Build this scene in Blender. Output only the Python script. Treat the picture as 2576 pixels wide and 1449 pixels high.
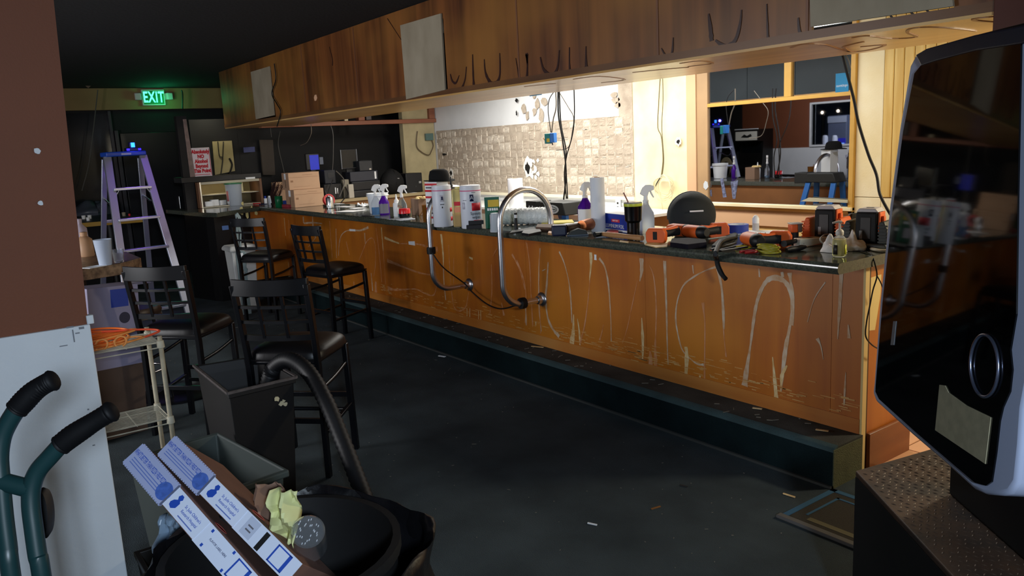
import bpy, bmesh, math, random
from mathutils import Vector, Matrix, noise
random.seed(7)
for o in list(bpy.data.objects): bpy.data.objects.remove(o)
SC = bpy.context.scene
COL = SC.collection
rad = math.radians
# ------------------------------------------------------------------ camera
CX, CY, FPX = 1288.0, 724.5, 2008.4
YAW, PITCH, ROLL = rad(144.37), rad(10.29), rad(-2.98)
CAM = Vector((0, 0, 1.68))
FW = Vector((math.cos(PITCH)*math.cos(YAW), math.cos(PITCH)*math.sin(YAW), -math.sin(PITCH)))
_r0 = Vector((math.sin(YAW), -math.cos(YAW), 0)); _u0 = _r0.cross(FW)
RT = math.cos(ROLL)*_r0 + math.sin(ROLL)*_u0
UP = -math.sin(ROLL)*_r0 + math.cos(ROLL)*_u0
cd = bpy.data.cameras.new('camera'); cam = bpy.data.objects.new('camera', cd); COL.objects.link(cam)
cd.sensor_fit = 'HORIZONTAL'; cd.sensor_width = 36.0; cd.lens = FPX/2576*36.0
cd.clip_start = 0.05; cd.clip_end = 200
m3 = Matrix((RT, UP, -FW)).transposed()
cam.matrix_world = Matrix.Translation(CAM) @ m3.to_4x4()
SC.camera = cam
# ------------------------------------------------------------------ world, exposure, lights
SC.view_settings.view_transform = 'Standard'; SC.view_settings.look = 'None'
SC.view_settings.exposure = 0.0; SC.view_settings.gamma = 1.0
SC.view_settings.use_curve_mapping = False
w = bpy.data.worlds.new('night'); SC.world = w; w.use_nodes = True
w.node_tree.nodes['Background'].inputs[0].default_value = (0.05, 0.07, 0.12, 1)
w.node_tree.nodes['Background'].inputs[1].default_value = 0.05

def area(name, loc, target, size, power, col, sy=None, spread=180):
    l = bpy.data.lights.new(name, 'AREA'); l.energy = power; l.color = col; l.size = size; l.spread = rad(spread)
    if sy: l.shape = 'RECTANGLE'; l.size_y = sy
    o = bpy.data.objects.new(name, l); COL.objects.link(o); o.location = loc
    o.rotation_euler = (Vector(target)-Vector(loc)).to_track_quat('-Z', 'Y').to_euler()
    return o
def point(name, loc, power, col, r=.05):
    l = bpy.data.lights.new(name, 'POINT'); l.energy = power; l.color = col; l.shadow_soft_size = r
    o = bpy.data.objects.new(name, l); COL.objects.link(o); o.location = loc; return o
# fluorescent fitting over the back of the bar, work lamp at the bar's end, bluish light behind the camera, light of the side windows
area('back_bar_ceiling_lamp', (-6.0, 4.9, 2.64), (-6.0, 5.1, 0), 4.2, 135, (1.0, .965, .89), .3)
point('work_lamp', (-0.95, 4.8, 1.9), 110, (1.0, .88, .66), .12)
area('behind_camera_light', (1.13, -.23, 1.99), (-3.4, .9, .6), .24, 50, (.70, .84, 1.0), None, 130)  # unseen bluish source close behind the camera
area('side_window_light', (-5.5, -2.7, 1.45), (-5.7, 3.4, .7), 2.2, 120, (.97, .97, 1.0), .9)
area('street_wall_fill', (-9.3, -1.1, 2.66), (-9.4, -3.0, 1.3), .6, 110, (1.0, .93, .86), .6)  # unseen light added to brighten the street wall mirrored in the window
area('purple_neon', (-7.7, 2.1, 2.66), (-8.5, 1.6, .8), .3, 1.3, (.35, .12, 1.0), .1, 40)
point('exit_glow', (-12.3, 2.93, 2.52), 2.2, (.02, 1.0, .35), .08)

# ------------------------------------------------------------------ pixel helpers: a ray of the camera cut with a real plane
def ray(px, py): return FW*FPX + RT*(px-CX) - UP*(py-CY)
def P(px, py, X=None, Y=None, Z=None):
    d = ray(px, py)
    t = (X-CAM.x)/d.x if X is not None else (Y-CAM.y)/d.y if Y is not None else (Z-CAM.z)/d.z
    return CAM + d*t
def PN(px, py, p0, n):
    d = ray(px, py); return CAM + d*((Vector(p0)-CAM).dot(n)/d.dot(n))
def PD(px, py, dep): return CAM + ray(px, py)/FPX*dep
def mpp(p): return (Vector(p)-CAM).dot(FW)/FPX          # metres per pixel at a point
# ------------------------------------------------------------------ materials
def lin(c):
    c = [x/255.0 for x in c]
    return tuple((x/12.92 if x <= .04045 else ((x+.055)/1.055)**2.4) for x in c)+(1.0,)
MATS = {}
def mat(name, col, rough=.5, metal=0.0, var=0.0, vs=8.0, stretch=(1, 1, 1), bump=0.0, bs=60.0, col2=None, emit=None, es=0.0, trans=0.0, alpha=1.0, spec=.5, coat=0.0, speck=None, detail=6.0, ior=1.45):
    if name in MATS: return MATS[name]
    m = bpy.data.materials.new(name); m.use_nodes = True; MATS[name] = m
    nt = m.node_tree; b = nt.nodes['Principled BSDF']; L = nt.links.new
    b.inputs['Base Color'].default_value = lin(col); b.inputs['Roughness'].default_value = rough
    b.inputs['Metallic'].default_value = metal; b.inputs['Specular IOR Level'].default_value = spec
    b.inputs['Transmission Weight'].default_value = trans; b.inputs['Alpha'].default_value = alpha
    b.inputs['Coat Weight'].default_value = coat; b.inputs['IOR'].default_value = ior
    tc = mp = None
    def coords():
        nonlocal tc, mp
        if mp: return mp.outputs[0]
        tc = nt.nodes.new('ShaderNodeTexCoord'); mp = nt.nodes.new('ShaderNodeMapping')
        mp.inputs['Scale'].default_value = stretch; L(tc.outputs['Object'], mp.inputs[0]); return mp.outputs[0]
    last = None
    if var or col2:
        n = nt.nodes.new('ShaderNodeTexNoise'); n.inputs['Scale'].default_value = vs; n.inputs['Detail'].default_value = detail
        L(coords(), n.inputs['Vector'])
        r = nt.nodes.new('ShaderNodeValToRGB'); a = lin(col)
        c2 = lin(col2) if col2 else tuple(max(0, x*(1-var)) for x in a[:3])+(1,)
        r.color_ramp.elements[0].color = c2; r.color_ramp.elements[1].color = a
        r.color_ramp.elements[0].position = .34; r.color_ramp.elements[1].position = .66
        L(n.outputs['Fac'], r.inputs[0]); last = r.outputs[0]
    if speck:
        scol, sscale, thr = speck
        v = nt.nodes.new('ShaderNodeTexNoise'); v.inputs['Scale'].default_value = sscale; v.inputs['Detail'].default_value = 3
        L(coords(), v.inputs['Vector'])
        rr = nt.nodes.new('ShaderNodeValToRGB'); rr.color_ramp.elements[0].position = thr; rr.color_ramp.elements[1].position = min(1, thr+.05)
        L(v.outputs['Fac'], rr.inputs[0]); mx = nt.nodes.new('ShaderNodeMix'); mx.data_type = 'RGBA'
        L(rr.outputs[0], mx.inputs[0])
        if last: L(last, mx.inputs[6])
        else: mx.inputs[6].default_value = lin(col)
        mx.inputs[7].default_value = lin(scol); last = mx.outputs[2]
    if last: L(last, b.inputs['Base Color'])
    if bump:
        n = nt.nodes.new('ShaderNodeTexNoise'); n.inputs['Scale'].default_value = bs; n.inputs['Detail'].default_value = 4
        L(coords(), n.inputs['Vector'])
        bp = nt.nodes.new('ShaderNodeBump'); bp.inputs['Strength'].default_value = bump; bp.inputs['Distance'].default_value = .01
        L(n.outputs['Fac'], bp.inputs['Height']); L(bp.outputs[0], b.inputs['Normal'])
    if emit:
        b.inputs['Emission Color'].default_value = lin(emit); b.inputs['Emission Strength'].default_value = es
    return m
def wood(name, c1, c2, c3, rough=.35, scale=1.0, axis='z', coat=.2):
    """stained veneer: long streaks along one axis plus broad blotches"""
    if name in MATS: return MATS[name]
    m = bpy.data.materials.new(name); m.use_nodes = True; MATS[name] = m
    nt = m.node_tree; b = nt.nodes['Principled BSDF']; L = nt.links.new
    tc = nt.nodes.new('ShaderNodeTexCoord'); mp = nt.nodes.new('ShaderNodeMapping')
    st = {'x': (.35, 7, 7), 'y': (7, .35, 7), 'z': (7, 7, .35)}[axis]
    mp.inputs['Scale'].default_value = [s*scale for s in st]; L(tc.outputs['Object'], mp.inputs[0])
    n1 = nt.nodes.new('ShaderNodeTexNoise'); n1.inputs['Scale'].default_value = 1.2; n1.inputs['Detail'].default_value = 8; n1.inputs['Distortion'].default_value = .6
    L(mp.outputs[0], n1.inputs['Vector'])
    r1 = nt.nodes.new('ShaderNodeValToRGB'); r1.color_ramp.elements[0].position = .35; r1.color_ramp.elements[1].position = .68
    r1.color_ramp.elements[0].color = lin(c2); r1.color_ramp.elements[1].color = lin(c1); L(n1.outputs['Fac'], r1.inputs[0])
    n2 = nt.nodes.new('ShaderNodeTexNoise'); n2.inputs['Scale'].default_value = 1.1; n2.inputs['Detail'].default_value = 3
    L(tc.outputs['Object'], n2.inputs['Vector'])
    r2 = nt.nodes.new('ShaderNodeValToRGB'); r2.color_ramp.elements[0].position = .42; r2.color_ramp.elements[1].position = .7
    r2.color_ramp.elements[0].color = (0, 0, 0, 1); r2.color_ramp.elements[1].color = (.75, .75, .75, 1); L(n2.outputs['Fac'], r2.inputs[0])
    mx = nt.nodes.new('ShaderNodeMix'); mx.data_type = 'RGBA'; L(r2.outputs[0], mx.inputs[0]); L(r1.outputs[0], mx.inputs[6]); mx.inputs[7].default_value = lin(c3)
    L(mx.outputs[2], b.inputs['Base Color']); b.inputs['Roughness'].default_value = rough; b.inputs['Coat Weight'].default_value = coat; b.inputs['Coat Roughness'].default_value = .25
    return m
# ------------------------------------------------------------------ mesh builder
class MB:
    def __init__(s, T=None): s.v = []; s.f = []; s.T = T or Matrix.Identity(4)
    def add(s, vs, fs, T=None):
        k = len(s.v); M = s.T @ T if T is not None else s.T
        s.v += [M @ Vector(q) for q in vs]; s.f += [tuple(i+k for i in f) for f in fs]; return s
    def bx(s, x0, x1, y0, y1, z0, z1, T=None):
        v = [(x, y, z) for z in (z0, z1) for y in (y0, y1) for x in (x0, x1)]
        return s.add(v, [(0, 2, 3, 1), (4, 5, 7, 6), (0, 1, 5, 4), (2, 6, 7, 3), (0, 4, 6, 2), (1, 3, 7, 5)], T)
    def box(s, c, sz, rz=0.0, T=None):
        M = Matrix.Translation(c) @ Matrix.Rotation(rz, 4, 'Z')
        if T is not None: M = T @ M
        x, y, z = sz[0]/2, sz[1]/2, sz[2]/2
        return s.bx(-x, x, -y, y, -z, z, M)
    def bar(s, a, b, w, h, up=(0, 0, 1)):
        a = Vector(a); b = Vector(b); d = (b-a); l = d.length; d.normalize(); u = Vector(up)
        if abs(d.dot(u)) > .99: u = Vector((1, 0, 0))
        x = d; y = u.cross(x).normalized(); z = x.cross(y)
        M = Matrix((x, y, z)).transposed().to_4x4(); M.translation = a
        return s.bx(0, l, -w/2, w/2, -h/2, h/2, M)
    def tube(s, pts, r, n=10, closed=False, cap=True):
        pts = [Vector(p) for p in pts]; N = len(pts); rs = r if isinstance(r, (list, tuple)) else [r]*N
        ts = []
        for i in range(N):
            a = pts[(i-1) % N] if (closed or i > 0) else pts[i]; b = pts[(i+1) % N] if (closed or i < N-1) else pts[i]
            t = (b-a); ts.append(t.normalized() if t.length > 1e-9 else Vector((0, 0, 1)))
        u = ts[0].orthogonal().normalized(); vs = []; fs = []
        for i in range(N):
            u = (u-ts[i]*u.dot(ts[i]));
            u = u.normalized() if u.length > 1e-6 else ts[i].orthogonal().normalized()
            w_ = ts[i].cross(u)
            for j in range(n):
                a = 2*math.pi*j/n; vs.append(pts[i]+(u*math.cos(a)+w_*math.sin(a))*rs[i])
        for i in range(N if closed else N-1):
            for j in range(n):
                i2 = (i+1) % N; fs.append((i*n+j, i*n+(j+1) % n, i2*n+(j+1) % n, i2*n+j))
        if cap and not closed: fs += [tuple(reversed(range(n))), tuple((N-1)*n+j for j in range(n))]
        return s.add(vs, fs)
    def lathe(s, prof, c=(0, 0, 0), n=24, T=None, sx=1.0, sy=1.0):
        vs = []; fs = []; K = len(prof)
        for r, z in prof:
            for j in range(n):
                a = 2*math.pi*j/n; vs.append((c[0]+r*sx*math.cos(a), c[1]+r*sy*math.sin(a), c[2]+z))
        for i in range(K-1):
            for j in range(n): fs.append((i*n+j, i*n+(j+1) % n, (i+1)*n+(j+1) % n, (i+1)*n+j))
        if prof[0][0] > 1e-6: fs.append(tuple(reversed(range(n))))
        if prof[-1][0] > 1e-6: fs.append(tuple((K-1)*n+j for j in range(n)))
        return s.add(vs, fs, T)
    def prism(s, poly, z0, z1, T=None):
        n = len(poly); a = sum(poly[i][0]*poly[(i+1) % n][1]-poly[(i+1) % n][0]*poly[i][1] for i in range(n))
        if a < 0: poly = poly[::-1]
        vs = [(x, y, z0) for x, y in poly]+[(x, y, z1) for x, y in poly]
        fs = [tuple(reversed(range(n))), tuple(range(n, 2*n))]+[(i, (i+1) % n, n+(i+1) % n, n+i) for i in range(n)]
        return s.add(vs, fs, T)
    def slab(s, pts, nrm, t):
        """polygon of world points given a thickness along nrm"""
        pts = [Vector(p) for p in pts]; nrm = Vector(nrm).normalized(); n = len(pts)
        c = Vector((0, 0, 0))
        for i in range(n): c += pts[i].cross(pts[(i+1) % n])
        if c.dot(nrm) < 0: pts = pts[::-1]
        vs = pts+[p+nrm*t for p in pts]
        return s.add(vs, [tuple(reversed(range(n))), tuple(range(n, 2*n))]+[(i, (i+1) % n, n+(i+1) % n, n+i) for i in range(n)])
    def ribbon(s, pts, ws, nrm, t=.002):
        pts = [Vector(p) for p in pts]; nrm = Vector(nrm).normalized(); N = len(pts)
        # smooth the traced line (Catmull-Rom)
        q = []; qw = []
        for i in range(N-1):
            p0 = pts[max(0, i-1)]; p1 = pts[i]; p2 = pts[i+1]; p3 = pts[min(N-1, i+2)]
            K = 4 if N > 2 else 2
            for k in range(K):
                u = k/K; q.append(.5*((2*p1)+(p2-p0)*u+(2*p0-5*p1+4*p2-p3)*u*u+(3*p1-p0-3*p2+p3)*u**3)); qw.append(ws[i]*(1-u)+ws[i+1]*u)
        q.append(pts[-1]); qw.append(ws[-1])
        vs = []; fs = []
        for i in range(len(q)):
            a = q[max(0, i-1)]; b = q[min(len(q)-1, i+1)]; d = (b-a).normalized(); sd = nrm.cross(d)*(qw[i]*.5*(.82+.36*random.random()))
            vs += [q[i]+sd, q[i]-sd, q[i]+sd+nrm*t, q[i]-sd+nrm*t]
        for i in range(len(q)-1):
            a = 4*i; b = a+4; fs += [(a+2, b+2, b+3, a+3), (a, a+2, a+3, a+1) if i == 0 else (a+2, a, b, b+2), (a+1, a+3, b+3, b+1)]
            if i == 0: fs.append((a+2, a, b, b+2))
        e = 4*(len(q)-1); fs.append((e, e+1, e+3, e+2))
        return s.add(vs, fs)
    def surf(s, nu, nv, fn, T=None):
        vs = [fn(i/(nu-1), j/(nv-1)) for i in range(nu) for j in range(nv)]
        return s.add(vs, [(i*nv+j, (i+1)*nv+j, (i+1)*nv+j+1, i*nv+j+1) for i in range(nu-1) for j in range(nv-1)], T)
    def done(s, name, m, parent=None, world=False, smooth=40, bevel=0.0, seg=2, solid=0.0):
        me = bpy.data.meshes.new(name)
        vs = s.v
        if parent is not None and world:
            off = wloc(parent); vs = [q-off for q in vs]
        me.from_pydata([tuple(q) for q in vs], [], s.f); me.update()
        o = bpy.data.objects.new(name, me); COL.objects.link(o); o.parent = parent
        me.materials.append(m)
        if smooth:
            me.polygons.foreach_set('use_smooth', [True]*len(me.polygons)); me.set_sharp_from_angle(angle=rad(smooth))
        if solid:
            md = o.modifiers.new('solid', 'SOLIDIFY'); md.thickness = solid; md.offset = 0
        if bevel:
            md = o.modifiers.new('bevel', 'BEVEL'); md.width = bevel; md.segments = seg; md.limit_method = 'ANGLE'; md.angle_limit = rad(50)
        return o
def wloc(o):
    v = Vector((0, 0, 0))
    while o is not None: v += o.location; o = o.parent
    return v
def tag(o, label=None, cat=None, group=None, kind=None):
    if label: o['label'] = label
    if cat: o['category'] = cat
    if group: o['group'] = group
    if kind: o['kind'] = kind
    return o
def thing(name, label, cat, loc=(0, 0, 0), rz=0.0, group=None):
    o = bpy.data.objects.new(name, None); COL.objects.link(o); o.empty_display_size = .05
    o.location = loc; o.rotation_euler = (0, 0, rz); return tag(o, label, cat, group)
def struct(o): o['kind'] = 'structure'; return o
def copy_tree(o, parent=None):
    c = o.copy(); COL.objects.link(c); c.parent = parent
    for ch in list(o.children): copy_tree(ch, c)
    return c
def frame(o, x, y):
    x = Vector(x).normalized(); y = Vector(y); z = x.cross(y).normalized(); y = z.cross(x)
    M = Matrix((x, y, z)).transposed().to_4x4(); M.translation = Vector(o); return M
def text(body, size, M, m, parent=None, name='lettering', sx=1.0, warp=None, align='CENTER', world=False, fat=0.0, ext=.0004, spacing=1.0, lh=1.0):
    cu = bpy.data.curves.new(name, 'FONT'); cu.body = body; cu.size = size; cu.align_x = align; cu.align_y = 'CENTER'
    cu.extrude = ext; cu.offset = fat; cu.resolution_u = 2; cu.space_character = spacing; cu.space_line = lh
    t = bpy.data.objects.new(name, cu)
    me = bpy.data.meshes.new_from_object(t); bpy.data.objects.remove(t); bpy.data.curves.remove(cu)
    me.name = name; off = wloc(parent) if (parent is not None and world) else Vector((0, 0, 0))
    for v in me.vertices:
        q = Vector((v.co.x*sx, v.co.y, v.co.z))
        if warp: q = Vector(warp(q))
        v.co = M @ q - off
    me.materials.clear(); me.materials.append(m)
    o = bpy.data.objects.new(name, me); COL.objects.link(o); o.parent = parent; return o
def arc(c, r, a0, a1, n, ax, ay):
    ax = Vector(ax); ay = Vector(ay); c = Vector(c)
    return [c+ax*(r*math.cos(rad(a0+(a1-a0)*i/n)))+ay*(r*math.sin(rad(a0+(a1-a0)*i/n))) for i in range(n+1)]
def smooth_pts(pts, K=5):
    pts = [Vector(p) for p in pts]; N = len(pts); q = []
    for i in range(N-1):
        p0 = pts[max(0, i-1)]; p1 = pts[i]; p2 = pts[i+1]; p3 = pts[min(N-1, i+2)]
        for k in range(K):
            u = k/K; q.append(.5*((2*p1)+(p2-p0)*u+(2*p0-5*p1+4*p2-p3)*u*u+(3*p1-p0-3*p2+p3)*u**3))
    return q+[pts[-1]]
X_ = Vector((1, 0, 0)); Y_ = Vector((0, 1, 0)); Z_ = Vector((0, 0, 1))
def holepanel(y0, y1, x0, x1, z0, z1, holes):
    """a board x0..x1, z0..z1 with rectangular holes cut out of it"""
    mb = MB(); xs = sorted(set([x0, x1]+[h[0] for h in holes]+[h[1] for h in holes]))
    for a, b in zip(xs, xs[1:]):
        if a < x0-1e-6 or b > x1+1e-6: continue
        zs = [z0, z1]; cut = [h for h in holes if h[0] <= a+1e-6 and h[1] >= b-1e-6]
        z = z0
        for h in sorted(cut, key=lambda h: h[2]):
            if h[2] > z+1e-4: mb.bx(a, b, y0, y1, z, h[2])
            z = h[3]
        if z < z1-1e-4: mb.bx(a, b, y0, y1, z, z1)
    return mb
# ================================================================== materials used all over
carpet = mat('carpet', (66, 75, 79), .96, var=.32, vs=3.2, bump=.6, bs=240, spec=.15, speck=((92, 96, 96), 210, .70))
black_ceiling = mat('black ceiling', (22, 22, 23), .9, bump=.4, bs=40)
dark_wall = mat('dark wall', (16, 15, 16), .7)
cream_wall = mat('cream wall', (238, 228, 194), .75, var=.10, vs=3, col2=(228, 212, 166), bump=.1, bs=90)
white_wall = mat('white wall', (226, 228, 230), .8, var=.06, vs=4, bump=.12, bs=120)
beige_wall = mat('beige wall', (186, 172, 134), .8, var=.18, vs=5, bump=.15)
yellow_wood = mat('yellow panelling', (228, 198, 122), .5, col2=(206, 168, 86), vs=3, stretch=(8, 8, .6), bump=.1)
thinset = mat('thinset', (188, 175, 158), .9, col2=(160, 146, 130), vs=6, bump=.5, bs=70)
thinset_light = mat('light thinset', (210, 200, 186), .9, col2=(186, 174, 157), vs=40, bump=.5, bs=90)
thinset_dark = mat('dark thinset', (182, 169, 153), .9, col2=(164, 151, 135), vs=30, bump=.4, bs=90)
plaster = mat('plaster', (236, 234, 228), .9, bump=.4, bs=80)
casing_pink = mat('pinkish casing', (212, 172, 134), .5, var=.06, vs=4)
casing_tan = mat('tan casing', (172, 140, 102), .5, var=.1, vs=5)
yellow_frame = mat('yellow frame', (200, 156, 72), .45, var=.15, vs=6)
brown_paint = mat('brown paint', (104, 57, 33), .7, var=.06, vs=3, bump=.1, bs=140)
white_paint = mat('white paint', (196, 202, 208), .6, var=.08, vs=3, bump=.08, bs=60)
black_m = mat('black', (10, 10, 11), .5)
black_gloss = mat('black gloss', (8, 8, 10), .15)
hole_shade = mat('hole dark', (14, 12, 10), .9)  # near-black stands for the shade inside holes and sockets
cable_m = mat('black cable', (22, 20, 19), .5)
white_plastic = mat('white plastic', (236, 238, 240), .35)
steel = mat('steel', (190, 190, 192), .25, 1.0)
# ================================================================== floor, ceiling, walls
WALLY = 5.95; CEIL = 2.72; FARX = -12.7; BARX = -10.0
struct(MB().bx(-14, 3.2, -3.2, 3.62, -.06, 0).done('floor', carpet, smooth=0))
tile_floor = mat('pale floor tile', (226, 170, 128), .5, var=.15, vs=3)
fb = bpy.data.objects.new('floor', None); COL.objects.link(fb); struct(fb); fb.location = (-4, 4.8, -.06)
MB().bx(-14, 3.2, 3.62, 6.1, -.06, -.006).done('grout_bed', mat('grout', (120, 90, 70), .9), fb, world=True, smooth=0)
tme = None
for i in range(12):
    for j in range(7):
        x = -2.5+i*.305; y = 3.78+j*.305
        if tme is None:
            o = MB().bx(-.149, .149, -.149, .149, 0, .008).done('tile', tile_floor, fb, smooth=0, bevel=.002, seg=1); tme = o.data
        else:
            o = o.copy(); COL.objects.link(o)
        o.location = (x+4, y-4.8, .054)
struct(MB().bx(-14, 3.2, -3.2, 6.1, CEIL, CEIL+.08).done('ceiling', black_ceiling, smooth=0))
# far wall: dark below, cream header band above
struct(MB().bx(FARX-.1, FARX, -3.2, 6.1, 0, CEIL).done('wall_far', dark_wall, smooth=0))
zt = P(300, 226, X=FARX+.12).z; zb = P(300, 276, X=FARX+.12).z
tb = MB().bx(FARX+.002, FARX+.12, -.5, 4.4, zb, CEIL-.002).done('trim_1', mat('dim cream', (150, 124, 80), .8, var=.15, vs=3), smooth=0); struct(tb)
# door_1 under the exit sign and dark glazing to its left
d1 = thing('door_1', None, None, (FARX+.03, 3.0, 0)); struct(d1)
ya, yb = P(300, 400, X=FARX+.05).y, P(458, 400, X=FARX+.05).y
MB().bx(FARX+.01, FARX+.06, ya+.05, yb-.03, .01, 2.1).done('door_leaf', mat('door dark', (20, 18, 20), .35), d1, world=True, bevel=.006)
for yy in (ya, yb): MB().bx(FARX+.005, FARX+.08, yy-.02, yy+.03, 0, 2.14).done('jamb', mat('jamb', (58, 54, 58), .5), d1, world=True, bevel=.004)
MB().tube([(FARX+.1, yb-.12, .95), (FARX+.1, yb-.12, 1.15)], .012).done('handle', steel, d1, world=True)
w2 = thing('window_2', None, None, (FARX+.03, 1.9, 0)); struct(w2)
MB().bx(FARX+.01, FARX+.03, 1.15, ya-.06, .95, zb-.04).done('pane', mat('dark pane', (26, 30, 34), .12), w2, world=True)
for yy in (1.12, ya-.05): MB().bx(FARX+.005, FARX+.06, yy-.02, yy+.02, .9, zb-.01).done('frame', mat('jamb', (58, 54, 58), .5), w2, world=True, bevel=.004)
MB().bx(FARX+.005, FARX+.07, 1.1, ya-.05, .9, .95).done('sill', mat('jamb', (58, 54, 58), .5), w2, world=True, bevel=.004)
# wall across the end of the bar with its framed opening
def xw(px, py): return P(px, py, X=BARX)
wb = thing('wall_left', None, None, (BARX, 4.6, 0)); struct(wb)
MB().bx(BARX-.1, BARX, 5.45, WALLY, 0, CEIL).done('wall_end', beige_wall, wb, world=True, smooth=0)
MB().bx(BARX-.1, BARX, 3.55, 5.45, 0, .98).done('low_wall', beige_wall, wb, world=True, smooth=0)
MB().bx(BARX-.75, BARX-.7, P(604, 400, X=BARX-.7).y, 6.0, 0, CEIL).done('inner_panel', dark_wall, wb, world=True, smooth=0)
MB().bx(BARX-.75, BARX-.7, P(486, 400, X=BARX-.7).y, P(604, 400, X=BARX-.7).y-.002, 0, P(520, 300, X=BARX-.7).z).done('inner_panel', dark_wall, wb, world=True, smooth=0)
red_wood = wood('reddish wood', (150, 92, 66), (112, 62, 44), (164, 108, 78), .5, 1, 'y', 0)
MB().bx(BARX-.05, BARX+.06, 3.45, 5.96, 2.02, 2.075).done('header_rail', red_wood, wb, world=True, bevel=.005)
MB().bx(BARX-.05, BARX+.06, 3.45, 5.96, 2.26, 2.34).done('header_rail', red_wood, wb, world=True, bevel=.005)
for px in (905, 1082):
    y = xw(px, 290).y; MB().bx(BARX-.05, BARX+.055, y-.045, y+.045, 2.075, 2.26).done('header_post', red_wood, wb, world=True, bevel=.005)
y = xw(918, 290).y; MB().bx(BARX-.03, BARX+.03, y, y+.08, 2.08, 2.25).done('header_block', mat('dull metal', (90, 84, 84), .4, .6), wb, world=True, bevel=.004)
MB().bx(BARX-.05, BARX, 3.45, 5.96, 2.34, CEIL).done('upper_wall', mat('dark stained', (46, 30, 24), .6), wb, world=True, smooth=0)
MB().box((BARX+.03, xw(868, 303).y, 2.095), (.03, .05, .045)).done('junction_clip', mat('cream plastic', (220, 206, 170), .5), wb, world=True, bevel=.004)
# ------------------------------------------------------------------ the back wall: white paint, old adhesive, cream boards, window
wk = thing('wall_back', None, None, (-6, WALLY, 0)); struct(wk)
XL = BARX; XT = P(1592, 300, Y=WALLY).x; zth = 1.9; ztl = 1.06
MB().bx(XL-.7, XT, WALLY+.01, WALLY+.11, 0, CEIL).done('plasterboard', white_wall, wk, world=True, smooth=0)
MB().bx(XT, -5.27, WALLY+.004, WALLY+.11, 0, CEIL).done('cream_board', cream_wall, wk, world=True, smooth=0)
MB().bx(-5.27, -3.56, WALLY+.004, WALLY+.11, 0, .985).done('low_board', mat('ochre board', (222, 190, 128), .6, col2=(206, 168, 96), vs=2.5), wk, world=True, smooth=0)
MB().bx(-5.27, -3.56, WALLY-.012, WALLY+.01, .84, .965).done('pink_plank', casing_pink, wk, world=True, bevel=.003)
MB().bx(-5.27, -3.56, WALLY+.004, WALLY+.11, 2.5, CEIL).done('head_board', cream_wall, wk, world=True, smooth=0)
xc1 = P(2222, 300, Y=WALLY).x
for z0, z1 in ((0, .86), (.864, 1.115), (1.119, CEIL)):
    MB().bx(-3.56, xc1, WALLY-.004, WALLY+.09, z0, z1).done('cream_plank', cream_wall, wk, world=True, bevel=.003)
x = xc1+.004
for k in range(20):
    wd = .076; MB().bx(x, x+wd-.004, WALLY-.012, WALLY+.08, 1.12, CEIL).done('panel_plank', yellow_wood, wk, world=True, bevel=.006)
    MB().bx(x, x+wd, WALLY-.004, WALLY+.085, 0, 1.115).done('lower_plank', cream_wall, wk, world=True, smooth=0); x += wd
XR = x
struct(MB().bx(3.1, 3.2, -3.2, 6.1, 0, CEIL).done('wall_right', beige_wall, smooth=0))
MB().bx(XR, 3.2, WALLY-.004, WALLY+.1, 0, CEIL).done('cream_board', cream_wall, wk, world=True, smooth=0)
# the field of old adhesive: a grey-brown bed with ridges, and the print of every lost tile as a pad of its own
MB().bx(XL+.06, XT, WALLY-.004, WALLY+.012, ztl, zth).done('adhesive_bed', thinset, wk, world=True, smooth=0)
MB().bx(P(1556, 250, Y=WALLY).x, XT, WALLY-.004, WALLY+.012, zth, 2.45).done('adhesive_bed', thinset, wk, world=True, smooth=0)
pads = []
for v in range(6):
    mb = MB(); n = 5
    def fn(u, w_, v=v):
        e = min(u, 1-u, w_, 1-w_); j = noise.noise(Vector((u*3+v*7, w_*3, v)))
        return ((u-.5)*.118*(1+.05*j), -(0.0 if e < .01 else .004+.006*abs(noise.noise(Vector((u*6, w_*6, v*3))))), (w_-.5)*.094*(1+.05*j))
    mb.surf(6, 6, fn); o = mb.done('adhesive_pad', (thinset_light, thinset_dark, thinset)[v % 3], wk, smooth=0)
    pads.append(o)
nx = 31; nz = 8; pw = (XT-.02-(XL+.08))/nx; ph = (zth-ztl-.02)/nz; cnt = 0; used = set()
for i in range(nx):
    for j in range(nz):
        if random.random() < .08: continue
        big = noise.noise(Vector((i*.22, j*.3, 3)))
        v = random.choice((0, 0, 3)) if (big+random.uniform(-.35, .35) > .12 or j == 1 and i > 14) else random.choice((1, 2, 4, 5))
        if v in used: o = pads[v].copy(); COL.objects.link(o)
        else: o = pads[v]; used.add(v)
        o.location = (XL+.08+pw*(i+.5)+6, -.0045, ztl+.012+ph*(j+.5)); o.rotation_euler = (0, random.uniform(-.04, .04), 0)
        s = random.uniform(.8, 1.05); o.scale = (s, random.uniform(.7, 1.6), s*random.uniform(.85, 1.05)); cnt += 1
rm = MB()
for k in range(380):                                   # trowel ridges and crumbs between the pads
    i = random.randint(0, nx); x = XL+.08+pw*i+random.uniform(-.012, .012); z = random.uniform(ztl+.01, zth-.01)
    if random.random() < .35: x = random.uniform(XL+.1, XT-.04); z = ztl+.012+ph*random.randint(0, nz)+random.uniform(-.008, .008); rm.box((x, WALLY-.006, z), (random.uniform(.02, .07), .008, random.uniform(.003, .007)))
    else: rm.box((x, WALLY-.006, min(z, zth-.06)), (random.uniform(.003, .007), .009, random.uniform(.02, .08)))
tag(rm.done('adhesive_ridge', mat('ridge', (222, 212, 196), .9), wk, world=True, smooth=0), kind='stuff')
cm = MB()
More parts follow.
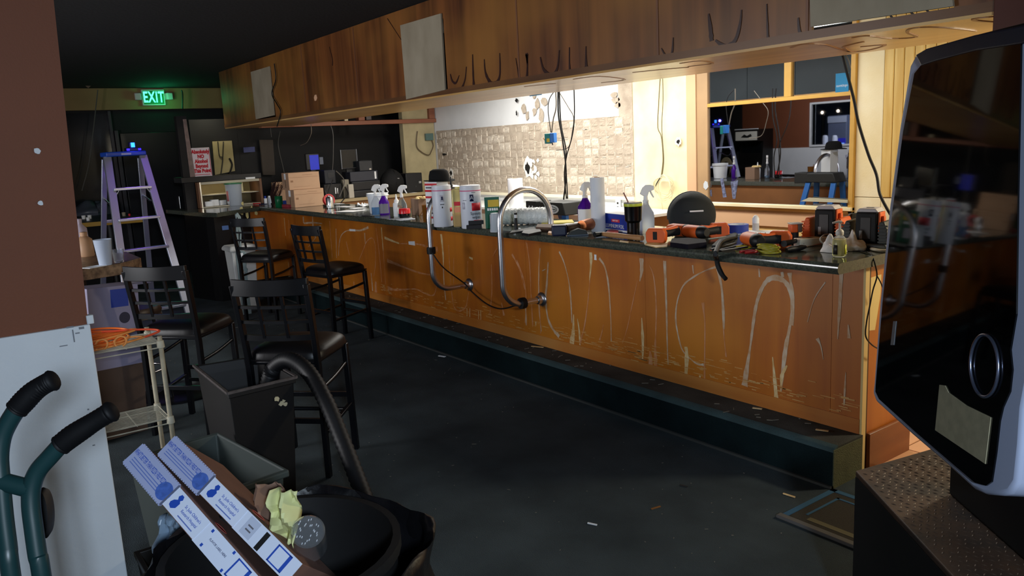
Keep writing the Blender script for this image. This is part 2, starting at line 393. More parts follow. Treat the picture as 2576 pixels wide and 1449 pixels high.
for px, py, w_, h in [(1352, 262, 9, 14), (1344, 232, 10, 16), (1318, 275, 11, 13), (1362, 292, 12, 22), (1326, 290, 8, 14), (1352, 215, 9, 20), (1370, 255, 16, 10), (1345, 280, 9, 12), (1545, 240, 14, 10), (1548, 252, 16, 8), (1554, 264, 12, 7)]:
    c = P(px, py, Y=WALLY); k = mpp(c); n = 9
    cm.slab([c+Vector((math.cos(6.28*i/n)*w_*k*random.uniform(.6, 1.2), 0, math.sin(6.28*i/n)*h*k*random.uniform(.6, 1.2))) for i in range(n)], (0, -1, 0), .004)
cm.done('bare_patch', thinset_dark, wk, world=True, smooth=0)
def hole(px, py, w_, h, rim=True):
    c = P(px, py, Y=WALLY-.012); k = mpp(c); n = 12
    if rim:
        mb = MB(); mb.slab([c+Vector((math.cos(6.28*i/n)*w_*1.5*k*random.uniform(.7, 1.3), 0, math.sin(6.28*i/n)*h*1.5*k*random.uniform(.7, 1.3))) for i in range(n)], (0, -1, 0), .004)
        mb.done('torn_plaster', plaster, wk, world=True, smooth=0)
    MB().slab([c+Vector((math.cos(6.28*i/n)*w_*k*random.uniform(.5, 1.1), -.004, math.sin(6.28*i/n)*h*k*random.uniform(.5, 1.1))) for i in range(n)], (0, -1, 0), .003).done('hole', hole_shade, wk, world=True, smooth=0)
hole(1328, 422, 10, 16); hole(1300, 252, 6, 7, False); hole(1135, 436, 6, 7); hole(1707, 356, 6, 7); hole(1300, 285, 3, 7, False); hole(1118, 388, 13, 3, False)
mb = MB()                                                      # ragged white tear beside the big hole
for k in range(14):
    c = P(1342+random.uniform(-9, 14), 424+random.uniform(-22, 24), Y=WALLY-.016); s = mpp(c)*random.uniform(4, 9)
    mb.slab([c+Vector((math.cos(6.28*i/6)*s*random.uniform(.4, 1.3), 0, math.sin(6.28*i/6)*s*random.uniform(.4, 1.3))) for i in range(6)], (0, -1, random.uniform(-.3, .3)), .004)
mb.done('torn_plaster', plaster, wk, world=True, smooth=0)
# white strip under the adhesive, cream ledge line on the board
MB().bx(XL+.02, XT, WALLY-.014, WALLY+.01, ztl-.035, ztl).done('splash_trim', mat('cream trim', (240, 232, 206), .5), wk, world=True, bevel=.003)
c = P(1555, 516, Y=WALLY-.012); op = MB().box((c.x, c.y, c.z), (.075, .01, .115)).done('outlet_plate', white_plastic, wk, world=True, bevel=.004)
for dz in (-.022, .022): MB().box((c.x, c.y-.006, c.z+dz), (.022, .004, .02)).done('socket', hole_shade, op, world=True)
# baseboard by the tile floor behind the bar
# ------------------------------------------------------------------ window_1: mirror-dark glass in a yellow frame
wn = thing('window_1', None, None, (-4.3, WALLY, 1.5)); struct(wn)
GX0, GX1, GZ0, GZ1, GT = -5.03, -3.6, 1.035, 2.5, 1.925
glass = mat('night window glass', (176, 178, 186), .015, 1.0)
MB().bx(GX0, GX1, WALLY+.0, WALLY+.012, GZ0, GT).done('pane', glass, wn, world=True, smooth=0)
vm = P(1985, 200, Y=WALLY).x
MB().bx(GX0, vm, WALLY+.001, WALLY+.012, GT, GZ1).done('pane', glass, wn, world=True, smooth=0)
MB().bx(vm, GX1, WALLY+.001, WALLY+.012, GT, GZ1).done('pane', glass, wn, world=True, smooth=0)
def bxf(n, x0, x1, z0, z1, y0, m): return MB().bx(x0, x1, WALLY-y0, WALLY+.02, z0, z1).done(n, m, wn, world=True, bevel=.003)
bxf('transom', GX0, GX1, GT-.016, GT+.016, .022, yellow_frame)
bxf('mullion', vm-.035, vm+.035, GT+.016, GZ1, .022, yellow_frame)
bxf('jamb', P(1757, 400, Y=WALLY).x, GX0, .985, GZ1, .02, casing_tan)
bxf('casing', P(1733, 400, Y=WALLY).x, P(1757, 400, Y=WALLY).x-.003, .985, GZ1, .03, casing_pink)
bxf('jamb', GX1, GX1+.04, .985, GZ1, .03, yellow_frame)
bxf('sill', P(1757, 400, Y=WALLY).x, GX1+.04, GZ0-.028, GZ0, .05, cream_wall)
bxf('sill', P(1757, 400, Y=WALLY).x, GX1+.04, .985, GZ0-.03, .03, yellow_frame)
smear = mat('frosted smear', (110, 118, 150), .5, col2=(60, 62, 80), vs=40, spec=.3)
for q in ([(1812, 450), (1819, 448), (1828, 496), (1819, 497)], [(1838, 457), (1857, 453), (1850, 500), (1843, 500)], [(1786, 480), (1790, 476), (1791, 495), (1787, 492)]):
    MB().slab([P(a, b, Y=WALLY-.001) for a, b in q], (0, -1, 0), .001).done('paint_smear', smear, wn, world=True, smooth=0)
MB().slab([P(a, b, Y=WALLY-.022) for a, b in [(1770, 462), (1774, 455), (1780, 458), (1782, 470), (1776, 478), (1770, 472)]], (0, -1, 0), .002).done('paint_smear', white_paint, wn, world=True, smooth=0)
MB().slab([P(a, b, Y=WALLY-.03) for a, b in [(2016, 506), (2036, 497), (2134, 503), (2134, 510)]], (0, -1, 0), .012).done('perforated_strip', mat('pale mesh', (190, 186, 160), .6, bump=.6, bs=500), wn, world=True, smooth=0)
# ------------------------------------------------------------------ pillar wall in the left foreground (brown above white)
PX = -2.95
pil = thing('wall_near', None, None, (PX, 0, 0)); struct(pil)
e0 = P(222, 815, X=PX); ytop = P(135, 0, X=PX); zsp = e0.z
zt_, yt_ = ytop.z, ytop.y
sl = (yt_-e0.y)/(zt_-e0.z)
def edge(z): return e0.y+max(0, z-zsp)*sl
pm = MB(); pm.v = []; 
vv = [(PX, -3.2, zsp), (PX, edge(zsp), zsp), (PX, edge(CEIL), CEIL), (PX, -3.2, CEIL)]
vb = [(PX-.14, y, z) for _, y, z in vv]
pm.add(vv+vb, [(0, 1, 2, 3), (7, 6, 5, 4), (0, 4, 5, 1), (1, 5, 6, 2), (2, 6, 7, 3), (3, 7, 4, 0)])
pm.done('brown_upper', brown_paint, pil, world=True, smooth=0)
MB().bx(PX-.15, PX+.012, -3.2, edge(zsp)+.004, 0, zsp).done('white_wainscot', white_paint, pil, world=True, smooth=0, bevel=.004)
mb = MB()
for px, py, r in [(94, 380, 9), (102, 511, 7)]:
    c = P(px, py, X=PX); k = mpp(c); mb.slab([c+Vector((0, math.cos(.785*i)*r*k*random.uniform(.6, 1.1), math.sin(.785*i)*r*k*random.uniform(.6, 1.2))) for i in range(8)], (1, 0, 0), .003)
mb.done('chipped_plaster', white_paint, pil, world=True, smooth=0)
c = P(226, 800, X=PX-.03); MB().box((c.x+.02, c.y-.004, c.z), (.03, .022, .03)).done('chip', white_paint, pil, world=True, bevel=.003)
sm = MB()
for px, py, w_, h in [(185, 845, 1.5, 16), (195, 838, 5, 1.5), (176, 823, 8, 2), (205, 825, 6, 3), (222, 1030, 2, 2), (236, 1120, 3, 1.5), (160, 870, 9, 1.2), (150, 960, 1.5, 3)]:
    c = P(px, py, X=PX+.0125); k = mpp(c); sm.box(c, (.001, w_*k*2, h*k*2))
sm.done('scuff', mat('scuff', (112, 116, 124), .8), pil, world=True, smooth=0)
# ------------------------------------------------------------------ room wall on the street side (seen in the window glass)
wf = thing('wall_street', None, None, (-8, -3.1, 0)); struct(wf)
WX0, WX1, WZ0, WZ1 = -9.95, -7.6, 1.32, 2.14
holepanel(-3.2, -3.1, -14, 3.2, 1.27, CEIL, [(WX0, WX1, WZ0, WZ1)]).done('brown_upper', brown_paint, wf, world=True, smooth=0)
MB().bx(-14, 3.2, -3.2, -3.08, 0, 1.27).done('white_wainscot', white_paint, wf, world=True, smooth=0)
MB().bx(-14, -11.7, -3.075, -3.05, 0, CEIL).done('dark_alcove', dark_wall, wf, world=True, smooth=0)
w3 = thing('window_3', None, None, (-8.8, -3.1, 1.3)); struct(w3)
for a in ((WX0-.04, WX0, WZ0-.04, WZ1+.04), (WX1, WX1+.04, WZ0-.04, WZ1+.04), (WX0, WX1, WZ0-.04, WZ0), (WX0, WX1, WZ1, WZ1+.04)):
    MB().bx(a[0], a[1], -3.21, -3.05, a[2], a[3]).done('frame', white_paint, w3, world=True, bevel=.004)
MB().bx(WX0, WX1, -3.155, -3.15, WZ0, WZ1).done('pane', mat('clear pane', (255, 255, 255), .02, trans=1.0, ior=1.02), w3, world=True, smooth=0)
struct(MB().bx(-22, 3.2, -14, -3.25, -.1, -.02).done('ground', mat('asphalt', (60, 60, 64), .9), smooth=0))
# ================================================================== canopy (soffit) above the bar
SY, SZ0, SZ1, SRY = 3.1, 2.045, 2.715, 3.88
cx0 = P(558, 250, Y=SY).x; cx1 = P(2505, 30, Y=SY).x
can = thing('bar_canopy', 'long brown plywood canopy hanging over the bar with dark glue drips', 'canopy', (-6, SY, SZ0))
soff = wood('canopy veneer', (134, 80, 40), (78, 42, 22), (162, 110, 50), .42, 1.0, 'z', .15)
soff_under = wood('canopy underside', (222, 176, 108), (186, 134, 70), (232, 196, 132), .3, .8, 'x', .3)
seams = [cx0]+[P(px, py, Y=SY).x for px, py in ((765, 210), (897, 180), (1303, 100), (1655, 70))]+[P(2042, 40, Y=SY).x-.02, cx1]
def rect(q): 
    p = [P(a, b, Y=SY) for a, b in q]; return (min(v.x for v in p), max(v.x for v in p), min(v.z for v in p), max(v.z for v in p))
patches = [[(633, 181), (680, 167), (692, 290), (646, 300)], [(1010, 64), (1112, 34), (1123, 226), (1025, 250)]]
holes = []
for q in patches:
    r = rect(q); holes.append((r[0]+.03, r[1]+.012, r[2]-.05, r[3]-.04))
p3 = [P(a, b, Y=SY) for a, b in ((2042, 72), (2400, 20))]
holes.append((p3[0].x, p3[1].x-.0, min(p3[0].z, p3[1].z)-.055, 2.6))
for a, b in zip(seams, seams[1:]):
    hs = [(max(h[0], a), min(h[1], b), h[2], h[3]) for h in holes if h[0] < b and h[1] > a]
    holepanel(SY, SY+.016, a+.0015, b-.0015, SZ0, SZ1, hs).done('front_panel', soff, can, world=True, smooth=0)
for s in seams[1:-1]: MB().bx(s-.006, s+.006, SY-.004, SY, SZ0+.01, SZ1-.01).done('seam_strip', wood('seam', (120, 76, 52), (96, 56, 36), (140, 92, 60), .5), can, world=True, smooth=0)
MB().bx(cx0, cx1, SY-.006, SY, SZ0, SZ0+.035).done('bottom_edge', wood('edge strip', (112, 74, 44), (84, 52, 28), (130, 90, 54), .4, 1, 'x'), can, world=True, smooth=0)
MB().bx(cx0, cx1, SY, SRY, SZ0-.012, SZ0).done('underside_panel', soff_under, can, world=True, smooth=0)
MB().bx(cx0, cx0+.016, SY+.016, SRY, SZ0, SZ1).done('end_panel', soff, can, world=True, smooth=0)
dkteal = mat('dark canopy back', (48, 58, 62), .5, var=.15, vs=3)
bx_ = [cx0, -8.6, -7.4, -6.2, -5.55, -4.35]
for a, b in zip(bx_, bx_[1:]): MB().bx(a+.003, b-.003, SRY-.015, SRY, SZ0, 2.66).done('back_panel', dkteal, can, world=True, smooth=0)
MB().bx(cx1, cx1+.6, SY-.02, SRY, 1.86, SZ1).done('end_board', mat('dark red brown', (84, 40, 28), .5, var=.2, vs=4), can, world=True, smooth=0, bevel=.004)
ply = mat('grey plywood', (168, 156, 134), .75, col2=(150, 138, 116), vs=5, stretch=(1, 1, .5), bump=.1)
for q in patches:
    r = rect(q); mb = MB(); mb.slab([P(a, b, Y=SY-.004) for a, b in q], (0, -1, 0), .012); mb.done('patch_board', ply, can, world=True, smooth=0)
pq = [(2040, -90), (2385, -160), (2402, 16), (2044, 68)]
MB().slab([P(a, b, Y=SY-.004) for a, b in pq], (0, -1, 0), .014).done('patch_board', ply, can, world=True, smooth=0)
fluff = mat('yellow foam scrap', (238, 206, 96), .8, bump=.5)
fm = MB()
for px, py in ((1042, 240), (1066, 234), (1080, 233), (1095, 231)):
    c = P(px, py, Y=SY+.03); fm.box(c, (.05, .03, .03), random.uniform(0, 1))
fm.done('foam_scrap', fluff, can, world=True, smooth=0)
sm = MB()
sm.bar(P(2165, 68, Y=SY+.02), P(2260, 46, Y=SY+.02), .006, .006); sm.bar(P(2240, 40, Y=SY+.02), P(2260, 58, Y=SY+.02), .006, .006); sm.bar(P(2290, 30, Y=SY+.02), P(2310, 46, Y=SY+.02), .006, .006); sm.bar(P(2330, 24, Y=SY+.02), P(2345, 40, Y=SY+.02), .006, .006)
sm.done('staple_wire', cable_m, can, world=True)
# glue drips on the face (traced from the photograph, they lie on the panel)
A = lambda x, y: P(540+x/3.22, y/3.22, Y=SY-.001)
B = lambda x, y: P(1300+x/2.019, y/2.019, Y=SY-.001)
drip = mat('dark glue drip', (58, 34, 30), .35)
dr = [(A, [(1910, 600), (1925, 655), (1955, 672), (1982, 610)], [10, 16, 18, 6]), (A, [(2040, 540), (2030, 640), (2005, 715)], [8, 12, 26]), (A, [(2090, 440), (2095, 600), (2100, 690)], [8, 20, 30]),
      (A, [(2185, 480), (2195, 590), (2235, 668), (2285, 668), (2312, 600), (2310, 430)], [8, 22, 30, 30, 20, 8]), (A, [(2440, 470), (2455, 560), (2470, 650)], [6, 10, 16]), (A, [(2530, 440), (2535, 540), (2535, 640)], [34, 12, 20]),
      (B, [(50, 270), (55, 330), (50, 400)], [20, 8, 14]), (B, [(120, 290), (138, 355), (180, 382), (207, 345), (217, 255)], [6, 14, 20, 14, 5]), (B, [(268, 240), (268, 320), (272, 380)], [5, 10, 18]), (B, [(352, 235), (352, 300), (354, 350)], [6, 12, 26]),
      (B, [(735, 245), (758, 282), (788, 272), (795, 190)], [4, 10, 12, 5]), (B, [(975, 70), (985, 150), (990, 208)], [10, 22, 26]), (B, [(1010, 205), (1060, 236), (1110, 205), (1135, 120), (1142, 50)], [10, 22, 24, 14, 6]),
      (B, [(1270, 20), (1273, 110), (1276, 195)], [6, 10, 14]), (B, [(1430, 90), (1440, 170), (1480, 178)], [10, 16, 14]), (A, [(930, 380), (955, 480), (955, 530)], [4, 8, 14]), (A, [(1640, 520), (1400, 150)], [2, 6])]
for F, pts, ws in dr:
    pp = [F(*p) for p in pts]; k = mpp(pp[0])/(3.22 if F is A else 2.019)
    MB().ribbon(pp, [w_*k for w_ in ws], (0, -1, 0), .0025).done('glue_drip', drip, can, world=True, smooth=0)
U = lambda x, y: P(1300+x/2.019, y/2.019, Z=SZ0-.0125)
usq = mat('brown glue line', (150, 96, 44), .4)
for pts in [[(40, 440), (110, 432), (200, 424)], [(290, 402), (420, 388), (550, 405), (430, 420)], [(590, 368), (770, 350), (875, 342)], [(830, 322), (930, 310), (995, 322), (870, 338)], [(1395, 242), (1455, 224), (1560, 226), (1640, 250), (1705, 262), (1800, 252), (1870, 228), (1745, 238)],
            [(1705, 192), (1785, 182), (1900, 196), (2030, 188), (1985, 165), (2005, 145), (2100, 138), (2240, 146), (2330, 158)], [(2430, 84), (2330, 94), (2330, 104), (2425, 112)], [(1690, 262), (1660, 240), (1700, 226), (1760, 212)]]:
    pp = [U(*p) for p in pts]; MB().ribbon(pp, [.014]*len(pp), (0, 0, -1), .002).done('glue_line', usq, can, world=True, smooth=0)
chip = MB(); chip.slab([P(794+a, 246+b, Y=SY-.001) for a, b in ((-2, -7), (2, -8), (4, 0), (2, 7), (-2, 8), (-4, 0))], (0, -1, 0), .002); chip.done('pale_chip', mat('raw wood chip', (226, 178, 140), .7), can, world=True, smooth=0)
# blue poster fixed to the back of the canopy; it is the one read in the window glass
def VB(px, py):                                   # point on the canopy's back seen by way of the glass
    v = P(px, py, Y=2*WALLY-SRY-.004); v.y = 2*WALLY-v.y; return v
q = [VB(a, b) for a, b in ((2102, 190), (2134, 182), (2134, 231), (2102, 234))]
xs = [v.x for v in q]; zs = [v.z for v in q]; x0, x1, z0, z1 = min(xs), max(xs), min(zs), max(zs)
po = thing('advert_poster', 'blue poster with white lettering facing the window from the canopy back', 'poster', (x0, SRY+.005, z0))
MB().bx(x0, x1, SRY+.001, SRY+.004, z0, z1).done('sheet', mat('poster blue', (40, 140, 190), .5), po, world=True, smooth=0)
text('optimus', (x1-x0)*.27, frame(((x0+x1)/2, SRY+.0045, z0+(z1-z0)*.36), (-1, 0, 0), (0, 0, 1)), mat('print white', (235, 240, 240), .6), po, world=True)
# ================================================================== bar
BY = 3.49; CZ = 1.08; CF = 3.2; CR = 3.93
BX1 = P(2151, 1097, Z=.2).x; BX0 = -9.6
orange = wood('orange veneer', (190, 106, 14), (166, 85, 6), (204, 128, 28), .48, .9, 'z', .06)
bar = thing('bar_counter', 'long orange veneered bar front scarred with pale glue streaks', 'bar', (-6, BY, 0))
sx = P(1624, 760, Y=BY).x; ss = [BX1]
seam = sorted([BX0, BX1]+[sx-1.22*k for k in range(0, 7) if sx-1.22*k > BX0+.3]+[P(2093, 800, Y=BY).x])
for a, b in zip(seam, seam[1:]): MB().bx(a+.001, b-.001, BY, BY+.018, .2, 1.03).done('front_panel', orange, bar, world=True, smooth=0)
yr_ = P(632, 560, X=-9.6).y
MB().bx(-9.618, -9.6, yr_, BY-.001, .2, 1.03).done('front_panel', wood('orange veneer', (1, 1, 1), (1, 1, 1), (1, 1, 1)), bar, world=True, smooth=0)
MB().bx(BX0, BX1, BY-.006, BY, .2, .275).done('kick_strip', wood('pale kick strip', (196, 122, 46), (176, 96, 28), (206, 146, 78), .4, 1, 'x'), bar, world=True, smooth=0)
end_w = wood('end veneer', (196, 112, 26), (176, 92, 18), (206, 134, 46), .4, .9, 'z')
MB().bx(BX1-.02, BX1, BY+.018, CR-.02, 0, 1.03).done('end_panel', end_w, bar, world=True, smooth=0)
MB().bx(BX1, BX1+.012, BY-.004, BY+.03, 0, 1.03).done('corner_strip', mat('pale corner strip', (226, 196, 130), .5), bar, world=True, smooth=0)
MB().bx(BX1, BX1+.006, BY+.035, BY+.05, 0, 1.03).done('corner_strip', mat('dark seam', (70, 44, 24), .6), bar, world=True, smooth=0)
kb0, kb1 = P(2186, 1130, X=BX1+.02).y, P(2250, 1100, X=BX1+.02).y
MB().bx(BX1, BX1+.022, kb0, CR, 0, .19).done('end_skirting', wood('skirting', (150, 88, 44), (120, 64, 30), (166, 104, 58), .5, 1, 'y'), bar, world=True, bevel=.006)
MB().bx(BX0, BX1-.02, CR-.04, CR-.02, 0, 1.03).done('back_board', mat('bare wood back', (150, 100, 56), .7, var=.2, vs=4), bar, world=True, smooth=0)
for k in range(9): MB().bx(BX0+.3+k*.85, BX0+.32+k*.85, BY+.018, CR-.04, 0, 1.03).done('inner_divider', mat('bare wood back', (150, 100, 56), .7, var=.2, vs=4), bar, world=True, smooth=0)
# pale torn paper on the end panel
for pts in ([(2186, 700), (2216, 690), (2214, 740), (2200, 830), (2182, 832), (2180, 760)], [(2172, 760), (2178, 740), (2180, 790), (2176, 830), (2170, 800)]):
    MB().slab([P(a, b, X=BX1) for a, b in pts], (1, 0, 0), .0025).done('torn_paper', mat('cream paper', (240, 214, 140), .8), bar, world=True, smooth=0)
glc = mat('cream glue', (228, 204, 156), .6, col2=(208, 164, 100), vs=22); glp = mat('pinkish glue', (212, 152, 110), .5, col2=(192, 116, 52), vs=20); glg = mat('grey glue', (208, 188, 164), .5, col2=(192, 144, 98), vs=18)
STK = [0]
def stroke(F, sc, pts, ws, m):
    STK[0] += 1
    pp = [F(*p) for p in pts]; ws = ws if isinstance(ws, (list, tuple)) else [ws]*len(pts)
    if len(ws) != len(pts): ws = [ws[0]+(ws[-1]-ws[0])*i/(len(pts)-1) for i in range(len(pts))]
    MB().ribbon(pp, [.85*w_*mpp(p)/sc for w_, p in zip(ws, pp)], (0, -1, 0), .0009+.00002*STK[0]).done('glue_streak', m, bar, world=True, smooth=0)
F5 = lambda x, y: P(1300+x/2.3375, 560+y/2.3375, Y=BY-.0005)
F4 = lambda x, y: P(700+x/3.68, 540+y/3.68, Y=BY-.0005)
c, p_, g = glc, glp, glg
for pts, ws, m in [([(60, 120), (75, 250), (85, 420), (95, 600)], 6, p_), ([(0, 220), (40, 330), (55, 450), (50, 590)], [10, 12, 6, 12], p_), ([(140, 150), (130, 260), (130, 480), (145, 640)], 7, g),
    ([(185, 235), (180, 330), (170, 420), (175, 520), (195, 600), (250, 670)], [6, 12, 18, 10, 14, 30], g), ([(250, 170), (280, 240), (305, 340), (318, 450), (325, 590)], [18, 10, 9, 14, 10], g),
    ([(335, 540), (332, 650), (325, 700), (325, 785)], [6, 34, 50, 56], c), ([(357, 565), (368, 640), (372, 720)], [4, 16, 12], c), ([(435, 175), (437, 240), (428, 340)], [30, 24, 6], c), ([(430, 340), (420, 450), (400, 600), (372, 712)], [8, 10, 12, 16], p_),
    ([(485, 210), (518, 260), (540, 370), (553, 560), (556, 700)], [22, 14, 14, 6, 8], g), ([(462, 188), (463, 220)], 26, white_plastic), ([(733, 210), (735, 280), (724, 345)], [38, 32, 6], g), ([(710, 340), (680, 480), (650, 620), (622, 710)], [4, 6, 5, 3], p_),
    ([(780, 250), (806, 320), (820, 480), (818, 640), (815, 740), (820, 905)], [5, 12, 14, 10, 20, 30], p_), ([(735, 560), (740, 650), (742, 730), (740, 805)], [6, 26, 24, 8], c), ([(870, 225), (880, 480), (885, 700), (890, 835)], [26, 16, 12, 6], g),
    ([(1190, 255), (1110, 282), (1040, 320), (980, 370), (945, 460), (935, 560), (945, 640), (970, 740), (1010, 790), (1060, 830), (1100, 836)], [20, 6, 14, 12, 10, 14, 12, 10, 6, 12, 18], g), ([(995, 730), (1000, 800), (990, 970)], [26, 34, 12], c),
    ([(1095, 470), (1100, 520), (1107, 600), (1105, 830), (1105, 990)], [34, 14, 10, 10, 18], p_), ([(1078, 900), (1075, 985)], [14, 10], c), ([(1180, 270), (1205, 380), (1215, 520), (1218, 628)], [24, 18, 22, 16], g), ([(1216, 625), (1222, 700), (1232, 790)], [10, 6, 12], p_),
    ([(1340, 960), (1350, 880), (1375, 720), (1390, 600), (1410, 480), (1440, 390), (1480, 335), (1530, 325), (1580, 350), (1610, 410), (1622, 500), (1605, 620), (1585, 720), (1570, 830), (1553, 995)], [46, 36, 16, 22, 26, 26, 34, 40, 36, 30, 28, 22, 30, 34, 10], g),
    ([(1605, 295), (1612, 350), (1625, 440), (1622, 605)], [36, 20, 26, 18], g), ([(1505, 790), (1515, 900), (1525, 1010), (1530, 1115)], [6, 24, 34, 40], c), ([(1590, 840), (1560, 900), (1555, 960)], [10, 30, 10], c), ([(1815, 350), (1750, 450), (1710, 585)], [10, 7, 4], g),
    ([(1910, 285), (1902, 450), (1895, 560), (1888, 685)], [28, 24, 20, 6], g), ([(1768, 680), (1790, 730), (1803, 805)], [26, 10, 4], g), ([(1935, 880), (1930, 980), (1925, 1075)], [4, 14, 10], g), ([(1425, 270), (1428, 320)], 14, g), ([(1560, 290), (1565, 320)], 22, g),
    ([(868, 865), (880, 900)], [24, 40], c), ([(510, 600), (500, 650), (488, 690)], [4, 8, 14], p_), ([(785, 755), (788, 830), (785, 910)], [14, 38, 34], p_), ([(1950, 600), (1955, 680)], [8, 26], g), ([(1035, 250), (1040, 300)], [14, 6], g)]:
    stroke(F5, 2.3375, pts, ws, m)
for pts, ws, m in [([(55, 30), (62, 110), (70, 195)], [14, 10, 8], c), ([(95, 50), (105, 220)], 6, p_), ([(15, 190), (10, 280)], 6, g), ([(135, 200), (145, 340)], 6, g), ([(185, 110), (168, 250)], 6, g), ([(232, 20), (235, 80)], 34, g), ([(240, 80), (320, 74), (405, 82)], [16, 20, 10], g), ([(318, 15), (322, 115)], [12, 26], g),
    ([(475, 60), (490, 250), (500, 405)], [10, 7, 6], p_), ([(535, 130), (540, 400)], [10, 5], g), ([(835, 118), (760, 146), (690, 142), (630, 152), (585, 192), (565, 270), (558, 380)], [30, 16, 16, 10, 10, 8, 5], g), ([(660, 142), (715, 145)], 24, white_plastic),
    ([(750, 420), (790, 320), (820, 250), (860, 216), (888, 240), (902, 330), (900, 470), (885, 570)], [8, 10, 12, 12, 10, 8, 8, 5], p_), ([(800, 170), (806, 270)], [16, 8], g), ([(630, 250), (660, 375)], [14, 5], p_), ([(905, 125), (935, 350), (960, 625)], [6, 8, 6], p_),
    ([(955, 118), (964, 230), (972, 335)], [18, 16, 8], c), ([(972, 335), (985, 500), (995, 645)], [7, 5, 5], p_), ([(985, 213), (1050, 240), (1120, 266)], [26, 24, 14], c), ([(1130, 268), (1195, 268)], 10, p_), ([(1208, 262), (1265, 266)], 40, white_plastic), ([(1270, 270), (1330, 280), (1395, 302)], [12, 22, 24], p_),
    ([(1010, 425), (1100, 460), (1200, 500), (1300, 535), (1400, 555), (1462, 548)], [40, 26, 20, 22, 18, 10], p_), ([(1015, 680), (1080, 695), (1200, 690), (1280, 690), (1340, 720), (1400, 745), (1445, 738), (1474, 640)], [44, 24, 14, 12, 12, 16, 14, 6], p_),
    ([(1508, 180), (1518, 260), (1528, 380), (1530, 470)], [36, 32, 24, 10], c), ([(1530, 470), (1536, 640), (1552, 790)], [8, 16, 12], g), ([(1578, 280), (1590, 520), (1600, 660), (1620, 820), (1648, 880), (1692, 890), (1740, 848), (1762, 720)], [6, 8, 8, 10, 12, 14, 10, 8], p_),
    ([(1470, 295), (1468, 340)], [22, 34], p_), ([(1625, 400), (1625, 680)], 7, p_), ([(1975, 460), (1978, 720), (1958, 935)], [8, 11, 5], p_), ([(2032, 308), (2005, 350), (1990, 385)], [8, 18, 8], p_), ([(2165, 365), (2195, 420), (2240, 520), (2282, 690)], [34, 20, 14, 6], p_), ([(2295, 250), (2330, 450), (2340, 700), (2355, 1040)], [6, 9, 9, 7], p_),
    ([(2420, 310), (2418, 700), (2430, 1100)], [10, 7, 8], p_), ([(2500, 440), (2488, 640), (2478, 780), (2500, 960), (2570, 1100)], [10, 26, 20, 16, 30], g), ([(2068, 815), (2080, 880), (2092, 935)], [6, 22, 34], p_), ([(2288, 840), (2295, 930), (2297, 1025)], [6, 18, 12], g), ([(2130, 820), (2190, 850), (2260, 850)], [2, 3, 2], mat('dark scratch', (110, 50, 10), .5)),
    ([(860, 540), (868, 620), (875, 705)], [5, 14, 22], g), ([(905, 620), (905, 700), (907, 795)], [20, 60, 62], p_), ([(1748, 865), (1750, 1020)], [5, 12], c), ([(1775, 865), (1775, 1015)], [4, 8], c), ([(1855, 890), (1855, 975)], 6, c), ([(1875, 885), (1876, 975)], 7, c), ([(2385, 990), (2386, 1025)], [20, 12], c), ([(1770, 395), (1800, 410)], [14, 24], c), ([(1755, 430), (1752, 560)], 5, p_), ([(2445, 520), (2475, 505)], 10, g),
    ([(45, 440), (120, 520), (200, 600)], 14, g), ([(95, 440), (100, 520)], 8, c), ([(150, 360), (165, 430)], 10, c), ([(340, 180), (345, 210)], [24, 10], g), ([(280, 300), (350, 210)], [4, 10], g), ([(700, 620), (710, 720)], [12, 40], p_), ([(545, 560), (548, 690)], 12, c)]:
    stroke(F4, 3.68, pts, ws, m)
# scraped band above the step: broken flakes of old adhesive, joined
band4 = [(940, 745), (1150, 790), (1600, 890), (2000, 1010), (2560, 1190)]; fl = MB()
line = [F4(*q) for q in band4]+[F5(x, y) for x, y in ((560, 772), (850, 862), (1150, 942), (1500, 1022), (1960, 1115))]
for k in range(330):
    i = random.choice([0, 1, 1, 2, 2, 3, 4, 4, 5, 5, 6, 7, 8]); a = line[i]; b = line[i+1]; q = a.lerp(b, random.random()); q.y = BY-.0005
    q.z = .345+random.gauss(0, .03) if random.random() < .55 else .31+random.gauss(0, .018)
    L_ = random.uniform(.008, .09); h = random.uniform(.0015, .006)
    fl.bx(q.x, q.x+L_, BY-.0022 if q.z > .276 else BY-.0078, BY-.0002 if q.z > .276 else BY-.006, q.z, q.z+h)
tag(fl.done('scraped_flake', mat('flake', (214, 170, 106), .6, col2=(196, 132, 60), vs=14), bar, world=True, smooth=0), kind='stuff')
# ------------------------------------------------------------------ worktop
granite = mat('dark granite', (82, 86, 75), .11, col2=(56, 60, 54), vs=70, speck=((104, 106, 94), 240, .62), spec=.7)
top = thing('bar_worktop', 'dark polished granite worktop along the whole bar', 'worktop', (-6, CF, CZ))
te = P(2086, 661, Z=CZ); tx1 = BX1+.045
jx = [BX0-.02, -6.9, -4.56, tx1]
for a, b in zip(jx, jx[1:]):
    mb = MB(); prof = [(CF+.012, CZ-.05), (CF+.002, CZ-.036), (CF, CZ-.026), (CF+.003, CZ-.012), (CF+.014, CZ), (CR, CZ), (CR, CZ-.05)]
    M = Matrix(((0, 0, 1, 0), (1, 0, 0, 0), (0, 1, 0, 0), (0, 0, 0, 1)))
    mb.prism([(y, z) for y, z in prof], a+.0008, b-.0008, M); mb.done('slab', granite, top, world=True, smooth=30)
